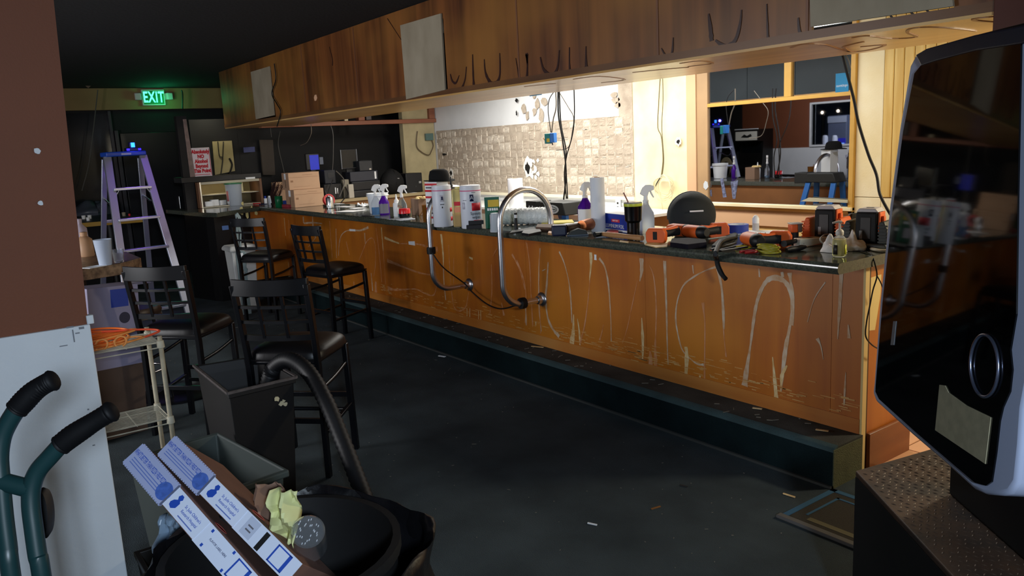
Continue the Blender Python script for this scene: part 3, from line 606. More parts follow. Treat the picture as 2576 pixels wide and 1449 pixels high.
# ------------------------------------------------------------------ carpeted foot step
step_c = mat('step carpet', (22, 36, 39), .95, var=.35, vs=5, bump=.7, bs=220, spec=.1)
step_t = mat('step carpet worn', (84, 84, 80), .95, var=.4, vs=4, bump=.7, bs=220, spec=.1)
stp = thing('foot_step', 'long green carpeted foot step running along the bar front', 'step', (-6, 3.36, 0))
mb = MB(); prof = [(3.24, 0), (3.24, .17), (3.252, .195), (3.275, .203), (3.275, 0)]
MX = Matrix(((0, 0, 1, 0), (1, 0, 0, 0), (0, 1, 0, 0), (0, 0, 0, 1)))
mb.prism(prof, BX0+.1, -2.013, MX); mb.done('riser_carpet', step_c, stp, world=True, smooth=60)
mb = MB(); mb.prism([(3.2385, .178), (3.2505, .197), (3.278, .2045), (3.278, .199), (3.246, .178)], BX0+.1, -2.012, MX); mb.done('highlit_nosing', mat('step nosing', (58, 80, 83), .95, var=.3, vs=6, bump=.6, bs=220), stp, world=True, smooth=60)  # paler strip: the highlight along the step edge put into its colour
MB().bx(BX0+.1, -2.013, 3.275, BY-.001, 0, .2).done('tread_carpet', step_t, stp, world=True, smooth=0)
MB().bx(-2.013, -2.008, 3.24, BY-.01, 0, .19).done('end_carpet', mat('step end carpet', (94, 96, 68), .95, var=.3, vs=8, bump=.6, bs=200), stp, world=True, smooth=0)
MB().bx(-9.6, -9.35, yr_, 3.2245, 0, .2).done('corner_step', step_c, stp, world=True, smooth=0)
MB().bx(BX0+.1, -2.013, 3.225, 3.2395, 0, .012).done('floor_seam', mat('seam edge', (58, 60, 58), .95), stp, world=True, smooth=0)
# ------------------------------------------------------------------ bent steel service rails
chrome = mat('brushed steel', (214, 214, 220), .3, 1.0)
def rail(x, label):
    r = thing('service_rail', label, 'rail', (x, 3.15, .55), group='bent steel rails on the bar front')
    pts = [(x, BY-.001, .552)]+[(x, 3.3, .552)]
    pts += arc((x, 3.3, .702), .15, 270, 180, 8, Y_, Z_)[1:]
    pts += [(x, 3.15, .9), (x, 3.15, 1.1), (x, 3.15, 1.13)]
    pts += arc((x, 3.375, 1.13), .225, 180, 0, 18, Y_, Z_)[1:]
    pts += [(x, 3.6, 1.1), (x, 3.6, CZ+.001)]
    MB().tube(pts, .0215, 16).done('tube', chrome, r, world=True, smooth=60)
    T = Matrix.Translation((x, BY, .552)) @ Matrix.Rotation(rad(90), 4, 'X')
    MB().lathe([(.024, .05), (.03, .045), (.032, .02), (.05, .012), (.055, .003), (.055, 0)], n=24, T=T).done('flange', chrome, r, world=True, smooth=40)
    return r
r1 = rail(-5.465, 'bent steel rail nearer the boxes with a black clamp on its upright')
r2 = rail(-4.5, 'bent steel rail nearer the window with a black clamp by its flange')
rubber = mat('black rubber', (14, 14, 15), .6)
c1 = MB(); c1.lathe([(.022, -.028), (.034, -.026), (.036, 0), (.034, .026), (.022, .028)], (-5.465, 3.15, .875), 16); c1.box((-5.43, 3.14, .875), (.03, .03, .035)); c1.done('clamp', rubber, r1, world=True)
T = Matrix.Translation((-4.5, 3.31, .552)) @ Matrix.Rotation(rad(90), 4, 'X')
c2 = MB(); c2.lathe([(.022, -.022), (.04, -.02), (.042, 0), (.04, .02), (.022, .022)], (0, 0, 0), 16, T); c2.done('clamp', rubber, r2, world=True)
cp = smooth_pts([(-5.42, 3.13, .865), (-5.38, 3.2, .74), (-5.41, 3.40, .585), (-5.36, 3.438, .515), (-5.1, 3.40, .455), (-4.85, 3.36, .455), (-4.56, 3.29, .53)], 6)
tag(MB().tube(cp, .0055, 8).done('cable', cable_m, smooth=60), 'thin black cable sagging between the two steel rails', 'cable')
# ================================================================== things on the bar
TZ = CZ+.0006
def tp(px, py): return P(px, py, Z=TZ)
VR = math.atan2(RT.y, RT.x); VRD = math.degrees(VR)                       # heading of "to the right in the photograph"
clear = mat('clear plastic', (235, 240, 245), .06, trans=.92, ior=1.12)
frost = mat('frosted plastic', (222, 230, 240), .35, trans=.55, ior=1.2)
paper = mat('white paper', (236, 238, 240), .8)
cardb = mat('cardboard', (196, 158, 126), .8, var=.06, vs=5)
cardb2 = mat('cardboard side', (176, 140, 112), .8, var=.1, vs=5)
red_m = mat('red print', (206, 34, 48), .5)
blue_m = mat('blue print', (34, 62, 156), .5)
navy_m = mat('navy print', (26, 34, 72), .5)
grey_ink = mat('grey print', (96, 96, 104), .6)
ink = mat('black ink', (16, 16, 18), .6)
purple = mat('purple plastic', (86, 30, 160), .2, trans=.3, ior=1.3)
tool_orange = mat('tool orange', (226, 98, 34), .45)
tool_grey = mat('tool grey', (36, 38, 40), .6, spec=.3)
tool_black = mat('tool black', (16, 16, 18), .5)
woodh = wood('hammer wood', (190, 140, 92), (160, 112, 66), (206, 160, 112), .5, 2, 'x', 0)
yellow_m = mat('yellow paper', (232, 214, 90), .7)
SPG = 'spray bottles on the bar'
def spray(px, py, h, r, bm, label, liq=None, lab=None, lfrac=.3, rot=None):
    p = tp(px, py); t = thing('spray_bottle', label, 'bottle', p, VR if rot is None else rot, SPG)
    nb = .62*h
    MB().lathe([(r*.9, 0), (r, .006), (r, nb*.55), (r*.93, nb*.68), (r*.55, nb*.86), (r*.36, nb*.96), (r*.36, nb)], n=20, sx=1.25, sy=.85).done('bottle', bm, t, smooth=50)
    if liq: MB().lathe([(r*.86, .003), (r*.95, .008), (r*.95, nb*lfrac), (0, nb*lfrac)], n=20, sx=1.25, sy=.85).done('liquid', liq, t, smooth=50)
    if lab: MB().surf(9, 2, lambda u, v: (r*1.27*math.cos(rad(-150+120*u)), r*.87*math.sin(rad(-150+120*u))-.0006, nb*(.08+.5*v))).done('label_sheet', lab, t, smooth=60)
    hd = MB(); hd.lathe([(r*.42, nb), (r*.44, nb+.02), (r*.34, nb+.024), (r*.3, nb+.05)], n=14)
    q = h-nb
    hd.prism([(-.035, nb+q*.52), (-.02, nb+q*.85), (0, h), (.03, h), (.052, nb+q*.93), (.052, nb+q*.72), (.02, nb+q*.62), (.012, nb+q*.4), (-.014, nb+q*.4)], -.012, .012, Matrix(((1, 0, 0, 0), (0, 0, 1, 0), (0, 1, 0, 0), (0, 0, 0, 1))))
    ho = hd.done('trigger_head', white_plastic, t, smooth=40, bevel=.003)
    tg = MB(); tg.tube([(.03, 0, nb+q*.66), (.038, 0, nb+q*.48), (.05, 0, nb+q*.3)], [.006, .006, .004], 8); tg.done('trigger', white_plastic, ho, smooth=60)
    return t
spray(948, 541, .285, .036, clear, 'clear spray bottle a third full of blue liquid before the white bucket', mat('blue liquid', (60, 150, 215), .1, trans=.3), None, .42)
spray(968, 540, .285, .04, purple, 'purple spray bottle with grey label beside the blue liquid bottle', None, mat('grey label', (120, 118, 130), .5))
spray(1014, 547, .285, .034, clear, 'clear empty spray bottle behind the red and black jar', mat('pale blue liquid', (150, 190, 220), .1, trans=.5), None, .2)
spray(1474, 563, .30, .046, purple, 'purple spray bottle with round white label next to the blue step ladder', None, mat('bright label', (240, 240, 242), .5), rot=VR-.25)
spray(1626, 586, .30, .042, frost, 'clear white-capped spray bottle standing right behind the black tumbler', None, None)
# white bucket, squeeze bottle, jar
p = tp(953, 537); t = thing('bucket', 'white plastic bucket standing behind the two left spray bottles', 'bucket', p)
MB().lathe([(.075, 0), (.08, .004), (.098, .185), (.104, .187), (.104, .196), (.098, .196), (.094, .187), (.076, .008), (0, .008)], n=28).done('body', mat('bucket white', (232, 236, 240), .35), t, smooth=40)
MB().lathe([(.101, .168), (.107, .170), (.107, .178), (.101, .180)], n=28).done('rim_band', mat('bucket white', (232, 236, 240), .35), t, smooth=40)
p = tp(1000, 545); t = thing('squeeze_bottle', 'small white squeeze bottle with pointed nozzle beside the purple spray bottle', 'bottle', p)
MB().lathe([(.03, 0), (.034, .005), (.034, .11), (.03, .125), (.016, .13)], n=20).done('body', white_plastic, t, smooth=50)
MB().lathe([(.02, .128), (.022, .145), (.01, .16), (.004, .2), (0, .202)], n=16).done('nozzle', white_plastic, t, smooth=50)
p = tp(1019, 550); t = thing('sauce_jar', 'small black jar with red upper band in front of an empty spray bottle', 'jar', p)
MB().lathe([(.036, 0), (.046, .008), (.05, .03), (.05, .045)], n=20).done('jar_body', black_gloss, t, smooth=50)
MB().lathe([(.05, .045), (.05, .082), (.046, .088), (0, .088)], n=20).done('red_band', mat('red plastic', (206, 24, 36), .3), t, smooth=40)
tag(MB().surf(12, 10, lambda u, v: ((u-.5)*.26+p.x+.03, (v-.5)*.16+p.y-.05, TZ+.002+.022*abs(noise.noise(Vector((u*4, v*4, 1))))*(1-(2*u-1)**2))).done('plastic_sheet', frost, smooth=60, solid=.001), 'crumpled clear plastic sheet lying before the small jar', 'plastic sheet')
def boxthing(name, label, cat, c, sz, m, rz=0, bevel=.002, group=None):
    t = thing(name, label, cat, c, rz, group); MB().bx(-sz[0]/2, sz[0]/2, -sz[1]/2, sz[1]/2, 0, sz[2]).done('body', m, t, bevel=bevel, smooth=0); return t
p = tp(1040, 542); k = mpp(p)
t = boxthing('carton', 'small brown carton with glue-dripped top between jar and steel rail', 'box', p+Vector((.02, .06, 0)), (.14, .1, .15), mat('brown carton', (140, 112, 92), .8))
mb = MB()
for i in range(9): mb.lathe([(random.uniform(.015, .032), 0), (random.uniform(.01, .025), .015), (0, .022)], (random.uniform(.0, .12), random.uniform(-.06, .02), .15), 8)
tag(mb.done('dried_foam', mat('cream foam', (226, 200, 140), .7, bump=.4), t), kind='stuff')
p = tp(1077, 557); t = thing('glass_pot', 'amber glass pot holding a dark paddle beside the left rail', 'pot', p)
MB().lathe([(.036, 0), (.04, .005), (.044, .13), (.047, .135), (.043, .135), (.036, .008), (0, .008)], n=20).done('pot', mat('amber glass', (150, 98, 40), .12, trans=.5, ior=1.2), t, smooth=50)
MB().tube([(-.035, -.045, .012), (-.03, -.06, .05), (.01, -.02, .125), (.03, .0, .16)], [.003, .004, .004, .004], 8).done('handle', mat('amber handle', (150, 100, 44), .4), t, smooth=60)
MB().lathe([(.001, .0), (.018, .02), (.02, .05), (.001, .075)], (-.055, -.075, .0), 14, sy=.25).done('paddle', mat('dark paddle', (70, 56, 34), .4), t, smooth=60)
# sheet heap left of the bucket, papers
for i, (px, py, w_, d_, r) in enumerate([(868, 520, .22, .12, .2), (900, 524, .2, .14, -.1), (880, 532, .28, .2, .35), (850, 514, .15, .1, .0)]):
    q = tp(px, py); tag(MB().box((q.x, q.y, TZ+.001+.0016*i), (w_, d_, .0014), r).done('paper_sheet', paper, smooth=0), ('loose white paper sheet under the heap by the cans, rearmost', 'white paper sheet beside the bucket, nearest it', 'large white paper sheet at the bar edge left of the bucket', 'small white paper sheet next to the silver can')[i], 'paper', 'white papers left of the bucket')
q = tp(916, 521); tag(MB().surf(10, 8, lambda u, v: (q.x+(u-.5)*.14, q.y+(v-.5)*.1, TZ+.01+.06*abs(noise.noise(Vector((u*5, v*5, 9)))))).done('crumpled_paper', paper, smooth=0, solid=.001), 'crumpled white paper ball touching the bucket', 'paper')
q = tp(932, 545); mb = MB(); mb.box((q.x-.05, q.y, TZ+.004), (.14, .03, .008), .3); o = mb.done('scraper_blade', tool_black, smooth=0); tag(o, 'flat black scraper lying on the bar edge before the bucket', 'scraper')
# stacked cardboard boxes
def carton(px0, px1, pyb, h, d, zb, label, rz=None, base=None):
    a, b = P(px0, pyb, Z=TZ), P(px1, pyb, Z=TZ); a, b = (a, b) if base is None else base
    return a, b
def crate(c, L_, D_, H_, rz, label, name='cardboard_box', grp='brown cardboard boxes on the bar'):
    t = thing(name, label, 'box', c, rz, grp)
    MB().bx(-L_/2, L_/2, -D_/2, D_/2, 0, H_).done('body', cardb, t, bevel=.004, smooth=0)
    MB().bx(-L_/2-.001, -L_/2+.001, -D_/2+.004, D_/2-.004, .004, H_-.004).done('end_panel', cardb2, t, smooth=0)
    MB().bx(-L_/2-.0022, -L_/2-.001, -.03, .03, H_*.62, H_*.97).done('label_sticker', paper, t, smooth=0)
    MB().bx(-L_/2-.0025, -L_/2-.001, -.006, .006, H_*.12, H_*.55).done('flap_slot', mat('slot dark', (70, 48, 34), .8), t, smooth=0)
    mb = MB(); mb.bx(-L_/2+.01, L_/2-.02, -D_/2-.0012, -D_/2, H_*.72, H_*.735); mb.bx(-L_/2+.05, L_/2-.12, -D_/2-.0012, -D_/2, H_*.16, H_*.172); mb.bx(-L_/2+.02, -L_/2+.05, -D_/2-.0012, -D_/2, H_*.45, H_*.56); mb.bx(L_/2-.2, L_/2-.08, -D_/2-.0012, -D_/2, H_*.84, H_*.855)
    mb.done('box_print', mat('box print', (150, 112, 84), .8), t, smooth=0); return t
b1 = tp(742, 523); HP = math.pi/2
crate(Vector((b1.x-.125, b1.y+.18, TZ)), .36, .25, .2, HP+.02, 'lower brown cardboard box of the large pair with a white label')
crate(Vector((b1.x-.14, b1.y+.155, TZ+.2015)), .36, .25, .19, HP-.06, 'upper brown cardboard box lying on the other large one')
crate(Vector((-9.72, 3.74, TZ)), .2, .2, .24, HP, 'brown cardboard box behind the left end of the large pair')
crate(Vector((-10.32, 3.76, TZ)), .2, .18, .25, HP, 'brown cardboard box with pale lid at the far end of the boxes')
# small clutter at the far end
p = tp(592, 517); t = thing('plastic_tub', 'clear plastic tub with a printed white sheet inside at the bar far end', 'tub', p)
MB().lathe([(.085, 0), (.1, .27), (.106, .272), (.106, .28), (.1, .28), (.096, .27), (.082, .004), (0, .004)], n=24).done('tub', frost, t, smooth=50)
MB().lathe([(.101, .268), (.109, .27), (.109, .282), (.101, .284)], n=24).done('green_rim', mat('green rim', (60, 130, 90), .4), t, smooth=50)
MB().surf(8, 2, lambda u, v: (.093*math.cos(rad(-130+70*u)), .093*math.sin(rad(-130+70*u)), .03+.22*v)).done('sheet', paper, t, smooth=60, solid=.001)
MB().surf(5, 2, lambda u, v: (.0945*math.cos(rad(-90+28*u)), .0945*math.sin(rad(-90+28*u)), .06+.13*v)).done('red_panel', mat('faded red', (186, 110, 110), .7), t, smooth=60, solid=.001)
def cyl(name, label, cat, p, r, h, m, cap=None, group=None):
    t = thing(name, label, cat, p, 0, group); MB().lathe([(r*.96, 0), (r, .004), (r, h-.004), (r*.96, h)], n=18).done('body', m, t, smooth=40)
    if cap: MB().lathe([(r*.7, h), (r*.7, h+cap[0]), (r*.6, h+cap[0])], n=14).done('cap', cap[1], t, smooth=40)
    return t
cyl('green_cup', 'green glass tumbler before the left cardboard boxes', 'cup', tp(703, 521), .045, .13, mat('green glass', (30, 120, 74), .15, trans=.4, ior=1.2))
boxthing('small_carton', 'small blue carton lying by the green tumbler', 'box', tp(722, 515), (.13, .05, .05), blue_m, .1)
boxthing('small_carton', 'small red carton in front of the blue carton', 'box', tp(722, 522), (.15, .05, .035), mat('dull red', (150, 50, 60), .6), .1)
for px, py, m, lb in ((646, 514, red_m, 'short red pen at the far bar end'), (652, 510, blue_m, 'short blue pen lying over the red one'), (662, 516, navy_m, 'dark blue pen near the dark whisk brush')):
    q = tp(px, py); a = random.uniform(.2, 1.2); tag(MB().tube([(q.x-.07*math.cos(a), q.y-.07*math.sin(a), TZ+.008), (q.x+.07*math.cos(a), q.y+.07*math.sin(a), TZ+.012)], .007, 8).done('pen', m), lb, 'pen')
cyl('small_bottle', 'small blue-capped bottle among the pens', 'bottle', tp(669, 513), .02, .07, white_plastic, (.03, blue_m))
cyl('small_bottle', 'small clear bottle left of the green tumbler', 'bottle', tp(679, 515), .022, .09, frost, (.02, white_plastic))
q = tp(686, 518); t = thing('whisk_brush', 'dark brown bristle brush leaning against the cardboard boxes', 'brush', q)
mb = MB()
for i in range(40):
    a = random.uniform(-.05, .05); mb.tube([(random.uniform(-.02, .02), 0, .0), (.05+a, .03+a, .14), (.1+a*1.4, .07+a, .26+random.uniform(-.04, .04))], .003, 4)
tag(mb.done('bristle', mat('dark bristle', (54, 28, 22), .7), t), kind='stuff')
MB().tube([(.0, 0, 0), (-.02, -.0, .03)], .014, 8).done('ferrule', tool_black, t)
# red tape spool with the silver can
q = tp(818, 521); t = thing('red_spool', 'red tape spool standing on edge behind the silver can', 'spool', (q.x, q.y+.05, TZ))
MB().lathe([(.04, -.02), (.066, -.02), (.066, .02), (.04, .02), (.04, -.02)], n=24, T=Matrix.Translation((0, 0, .075)) @ Matrix.Rotation(rad(75), 4, 'Y') @ Matrix.Rotation(0, 4, 'X')).done('spool', mat('spool red', (176, 10, 24), .5), t, smooth=40)
MB().tube([(-.06, 0, .13), (-.09, 0, .17), (-.1, 0, .18)], .008, 8).done('tail', tool_black, t)
MB().box((-.07, -.02, .012), (.06, .03, .024)).done('foot', tool_black, t, bevel=.003)
q = tp(831, 524); t = thing('steel_can', 'small shiny steel can beside the lower cardboard box', 'can', q)
MB().lathe([(.038, 0), (.042, .004), (.042, .11), (.036, .122), (.02, .128), (.02, .138), (0, .14)], n=24).done('body', steel, t, smooth=40)
MB().surf(6, 2, lambda u, v: (.0425*math.cos(rad(-80+50*u)), .0425*math.sin(rad(-80+50*u)), .01+.03*v)).done('label_sheet', paper, t, smooth=60, solid=.0006)
# ------------------------------------------------------------------ middle: tubs, hat, jug
def tub(px, py, r, h, label, parts):
    p = tp(px, py); t = thing('wipes_tub', label, 'tub', p, 0, 'white wipes tubs behind the rails')
    MB().lathe([(r*.96, 0), (r, .004), (r, h*.93), (r*.985, h*.94), (r*.985, h), (r*.9, h+.003), (0, h+.003)], n=32).done('body', mat('tub white', (214, 218, 228), .4), t, smooth=40)
    MB().lathe([(r+.0006, h*.875), (r+.0012, h*.878), (r+.0012, h*.892), (r+.0006, h*.895)], n=32).done('pink_band', mat('pink band', (206, 70, 120), .5), t, smooth=40)
    vd = math.atan2(CAM.y-p.y, CAM.x-p.x)
    for kind, a, z0, z1, wd, m in parts:
        MB().surf(6, 2, lambda u, v: ((r+.0012)*math.cos(vd+a+wd*(u-.5)), (r+.0012)*math.sin(vd+a+wd*(u-.5)), z0*h+(z1-z0)*h*v)).done(kind, m, t, smooth=60, solid=.0006)
    return t, vd, r, h
T2 = [('red_panel', .55, .42, .6, .95, red_m), ('red_panel', .62, .1, .2, .85, red_m), ('blue_panel', .1, .64, .8, .36, navy_m), ('code_panel', -.75, .46, .62, .3, mat('pale panel', (196, 196, 210), .5))]
t, vd, r, h = tub(1188, 573, .077, .31, 'white wipes tub with red panels and handwriting between the two rails', T2)
def wrap(r, a0, vd): return lambda q: ((r+.0018)*math.cos(vd+a0+q.x/r), (r+.0018)*math.sin(vd+a0+q.x/r), q.y)
I4 = Matrix.Identity(4)
text('Speedy,\nwipes', .03, I4, ink, t, 'handwriting', warp=lambda q: ((r+.0018)*math.cos(vd+.5+q.x/r), (r+.0018)*math.sin(vd+.5+q.x/r), h*.31+q.y), lh=.9)
text('A', .04, I4, paper, t, 'emblem', warp=lambda q: ((r+.0022)*math.cos(vd+.1+q.x/r), (r+.0022)*math.sin(vd+.1+q.x/r), h*.72+q.y))
for a, z in ((-.6, .66), (.45, .615), (.3, .84)):
    MB().surf(5, 2, lambda u, v: ((r+.0014)*math.cos(vd+a+.4*(u-.5)), (r+.0014)*math.sin(vd+a+.4*(u-.5)), (z+.012*v)*h)).done('print_line', grey_ink, t, smooth=60, solid=.0006)
t, vd, r, h = tub(1116, 569, .074, .31, 'greyish wipes tub behind the left rail upright with a small dark panel', [('code_panel', .0, .62, .78, .42, mat('pale panel', (196, 196, 210), .5)), ('code_panel', .02, .66, .74, .2, navy_m), ('red_panel', 1.05, .36, .46, .4, red_m), ('red_panel', 1.1, .14, .24, .4, red_m), ('print_line', 0, .54, .56, .4, grey_ink), ('emblem', 0, .46, .5, .1, ink)])
q = tp(1093, 566); t = boxthing('white_carton', 'white carton with red bands standing behind the left rail under the black hat', 'box', q+Vector((-.1, .1, 0)), (.14, .12, .33), paper, .2)
for z in (.05, .12, .21, .26, .31): MB().bx(-.0705, .0705, -.0608, -.06, z-.008, z+.008).done('red_band', red_m, t, smooth=0)
for z in (.085, .165, .285): MB().bx(-.06, .03, -.0606, -.06, z-.006, z+.006).done('print_line', grey_ink, t, smooth=0)
t = thing('black_hat', 'black brimmed felt hat lying on top of the white carton', 'hat', (q.x-.05, q.y+.1, TZ+.327))
MB().surf(20, 12, lambda u, v: ((.055+.16*v)*math.cos(6.2832*u)*.75+.0, (.055+.12*v)*math.sin(6.2832*u)*.62, .006+.012*v*math.sin(6.28*u)**2)).done('brim', mat('black felt', (8, 8, 9), .95), t, smooth=60, solid=.004)
MB().lathe([(.105, .005), (.1, .05), (.088, .085), (.055, .1), (.02, .094), (0, .09)], n=24, sy=.72).done('crown', mat('black felt', (8, 8, 9), .95), t, smooth=60)
q = tp(1141, 566); t = boxthing('dark_bottle_sleeve', 'tall dark olive printed sleeve between the two wipes tubs', 'sleeve', q, (.055, .05, .29), mat('dark olive print', (70, 62, 48), .5, var=.3, vs=20), VR)
MB().lathe([(.0, .0), (.02, .0), (.02, .004), (0, .004)], n=18, sy=2, T=Matrix.Translation((0, -.0255, .2)) @ Matrix.Rotation(rad(90), 4, 'X')).done('oval_badge', mat('dark badge', (30, 28, 26), .5), t)
MB().lathe([(.012, .29), (.013, .31), (.008, .315), (.006, .345), (.004, .37), (0, .372)], n=12).done('pour_spout', tool_black, t, smooth=40)
q = tp(1157, 570); t = thing('cleaner_jug', 'clear jug half full of amber liquid with red label next to the handwritten tub', 'jug', q, VR)
MB().bx(-.045, .045, -.04, .04, .0, .285).done('jug', mat('yellow clear plastic', (232, 222, 160), .15, trans=.6, ior=1.15), t, bevel=.012, seg=3)
MB().bx(-.042, .042, -.037, .037, .004, .1).done('liquid', mat('amber liquid', (206, 120, 40), .1, trans=.3), t, bevel=.01)
MB().bx(-.03, .044, -.042, -.0405, .11, .15).done('label_sheet', mat('peach label', (232, 150, 110), .5), t, smooth=0)
MB().bx(-.03, .02, -.0425, -.0405, .16, .19).done('red_panel', red_m, t, smooth=0)
MB().lathe([(.02, .285), (.02, .3), (0, .3)], n=14).done('cap', mat('cream cap', (232, 220, 150), .5), t)
for i, (px, py, z, lb) in enumerate(((1196, 575, 0, 'lower black block of the pair in front of the handwritten tub'), (1201, 574, .03, 'upper black block resting on the other black block'))):
    q = tp(px, py); boxthing('black_block', lb, 'block', (q.x, q.y-.01, TZ+z), (.11, .055, .0295), mat('black block', (24, 22, 24), .6), VR+.1*i, group='black blocks by the tubs')
q = tp(1235, 574); t = boxthing('green_carton', 'green cleaning product box with yellow top label by the right rail', 'box', q+Vector((0, .02, 0)), (.105, .06, .225), mat('green carton', (18, 92, 66), .45), VR)
MB().bx(-.028, .05, -.0312, -.03, .155, .205).done('yellow_panel', mat('yellow print', (206, 176, 50), .5), t, smooth=0)
MB().bx(-.02, .03, -.0312, -.03, .03, .1).done('pale_panel', mat('pale panel', (196, 196, 210), .5), t, smooth=0)
mb = MB(); 
for i in range(5): mb.bx(-.034+i*.016, -.022+i*.016, -.0314, -.03, .128, .146)
tag(mb.done('printed_letters', white_plastic, t, smooth=0), kind='stuff')
q = tp(1248, 583); t = thing('plastic_cup', 'upturned frosted plastic cup in front of the green box', 'cup', q)
MB().lathe([(.04, 0), (.041, .004), (.032, .13), (.0, .132)], n=24).done('cup', frost, t, smooth=40)
# white paper towel rolls
def roll(px, py, r, h, label):
    p = tp(px, py); t = thing('paper_roll', label, 'paper roll', p, 0, 'white paper rolls standing about')
    MB().lathe([(r*.98, 0), (r, .003), (r, h-.003), (r*.97, h), (r*.35, h), (r*.33, h-.02), (0, h-.02)], n=32).done('roll', mat('roll white', (232, 236, 242), .85), t, smooth=40)
    MB().tube([(r*.34*math.cos(6.28*i/20), r*.34*math.sin(6.28*i/20), h+.0005) for i in range(20)], .003, 6, closed=True).done('core', cardb, t); return t
LZ = .95
led = thing('rear_ledge', 'white rear ledge along the foot of the adhesive wall', 'ledge', (-7.9, 5.6, 0))
MB().bx(-9.4, -5.3, 5.3, WALLY-.016, LZ-.03, LZ).done('ledge_top', mat('ledge white', (236, 236, 230), .4), led, world=True, bevel=.003)
MB().bx(-9.4, -5.3, 5.34, 5.36, 0, LZ-.031).done('front_board', mat('ledge white', (236, 236, 230), .4), led, world=True, smooth=0)
for x in (-9.3, -8.3, -7.2, -6.2, -5.4): MB().bx(x-.03, x+.03, 5.4, WALLY-.02, 0, LZ-.031).done('ledge_support', mat('bare wood back', (150, 100, 56), .7), led, world=True, smooth=0)
v_ = P(1301, 560, Y=5.45); 
tr_ = thing('paper_roll', 'white paper towel roll standing behind the arch of the right rail', 'paper roll', (v_.x, 5.45, LZ+.0005), 0, 'white paper rolls standing about')
k_ = mpp(v_); R_ = 19*k_; H_ = P(1302, 449, Y=5.45).z-LZ
MB().lathe([(R_*.98, 0), (R_, .003), (R_, H_-.003), (R_*.97, H_), (R_*.35, H_), (R_*.33, H_-.02), (0, H_-.02)], n=32).done('roll', mat('roll white', (232, 236, 242), .85), tr_, smooth=40)
MB().tube([(R_*.34*math.cos(6.28*i/20), R_*.34*math.sin(6.28*i/20), H_+.0005) for i in range(20)], .003, 6, closed=True).done('core', cardb, tr_)
roll(1506, 581, .047, .35, 'slim white paper roll standing by the foil box')
# long wrapped roll lying down
a, b = tp(1268, 566), tp(1385, 563); a.z = b.z = TZ+.062; t = thing('wrapped_roll', 'thick white roll in clinging plastic wrap lying behind the right rail', 'roll', (a+b)/2)
n_ = 26; cc = [a.lerp(b, i/n_) for i in range(n_+1)]
MB().tube(cc, [.06+.0035*math.sin(i*2.1)+.002*random.random() for i in range(n_+1)], 20).done('wrap', mat('wrapped white', (222, 226, 224), .25, var=.08, vs=30, bump=.8, bs=60), t, world=True, smooth=50)
mb = MB()
for i in range(2, n_, 3): mb.tube([cc[i]+Vector((.012*math.sin(k), 0, 0))+Vector((0, math.cos(k)*.064, math.sin(k)*.064)) for k in [j*.35-.2 for j in range(14)]], .0016, 4)
tag(mb.done('wrap_fold', clear, t, world=True, smooth=60), kind='stuff')
# marker and other small dark things
q = tp(1299, 580); t = thing('black_marker', 'black marker pen standing upright before the wrapped roll', 'pen', q)
MB().lathe([(.013, 0), (.013, .05), (.011, .053), (.011, .075)], n=14).done('cap', tool_black, t, smooth=40)
MB().lathe([(.0095, .075), (.0105, .1), (.0105, .125), (0, .127)], n=14).done('barrel', tool_black, t, smooth=40)
MB().lathe([(.0108, .088), (.0108, .11)], n=14).done('white_band', paper, t)
mb = MB(); q = tp(1320, 577)
for i in range(9): mb.box((q.x+random.uniform(-.07, .07), q.y+random.uniform(-.03, .03), TZ+.003), (random.uniform(.015, .05), random.uniform(.006, .015), .006), random.uniform(0, 3))
tag(mb.done('paper_scraps', paper, smooth=0), 'torn white paper scraps around the foot of the black marker', 'paper scraps', kind='stuff')
def flat(name, label, cat, pxs, m, h=.012, group=None):
    """a flat tool lying on the worktop, outline given by photo points on the worktop plane"""
    pts = [tp(*q_) for q_ in pxs]; mb = MB(); mb.slab(pts, (0, 0, 1), h); return tag(mb.done(name, m, smooth=0, bevel=min(.003, h*.3)), label, cat, group)
flat('flat_file', 'flat dark file lying along the bar edge under the right rail', 'file', [(1282, 590), (1288, 584), (1345, 574), (1347, 580)], tool_grey, .012)
flat('utility_knife', 'black utility knife lying in front of the brown offcut', 'knife', [(1312, 592), (1318, 585), (1358, 580), (1362, 588), (1330, 595)], tool_black, .018)
flat('wood_offcut', 'dark brown wood offcut lying left of the navy drill battery', 'wood', [(1348, 582), (1352, 574), (1398, 574), (1398, 584)], mat('dark offcut', (92, 66, 48), .7), .03)
flat('wood_peg', 'short pale wooden peg by the navy drill battery', 'wood', [(1378, 591), (1380, 586), (1398, 587), (1396, 593)], woodh, .014)
flat('yellow_pad', 'flat yellow pad on the bar beneath the right rail end', 'pad', [(1362, 566), (1366, 560), (1440, 556), (1445, 563)], mat('dim yellow', (206, 192, 96), .7), .012)
flat('white_ruler', 'white ruler lying across the bar behind the tools', 'ruler', [(1380, 575), (1382, 570), (1482, 556), (1484, 561)], paper, .006)
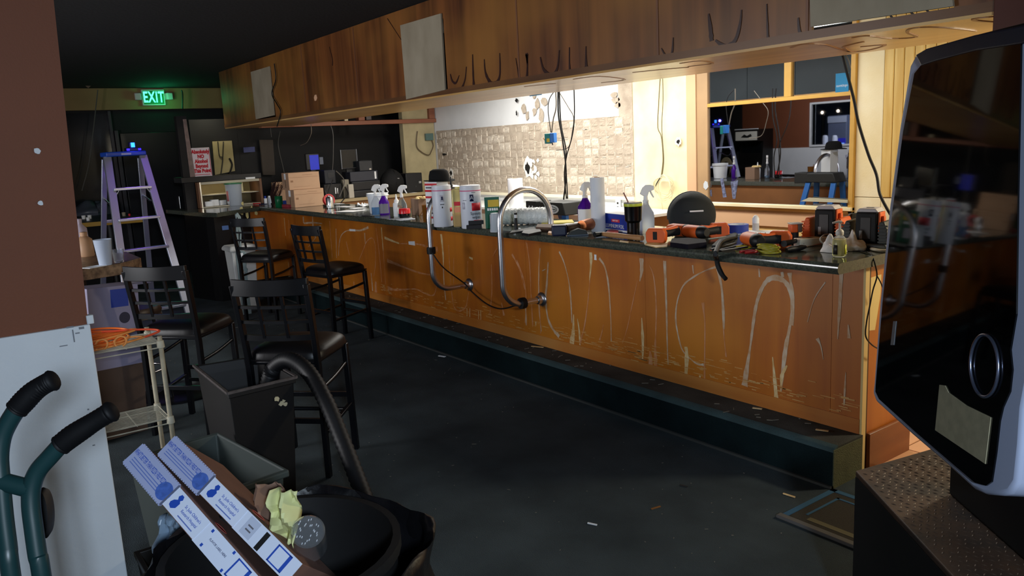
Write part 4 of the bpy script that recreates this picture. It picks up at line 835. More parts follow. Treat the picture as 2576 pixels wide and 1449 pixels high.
# drill with navy battery and copper body
def drillset():
    q = tp(1406, 593); t = thing('cordless_drill', 'drill lying down with navy battery and copper-coloured body', 'drill', q, VR)
    MB().bx(-.045, .05, -.04, .05, 0, .07).done('battery', mat('navy plastic', (30, 36, 62), .45), t, bevel=.012, seg=3)
    MB().tube([(.05, .02, .04), (.11, .05, .045), (.17, .09, .05)], [.028, .026, .024], 14).done('grip', mat('dark brown grip', (62, 44, 32), .5), t, smooth=60)
    MB().tube([(.15, .04, .05), (.2, .11, .05), (.24, .17, .05)], [.036, .04, .034], 16).done('motor', mat('copper body', (190, 112, 62), .3, .6), t, smooth=60)
    MB().tube([(.24, .17, .05), (.27, .215, .05), (.285, .235, .05)], [.026, .022, .012], 14).done('chuck', steel, t, smooth=40)
drillset()
q = tp(1455, 592); t = thing('sanding_block', 'dark curved sanding block near the hammer head', 'block', q, VR)
MB().prism([(-.07, 0), (.06, 0), (.05, .03), (.0, .045), (-.05, .03)], -.03, .03, Matrix(((1, 0, 0, 0), (0, 0, 1, 0), (0, 1, 0, 0), (0, 0, 0, 1)))).done('block', mat('sanding grey', (56, 60, 58), .7), t, bevel=.004)
MB().bx(-.072, .062, -.031, .031, 0, .008).done('sole', mat('steel blue', (70, 84, 100), .4), t, bevel=.002)
q0, q1 = tp(1517, 596), tp(1616, 607); t = thing('hammer', 'claw hammer with long wooden handle lying along the bar edge', 'hammer', q0)
q0.z = q1.z = TZ+.018; MB().tube([q0.lerp(q1, i/8) for i in range(9)], [.013, .0145, .016, .0165, .016, .0155, .016, .017, .015], 14).done('handle', woodh, t, world=True, smooth=60)
hd = q0+(q0-q1).normalized()*.012; sd = Vector((-(q1-q0).y, (q1-q0).x, 0)).normalized()
mb = MB(); mb.tube([hd-sd*.055, hd-sd*.03, hd, hd+sd*.02], [.017, .015, .014, .013], 12); mb.done('head', mat('dark iron', (40, 42, 44), .4, .7), t, world=True, smooth=50)
for s in (-1, 1):
    d = (q1-q0).normalized(); MB().tube([hd+sd*.015+d*.006*s, hd+sd*.05+d*.01*s, hd+sd*.075+d*.014*s+Vector((0, 0, -.008))], [.008, .007, .003], 8).done('claw', mat('dark iron', (40, 42, 44), .4, .7), t, world=True, smooth=50)
flat('paint_chip', 'pale wood splinter lying under the hammer handle', 'splinter', [(1558, 609), (1560, 606), (1582, 609), (1581, 612)], glc, .004)
flat('red_cutter', 'flat red cutter lying behind the hammer handle', 'cutter', [(1525, 588), (1530, 583), (1555, 581), (1556, 587)], mat('coral red', (206, 84, 70), .5), .014)
mb = MB(); q = tp(1490, 575)                                    # heap of bits and fittings
for i in range(16):
    a = random.uniform(0, 3.1); c = q+Vector((random.uniform(-.1, .1), random.uniform(-.05, .05), 0))
    mb.tube([(c.x-.02*math.cos(a), c.y-.02*math.sin(a), TZ+.012), (c.x+.02*math.cos(a), c.y+.02*math.sin(a), TZ+.018)], random.uniform(.005, .011), 8)
tag(mb.done('metal_fittings', mat('dull fittings', (128, 128, 122), .35, .7)), 'loose heap of metal fittings at the foot of the slim paper roll', 'fittings', kind='stuff')
# foil box
q0, q1 = P(1523, 580, Z=TZ), P(1580, 588, Z=TZ); c = (q0+q1)/2; rz = math.atan2((q1-q0).y, (q1-q0).x); L_ = (q1-q0).length
L_ = .30; t = thing('foil_box', 'blue and white aluminium foil box standing behind the black tumbler', 'box', c+Vector((0, .06, 0)), rz)
MB().bx(-L_/2, L_/2, -.055, .055, 0, .115).done('body', mat('foil blue', (30, 56, 160), .4), t, bevel=.003, smooth=0)
MB().bx(-L_/2-.0005, L_/2+.0005, -.0556, .0556, .1145, .1165).done('white_top', paper, t, smooth=0)
MB().bx(-L_/2, L_/2, -.0562, -.055, .004, .016).done('white_band', paper, t, smooth=0)
MB().bx(-.05, .045, -.0566, -.055, .062, .082).done('red_badge', red_m, t, bevel=.0005)
FT = frame((0, -.0568, 0), (1, 0, 0), (0, 0, 1))
text('ALUMINUM FOIL', .035, FT @ Matrix.Translation((-.02, .036, 0)), paper, t, sx=.9)
text('HEAVY DUTY', .014, FT @ Matrix.Translation((-.003, .072, 0.0002)), paper, t, sx=.8)
# tumbler with straw
q = tp(1594, 595); t = thing('black_tumbler', 'tall black tumbler with lime rim band and a straw by the foil box', 'tumbler', q)
MB().lathe([(.035, 0), (.038, .004), (.039, .085), (.051, .1), (.054, .185), (.055, .19)], n=32).done('body', mat('tumbler black', (6, 6, 7), .25), t, smooth=35)
MB().lathe([(.0555, .186), (.056, .189), (.056, .2), (.0555, .203)], n=32).done('lime_band', mat('lime band', (196, 206, 60), .4), t, smooth=35)
MB().lathe([(.055, .2), (.056, .206), (.05, .211), (0, .212)], n=32).done('lid', mat('clear lid', (170, 172, 178), .2, trans=.4), t, smooth=35)
dr_ = -RT; MB().tube([(-.01*RT.x, -.01*RT.y, .1), (-.03*RT.x, -.03*RT.y, .215), (-.055*RT.x, -.055*RT.y, .27)], .0045, 10).done('straw', mat('pink brown straw', (150, 96, 88), .3), t, smooth=60)
# ball shaped speaker
q = tp(1741, 588); r = 61*mpp(q)*.97; t = thing('ball_speaker', 'large dark round speaker with a small white badge on the bar', 'speaker', (q.x, q.y, TZ), VR)
MB().lathe([(r*(1-((z-.78)**2))**.5, r*z) for z in [0, .05, .12, .2, .3, .42, .55, .68, .8, .92, 1.05, 1.18, 1.3, 1.42, 1.52, 1.61, 1.68, 1.73, 1.765]]+[(0, r*1.78)], n=48, sy=.85).done('grille', mat('speaker cloth', (34, 40, 42), .7, bump=.5, bs=600), t, smooth=80)
tb_ = MB(); tb_.bx(-.038, .042, -r*.84-.003, -r*.84+.01, r*1.0, r*1.0+.009); tb_.done('badge', mat('badge white', (240, 240, 240), .3), t, bevel=.001)
MB().tube([(r*.985*math.cos(a), .03, r*.78+r*.985*math.sin(a)) for a in [rad(-8+9.8*i) for i in range(21)]], .005, 8).done('rim_ring', mat('speaker rim', (70, 74, 74), .4), t, smooth=60)
# notebooks with spiral
for i, (px, py, L_, lb) in enumerate([(1690, 590, .3, 'white spiral notebook lying left of the ball speaker'), (1850, 592, .42, 'white spiral notebook lying right of the ball speaker')]):
    q = tp(px, py); t = thing('spiral_notebook', lb, 'notebook', (q.x, q.y+.1, TZ), VR-.45)
    MB().bx(-L_/2, L_/2, -.08, .08, 0, .01).done('pages', paper, t, bevel=.001, smooth=0)
    mb = MB()
    for k in range(16): mb.tube([(-L_/2+.01+k*(L_-.02)/15, -.074+.008*math.cos(a), .007+.008*math.sin(a)) for a in [j*1.05 for j in range(6)]], .0015, 5, closed=True)
    tag(mb.done('spiral', tool_grey, t), kind='stuff')
q = tp(1847, 590); t = thing('blue_tape', 'roll of blue masking tape lying on the notebook', 'tape', (q.x, q.y+.03, TZ+.0105))
MB().lathe([(.045, 0), (.064, 0), (.064, .048), (.045, .048), (.045, 0)], n=36).done('tape', mat('tape blue', (46, 70, 170), .5), t, smooth=35)
MB().lathe([(.042, .0005), (.0449, .0005), (.0449, .0475), (.042, .0475), (.042, .0005)], n=36).done('core', paper, t, smooth=35)
q = tp(1901, 583); t = thing('dropper_bottle', 'small white dropper bottle standing behind the orange drill', 'bottle', q)
MB().lathe([(.019, 0), (.02, .003), (.02, .05), (.019, .052)], n=20).done('body', frost, t, smooth=40)
MB().lathe([(.02, .052), (.021, .08), (.012, .095), (.005, .1), (0, .101)], n=18).done('cap', white_plastic, t, smooth=40)
# ------------------------------------------------------------------ orange cordless tools lying on their sides
def lying_tool(foot, head, label, rev=False, turn=0.0):
    f = tp(*foot); hh = tp(*head); d = (hh-f); d.z = 0; L_ = d.length; rz = math.atan2(d.y, d.x)
    t = thing('orange_drill', label, 'drill', (f.x, f.y, TZ), rz, 'orange cordless tools on the bar')
    M = Matrix(((0, 0, 1, 0), (1, 0, 0, 0), (0, 1, 0, 0), (0, 0, 0, 1)))          # local yz profile, extruded along x
    foot_poly = [(-.05, .0), (-.058, .02), (-.058, .06), (-.042, .085), (.042, .085), (.058, .06), (.058, .02), (.05, 0)]
    yS = -1 if rev else 1
    FT_ = Matrix.Translation((0, 0, 0)) @ Matrix.Rotation(rad(VRD+90-32)+turn-rz, 4, 'Z')
    fo = MB(FT_); fo.prism(foot_poly, -.022, .02, M); fo = fo.done('battery_foot', tool_orange, t, bevel=.006, seg=3)
    MB(FT_).bx(-.0235, -.018, -.012, .014, .02, .066).done('battery_slot', mat('slot black', (12, 10, 10), .7), fo, bevel=.002)
    MB().tube([(.02, 0, .045), (L_*.45, .005, .045), (L_*.75, .0, .048)], [.026, .022, .026], 14).done('grip', tool_grey, t, smooth=60)
    MB().tube([(.02, 0, .068), (L_*.4, .004, .066), (L_*.7, 0, .07)], [.012, .01, .014], 10).done('grip_spine', tool_orange, t, smooth=60)
    bod = MB(); bod.tube([(L_*.88, .09*yS, .05), (L_*.88, .06*yS, .05), (L_*.88, -.03*yS, .05)], [.03, .037, .036], 18); bod.done('motor_housing', tool_orange, t, smooth=50)
    MB().tube([(L_*.88, -.03*yS, .05), (L_*.88, -.05*yS, .05), (L_*.88, -.075*yS, .05), (L_*.88, -.085*yS, .05)], [.036, .037, .03, .022], 18).done('chuck', tool_black, t, smooth=45)
    return t
lying_tool((1652, 611), (1722, 599), 'orange drill whose slotted foot faces out beside the hammer handle')
lying_tool((1808, 597), (1744, 606), 'orange and grey drill lying in front of the ball speaker', True, .5)
lying_tool((1962, 622), (1885, 628), 'orange drill lying with slotted foot toward the chargers', True)
flat('cream_chips', 'broken cream plastic pieces under the foot of the leftmost orange drill', 'plastic pieces', [(1622, 617), (1628, 612), (1680, 614), (1678, 622), (1650, 624)], glc, .006)
flat('tool_pouch', 'flat black and purple tool pouch at the bar edge', 'pouch', [(1686, 622), (1690, 612), (1730, 610), (1775, 614), (1778, 622), (1730, 628)], mat('pouch', (20, 17, 30), .75, var=.5, vs=30, spec=.15), .028)
flat('floor_scraper', 'wide black scraper blade lying flat right of the ball speaker', 'scraper', [(1790, 626), (1812, 606), (1850, 592), (1856, 596), (1838, 616), (1812, 628)], mat('scraper grey', (36, 40, 40), .6, spec=.2), .02)
for i, (a, b, m, lb) in enumerate([((1790, 632), (1850, 616), tool_black, 'black pry bar nearest the bar edge right of the pouch'), ((1800, 638), (1868, 622), tool_grey, 'grey pry bar behind the hanging strap'), ((1812, 640), (1880, 630), tool_black, 'black screwdriver shaft beside the red pliers'), ((1780, 612), (1826, 606), mat('pale steel', (96, 98, 90), .5, .2), 'pale steel strip under the scraper blade')]):
    q0, q1 = tp(*a), tp(*b); q0.z = q1.z = TZ+.01+.004*i; tag(MB().bar(q0, q1, .016, .008).done('pry_bar', m, smooth=0, bevel=.002), lb, 'tool', 'flat bars at the bar edge')
# strap hanging over the edge
q = [tp(1850, 612), tp(1815, 622), P(1800, 636, Z=TZ+.012), P(1803, 650, Y=CF-.012), P(1806, 668, Y=CF-.012), P(1816, 690, Y=CF-.014), P(1826, 702, Y=CF-.02)]
q[0].z = q[1].z = TZ+.03
tag(MB().tube(smooth_pts(q, 4), [.012]*13+[.013]*8+[.012]*4, 8).done('hanging_strap', mat('strap black', (20, 19, 19), .6)), 'black strap hanging over the bar edge in front of the tools', 'strap')
# pliers, tape measure, screwdriver
def pliers(a, b, m, label):
    q0, q1 = tp(*a), tp(*b); q0.z = q1.z = TZ+.01; t = thing('pliers', label, 'pliers', q0); d = (q1-q0); s = Vector((-d.y, d.x, 0)).normalized()
    for k in (-1, 1): MB().tube(smooth_pts([q0+s*.022*k, q0.lerp(q1, .35)+s*.026*k, q0.lerp(q1, .65)+s*.006*k], 4), .007, 8).done('handle', m, t, world=True, smooth=60)
    for k in (-1, 1): MB().tube([q0.lerp(q1, .62)-s*.005*k, q0.lerp(q1, .8)+s*.008*k, q1+s*.002*k], [.009, .008, .003], 8).done('jaw', mat('dark iron', (40, 42, 44), .4, .7), t, world=True, smooth=50)
pliers((1868, 640), (1928, 634), mat('red grip', (150, 24, 30), .4), 'red handled pliers lying before the yellow tape measure')
pliers((1858, 628), (1905, 622), mat('yellow grip', (190, 170, 40), .4), 'yellow gripped pliers half under the lying orange drill')
q = tp(1930, 637); t = thing('wire_bundle', 'olive yellow wire bundle lying at the bar edge', 'wire', q)
for k in range(6): MB().tube(arc((random.uniform(-.012, .012), random.uniform(-.012, .012), .008+.006*k), random.uniform(.035, .055), 0, 350, 18, (1, 0, 0), (0, .7, .1*random.uniform(-1, 1))), .005, 6).done('strand', mat('olive wire', (150, 140, 34), .4), t, smooth=60)
q = tp(1922, 622); tag(MB().surf(10, 10, lambda u, v: (q.x+(u-.5)*.13, q.y+(v-.5)*.09, TZ+.006+.035*abs(noise.noise(Vector((u*4, v*4, 5))))*math.sin(3.14*u))).done('white_rag_scrap', paper, smooth=60, solid=.002), 'crumpled white tissue between the drill and the wire bundle', 'tissue')
q0, q1, q2 = tp(1978, 636), tp(2026, 628), tp(2076, 618); t = thing('screwdriver', 'long screwdriver with black handle lying near the soap bottle', 'screwdriver', q0)
for v in (q0, q1, q2): v.z = TZ+.014
MB().tube([q0.lerp(q1, i/6) for i in range(7)], [.01, .015, .0155, .013, .015, .013, .008], 12).done('handle', tool_black, t, world=True, smooth=60)
MB().tube([q1, q2], .0035, 8).done('shaft', steel, t, world=True, smooth=60)
q0, q1 = tp(1972, 628), tp(2016, 617); q0.z = q1.z = TZ+.03; tag(MB().tube([q0, q0.lerp(q1, .3), q1], [.017, .014, .01], 10).done('nut_driver', tool_black), 'short black nut driver lying above the long screwdriver', 'tool')
# power strip, chargers
q0, q1 = tp(1998, 622), tp(2112, 612); c = (q0+q1)/2; rz = math.atan2((q1-q0).y, (q1-q0).x)
t = thing('power_strip', 'long white power strip lying behind the screwdriver', 'power strip', (c.x, c.y+.02, TZ), rz); L_ = (q1-q0).length
MB().bx(-L_/2, L_/2, -.03, .03, 0, .042).done('body', mat('ivory plastic', (226, 222, 200), .4), t, bevel=.004)
for k in range(5): MB().bx(-L_/2+.06+k*.06, -L_/2+.085+k*.06, -.014, .014, .042, .043).done('socket', mat('socket grey', (90, 88, 80), .6), t, smooth=0)
MB().bx(-.11, -.108, -.0305, -.03, .015, .02).done('switch', tool_black, t)
q = tp(1999, 613); t = thing('pocket_light', 'small orange and grey work light standing before the orange charger', 'lamp', q, VR)
MB().bx(-.035, .03, -.03, .03, 0, .035).done('base', tool_grey, t, bevel=.008)
MB().tube([(0, 0, .03), (.0, 0, .065)], .02, 12).done('neck', tool_grey, t)
MB().bx(-.028, .008, -.028, .028, .062, .105).done('head', tool_orange, t, bevel=.005)
MB().bx(.008, .03, -.028, .028, .062, .105).done('head_side', mat('brown grey plastic', (96, 84, 74), .5), t, bevel=.004)
MB().bx(-.03, .032, -.03, .03, .105, .111).done('top_plate', mat('pale grey plastic', (196, 190, 176), .5), t, bevel=.002)
MB().bx(-.005, .005, -.031, -.03, .02, .026).done('indicator', mat('green light', (60, 200, 60), .4, emit=(60, 220, 60), es=1.0), t)
def charger(px, py, sc, m, label, blab, pxb, pyb):
    q = tp(px, py); t = thing('battery_charger', label, 'charger', q, VR-.75)
    w_ = sc
    MB().prism([(-w_*.5, 0), (w_*.5, 0), (w_*.47, .03), (-w_*.47, .03)], -.075, .085, Matrix(((1, 0, 0, 0), (0, 0, 1, 0), (0, 1, 0, 0), (0, 0, 0, 1)))).done('base', m, t, bevel=.006)
    for s in (-1, 1):
        cheek = MB(); a = w_*.5*s; b = w_*.29*s
        cheek.prism([(a*.98, .03), (b, .03), (b*1.02, .135), (a*.80, .14), (a*.93, .1)], -.06, .085, Matrix(((1, 0, 0, 0), (0, 0, 1, 0), (0, 1, 0, 0), (0, 0, 0, 1)))); ck = cheek.done('cheek', m, t, bevel=.006)
        for k in range(6): MB().bx(min(a*.97, b*.98), max(a*.97, b*.98), -.0665, -.06, .036+k*.0155, .044+k*.0155).done('rib', m, ck, bevel=.002)
    tg = MB(); tg.bx(-.05, .05, -.076, -.06, .008, .02); tg.done('maker_badge', tool_grey, t)
    bt = thing('battery_pack', blab, 'battery', (q.x, q.y+.01, TZ+.0308), VR-.75, 'battery packs in the chargers')
    mb = MB(); mb.prism([(-.052, 0), (.052, 0), (.052, .15), (-.052, .15)], -.055, .045, Matrix(((1, 0, 0, 0), (0, 0, 1, 0), (0, 1, 0, 0), (0, 0, 0, 1)))); mb.done('case', tool_grey, bt, bevel=.01, seg=3)
    MB().bx(-.026, .022, -.0575, -.055, .02, .125).done('front_plate', mat('plate grey', (62, 60, 60), .4), bt, bevel=.003)
    MB().bx(-.03, -.016, -.058, -.056, .02, .06).done('label_sticker', mat('sticker', (170, 172, 176), .5), bt, smooth=0)
    cp_ = MB(); cp_.prism([(-.05, .15), (.055, .15), (.04, .168), (-.036, .168)], -.052, .042, Matrix(((1, 0, 0, 0), (0, 0, 1, 0), (0, 1, 0, 0), (0, 0, 0, 1)))); cp_.done('top_cap', mat('cap white', (214, 212, 216), .4), bt, bevel=.004)
    MB().bx(-.016, .018, -.01, .006, .168, .1695).done('contact_slot', tool_black, bt, smooth=0)
    MB().bx(.052, .062, -.045, .03, .05, .15).done('latch', tool_orange, bt, bevel=.004)
    MB().bx(.058, .076, -.03, .0, .075, .13).done('latch_button', tool_orange, bt, bevel=.004)
    return t
charger(2080, 612, .225, tool_orange, 'orange battery charger with upright ribs behind the soap bottle', 'grey battery pack standing in the orange charger', 0, 0)
charger(2184, 624, .225, mat('charger grey', (66, 70, 70), .5), 'dark grey ribbed battery charger near the bar end', 'grey battery pack standing in the dark grey charger', 0, 0)
q = P(2150, 592, Y=3.87); t = thing('black_pouch', 'black folded pouch behind the two chargers', 'pouch', (q.x, q.y, TZ), VR)
MB().prism([(-.06, 0), (.06, 0), (.055, .1), (.02, .15), (-.03, .15), (-.05, .09)], -.02, .02, Matrix(((1, 0, 0, 0), (0, 0, 1, 0), (0, 1, 0, 0), (0, 0, 0, 1)))).done('pouch', mat('olive black', (50, 48, 38), .7), t, bevel=.01)
# soap dispenser
q = tp(2111, 645); t = thing('soap_bottle', 'clear pump bottle of pale yellow hand soap at the bar end', 'bottle', q, VR)
MB().lathe([(.028, 0), (.031, .004), (.031, .07), (.028, .085), (.016, .098), (.014, .104)], n=24).done('bottle', clear, t, smooth=45)
MB().lathe([(.027, .003), (.0295, .006), (.0295, .068), (.026, .08), (0, .082)], n=24).done('soap', mat('yellow soap', (238, 232, 150), .1, trans=.4, ior=1.3), t, smooth=45)
for a, m in ((-2.6, mat('dark label', (40, 38, 34), .5)), (-.75, mat('lime label', (196, 200, 40), .5))):
    MB().surf(6, 2, lambda u, v, a=a: (.0316*math.cos(a+.8*(u-.5)), .0316*math.sin(a+.8*(u-.5)), .012+.045*v)).done('label_sheet', m, t, smooth=60, solid=.0006)
MB().lathe([(.016, .1), (.018, .102), (.018, .118), (.014, .124), (.005, .13), (.005, .16)], n=18).done('pump_collar', mat('pump plastic', (226, 226, 220), .35), t, smooth=45)
MB().tube([(.008, 0, .16), (-.008, 0, .163), (-.034, 0, .158)], [.007, .006, .004], 10).done('pump_spout', mat('pump plastic', (226, 226, 220), .35), t, smooth=60)
for i, (px, py, w_, lb) in enumerate(((2088, 634, .12, 'crumpled white rag left of the soap bottle'), (2136, 630, .13, 'crumpled white rag right of the soap bottle'))):
    q = tp(px, py); R_ = MB(); sd_ = i*11.3
    def fn(u, v, q=q, w_=w_, sd_=sd_):
        a = 6.2832*u; rr = w_*.5*math.sin(min(1.57, v*1.57+.0))*(1+.35*noise.noise(Vector((math.cos(a)*1.6+sd_, math.sin(a)*1.6, v*2))))
        return (q.x+rr*math.cos(a), q.y+.02+rr*.8*math.sin(a), TZ+.001+.075*max(0, (1-v))*(1+.7*noise.noise(Vector((math.cos(a)*3*v+sd_, math.sin(a)*3*v, 2)))))
    R_.surf(36, 14, fn); tag(R_.done('rag', mat('rag white', (240, 240, 238), .9), smooth=80), lb, 'rag', 'white rags by the soap bottle')
# cables at the bar end
q = [tp(2086, 622), P(2064, 606, Z=TZ+.05), P(2072, 592, Z=TZ+.06), P(2096, 590, Z=TZ+.045), tp(2120, 604)]
tag(MB().tube(smooth_pts(q, 6), .004, 8).done('cable', mat('grey cable', (150, 148, 140), .5)), 'grey lead looping over the power strip behind the soap bottle', 'cable')
q = [tp(2140, 610), tp(2162, 616), tp(2186, 628), tp(2210, 634), tp(2236, 636)]
for v in q: v.z += .008
tag(MB().tube(smooth_pts(q, 6), .008, 8).done('cable', mat('cream cable', (232, 224, 200), .5)), 'thick cream cable running across the bar end', 'cable')
ex = tx1+.006
q = [tp(2145, 634), tp(2170, 634), tp(2192, 641), P(2200, 660, X=ex), P(2206, 694, X=ex), P(2196, 730, X=ex), P(2188, 770, X=ex), P(2180, 810, X=ex), P(2178, 846, X=ex), P(2194, 868, X=ex), P(2215, 880, X=ex)]
for v in q[:3]: v.z += .004
tag(MB().tube(smooth_pts(q, 6), .0035, 8).done('cable', cable_m), 'black lead hanging down the bar end from the worktop', 'cable')
q = [P(2206, 694, X=ex+.008), P(2216, 712, X=ex+.01), P(2226, 740, X=ex+.012)]
tag(MB().tube(smooth_pts(q, 6), .003, 8).done('cable', cable_m), 'short black lead crossing the hanging one at the bar end', 'cable')
# ------------------------------------------------------------------ blue step ladder behind the bar
sa, sb = P(1375, 512, Y=4.12), P(1452, 505, Y=4.12); c = (sa+sb)/2
t = thing('step_ladder', 'blue fibreglass step ladder with black top standing behind the bar', 'ladder', (c.x, 4.12, 0), -.05)
zt = P(1410, 506, Y=4.12).z; bl = mat('ladder blue', (26, 96, 170), .4)
MB().prism([(-.17, zt-.1), (-.15, zt), (.15, zt), (.19, zt-.1)], -.11, .11, Matrix(((1, 0, 0, 0), (0, 0, 1, 0), (0, 1, 0, 0), (0, 0, 0, 1)))).done('top_cap', mat('cap black', (40, 42, 42), .5), t, bevel=.008)
MB().lathe([(.0, 0), (.036, 0), (.036, .0015), (0, .0015)], n=36, sx=2.5, T=Matrix.Translation((.02, -.112, zt-.055)) @ Matrix.Rotation(rad(90), 4, 'X')).done('oval_badge', paper, t)
for k in (1,): MB().tube([(.02+.066*math.cos(a), -.115, zt-.055+.02*math.sin(a)) for a in [6.2832*i/28 for i in range(28)]], .0022, 5, closed=True).done('badge_ring', tool_grey, t)
MB().bx(-.03, .07, -.1155, -.113, zt-.062, zt-.05).done('badge_line', mat('badge grey', (120, 124, 120), .5), t)
for sx_, sy_ in ((-.14, -.1), (.15, -.1), (-.14, .1), (.15, .1)):
    MB().bar((sx_, sy_*.8, zt-.09), (sx_*1.45, sy_*5.2 if sy_ > 0 else sy_*1.4, .01), .03, .055, (1, 0, 0)).done('leg', bl, t, bevel=.003)
for k, z in enumerate((.28, .56, .84)):
    f = 1+.45*(zt-z)/zt; y = -.07-.05*(zt-z)/zt; MB().bx(-.14*f, .15*f, y-.04, y+.04, z-.015, z+.015).done('tread', mat('ladder tread', (150, 152, 156), .4, .7), t, bevel=.004)
q = P(1362, 520, Y=4.12); zz = q.z
MT = Matrix.Translation((q.x-c.x, -.04, zz-.06))
MB(MT).bx(-.075, .075, -.08, .08, 0, .115).done('tool_tray', mat('cap black', (40, 42, 42), .5), t, bevel=.006)
for dx, dz in ((-.02, .07), (.025, .07), (-.045, .035), (.0, .02)): MB(MT).lathe([(0, 0), (.009, 0), (.009, .001), (0, .001)], n=14, T=Matrix.Translation((dx, -.0815, dz)) @ Matrix.Rotation(rad(90), 4, 'X')).done('white_dot', paper, t)
# ================================================================== back counter at the end of the bar with the registers
BCX = -9.62; bz = 1.08
bc = thing('back_counter', 'narrow beige back counter carrying the black registers under the framed opening', 'counter', (BCX-.2, 4.9, 0))
MB().bx(BARX+.002, BCX, 3.98, 5.9, bz-.04, bz).done('counter_top', mat('beige top', (176, 158, 120), .4, var=.1, vs=6), bc, world=True, bevel=.004)
MB().bx(BARX+.002, BCX-.03, 4.0, 5.9, 0, bz-.041).done('counter_front', mat('brown front', (150, 108, 66), .6, var=.2, vs=4), bc, world=True, smooth=0)
dk = mat('register charcoal', (46, 47, 50), .5); dk2 = mat('register dark', (26, 26, 29), .45); bk = mat('screen black', (8, 12, 15), .12)
XC = BCX-.16
def yx(px, py, X=XC): v = P(px, py, X=X); return v.y, v.z
def mach(name, label, cat, px0, px1, py0, py1, X0, dep, m, group=None, base=None):
    y0, zt = yx(px0, py0, X0); y1, zb = yx(px1, py1, X0)
    if base is not None: zb = base
    t = thing(name, label, cat, (X0-dep/2, (y0+y1)/2, zb), 0, group)
    MB().bx(-dep/2, dep/2, -(y1-y0)/2, (y1-y0)/2, 0, zt-zb).done('body', m, t, bevel=.008); return t, (y1-y0), zt-zb, dep/2
t, w_, h, d = mach('till', 'charcoal cash drawer at the bottom of the register stack', 'cash drawer', 885, 960, 481, 497, XC+.08, .3, dk, base=bz+.001)
MB().bx(d, d+.004, -w_/2+.01, w_/2-.01, .01, h-.012).done('drawer_face', dk2, t, bevel=.002); zs = bz+.001+h
t, w_, h, d = mach('till', 'charcoal cash drawer stacked in the middle of the register stack', 'cash drawer', 885, 958, 458, 480, XC+.06, .28, dk, base=zs+.002)
MB().bx(d, d+.004, -w_/2+.01, w_/2-.01, .01, h-.012).done('drawer_face', dk2, t, bevel=.002); zs += h+.002
t, w_, h, d = mach('cash_register', 'charcoal register with white tag on top of the two drawers', 'cash register', 880, 952, 433, 458, XC+.05, .26, mat('register blue grey', (52, 54, 64), .5), base=zs+.002)
MB().bx(d, d+.003, w_/2-.05, w_/2-.025, h*.15, h*.9).done('white_tag', paper, t, smooth=0); zs += h+.002
t, w_, h, d = mach('receipt_printer', 'small dark grey receipt printer on top of the register', 'printer', 903, 938, 405, 432, XC+.04, .16, dk, base=zs+.002)
MB().bx(d, d+.002, w_/2-.05, w_/2-.02, .01, .03).done('silver_key', steel, t); MB().bx(-d+.02, d-.02, -w_/2+.03, w_/2-.03, h, h+.004).done('paper_slot', dk2, t)
t, w_, h, d = mach('monitor', 'dark flat monitor with silver side edges behind the register', 'monitor', 856, 900, 376, 424, XC-.06, .03, dk2)
MB().bx(d, d+.002, -w_/2+.015, w_/2-.015, .02, h-.015).done('screen', bk, t, smooth=0)
for s in (-1, 1): MB().bx(d-.01, d+.004, s*w_/2-.004, s*w_/2+.004, .005, h-.005).done('silver_edge', mat('silver edge', (120, 126, 136), .3, .7), t)
zz = wloc(t).z; MB().bx(-.03, -.005, -.04, .04, bz+.01-zz, .05).done('stand', dk2, t); MB().bx(-.1, .1, -.1, .1, bz+.001-zz, bz+.02-zz).done('stand_base', dk2, t, bevel=.005)
t, w_, h, d = mach('touch_screen', 'small monitor showing a plain blue screen beyond the cardboard boxes', 'monitor', 768, 806, 387, 426, XC-.1, .04, dk2)
MB().bx(d, d+.002, -w_/2+.05, w_/2-.012, .0, h-.02).done('blue_screen', mat('blue screen', (10, 30, 150), .3, emit=(14, 40, 200), es=.45), t, smooth=0)
MB().bx(d-.02, d+.003, w_/2, w_/2+.05, h*.3, h*.75).done('card_reader', mat('reader grey', (96, 104, 122), .4), t, bevel=.003)
zz = wloc(t).z; MB().bx(-.02, .01, -.03, .03, bz+.01-zz, .02).done('stand', dk2, t); MB().bx(-.09, .09, -.09, .09, bz+.001-zz, bz+.02-zz).done('stand_base', dk2, t, bevel=.005)
t, w_, h, d = mach('cash_register', 'dark register behind the right end of the cardboard boxes', 'cash register', 815, 862, 464, 500, XC+.05, .25, dk2, base=bz+.001)
MB().bx(d, d+.003, w_*.1, w_*.16, h*.35, h*.75).done('white_tag', paper, t); MB().bx(d, d+.003, w_*.22, w_*.28, h*.35, h*.7).done('white_tag', paper, t); zs = bz+.001+h
t, w_, h, d = mach('receipt_printer', 'dark blue printer sitting on the register by the boxes', 'printer', 815, 846, 428, 460, XC+.03, .18, mat('printer blue black', (30, 33, 42), .5), base=zs+.002)
MB().bx(d, d+.003, -w_*.2, w_*.35, h*.4, h*.8).done('paper_door', dk, t, bevel=.002)
t, w_, h, d = mach('power_brick', 'white upright power adapter against the register stack', 'adapter', 876, 892, 464, 494, XC+.13, .05, mat('adapter white', (190, 184, 170), .5), base=bz+.001)
t, w_, h, d = mach('power_brick', 'beige adapter box lying behind the white upright one', 'adapter', 862, 880, 452, 478, XC+.02, .08, mat('adapter beige', (150, 142, 124), .5), base=bz+.001)
t, w_, h, d = mach('label_printer', 'wide black printer at the right end of the back counter', 'printer', 1020, 1064, 437, 478, XC+.06, .3, dk2, base=bz+.001)
MB().bx(d, d+.003, w_*.28, w_*.42, h*.45, h*.56).done('badge', mat('badge silver', (150, 150, 150), .4), t); MB().tube([(d, .02, h*.3), (d+.004, .02, h*.3)], .012, 12).done('knob', dk, t)
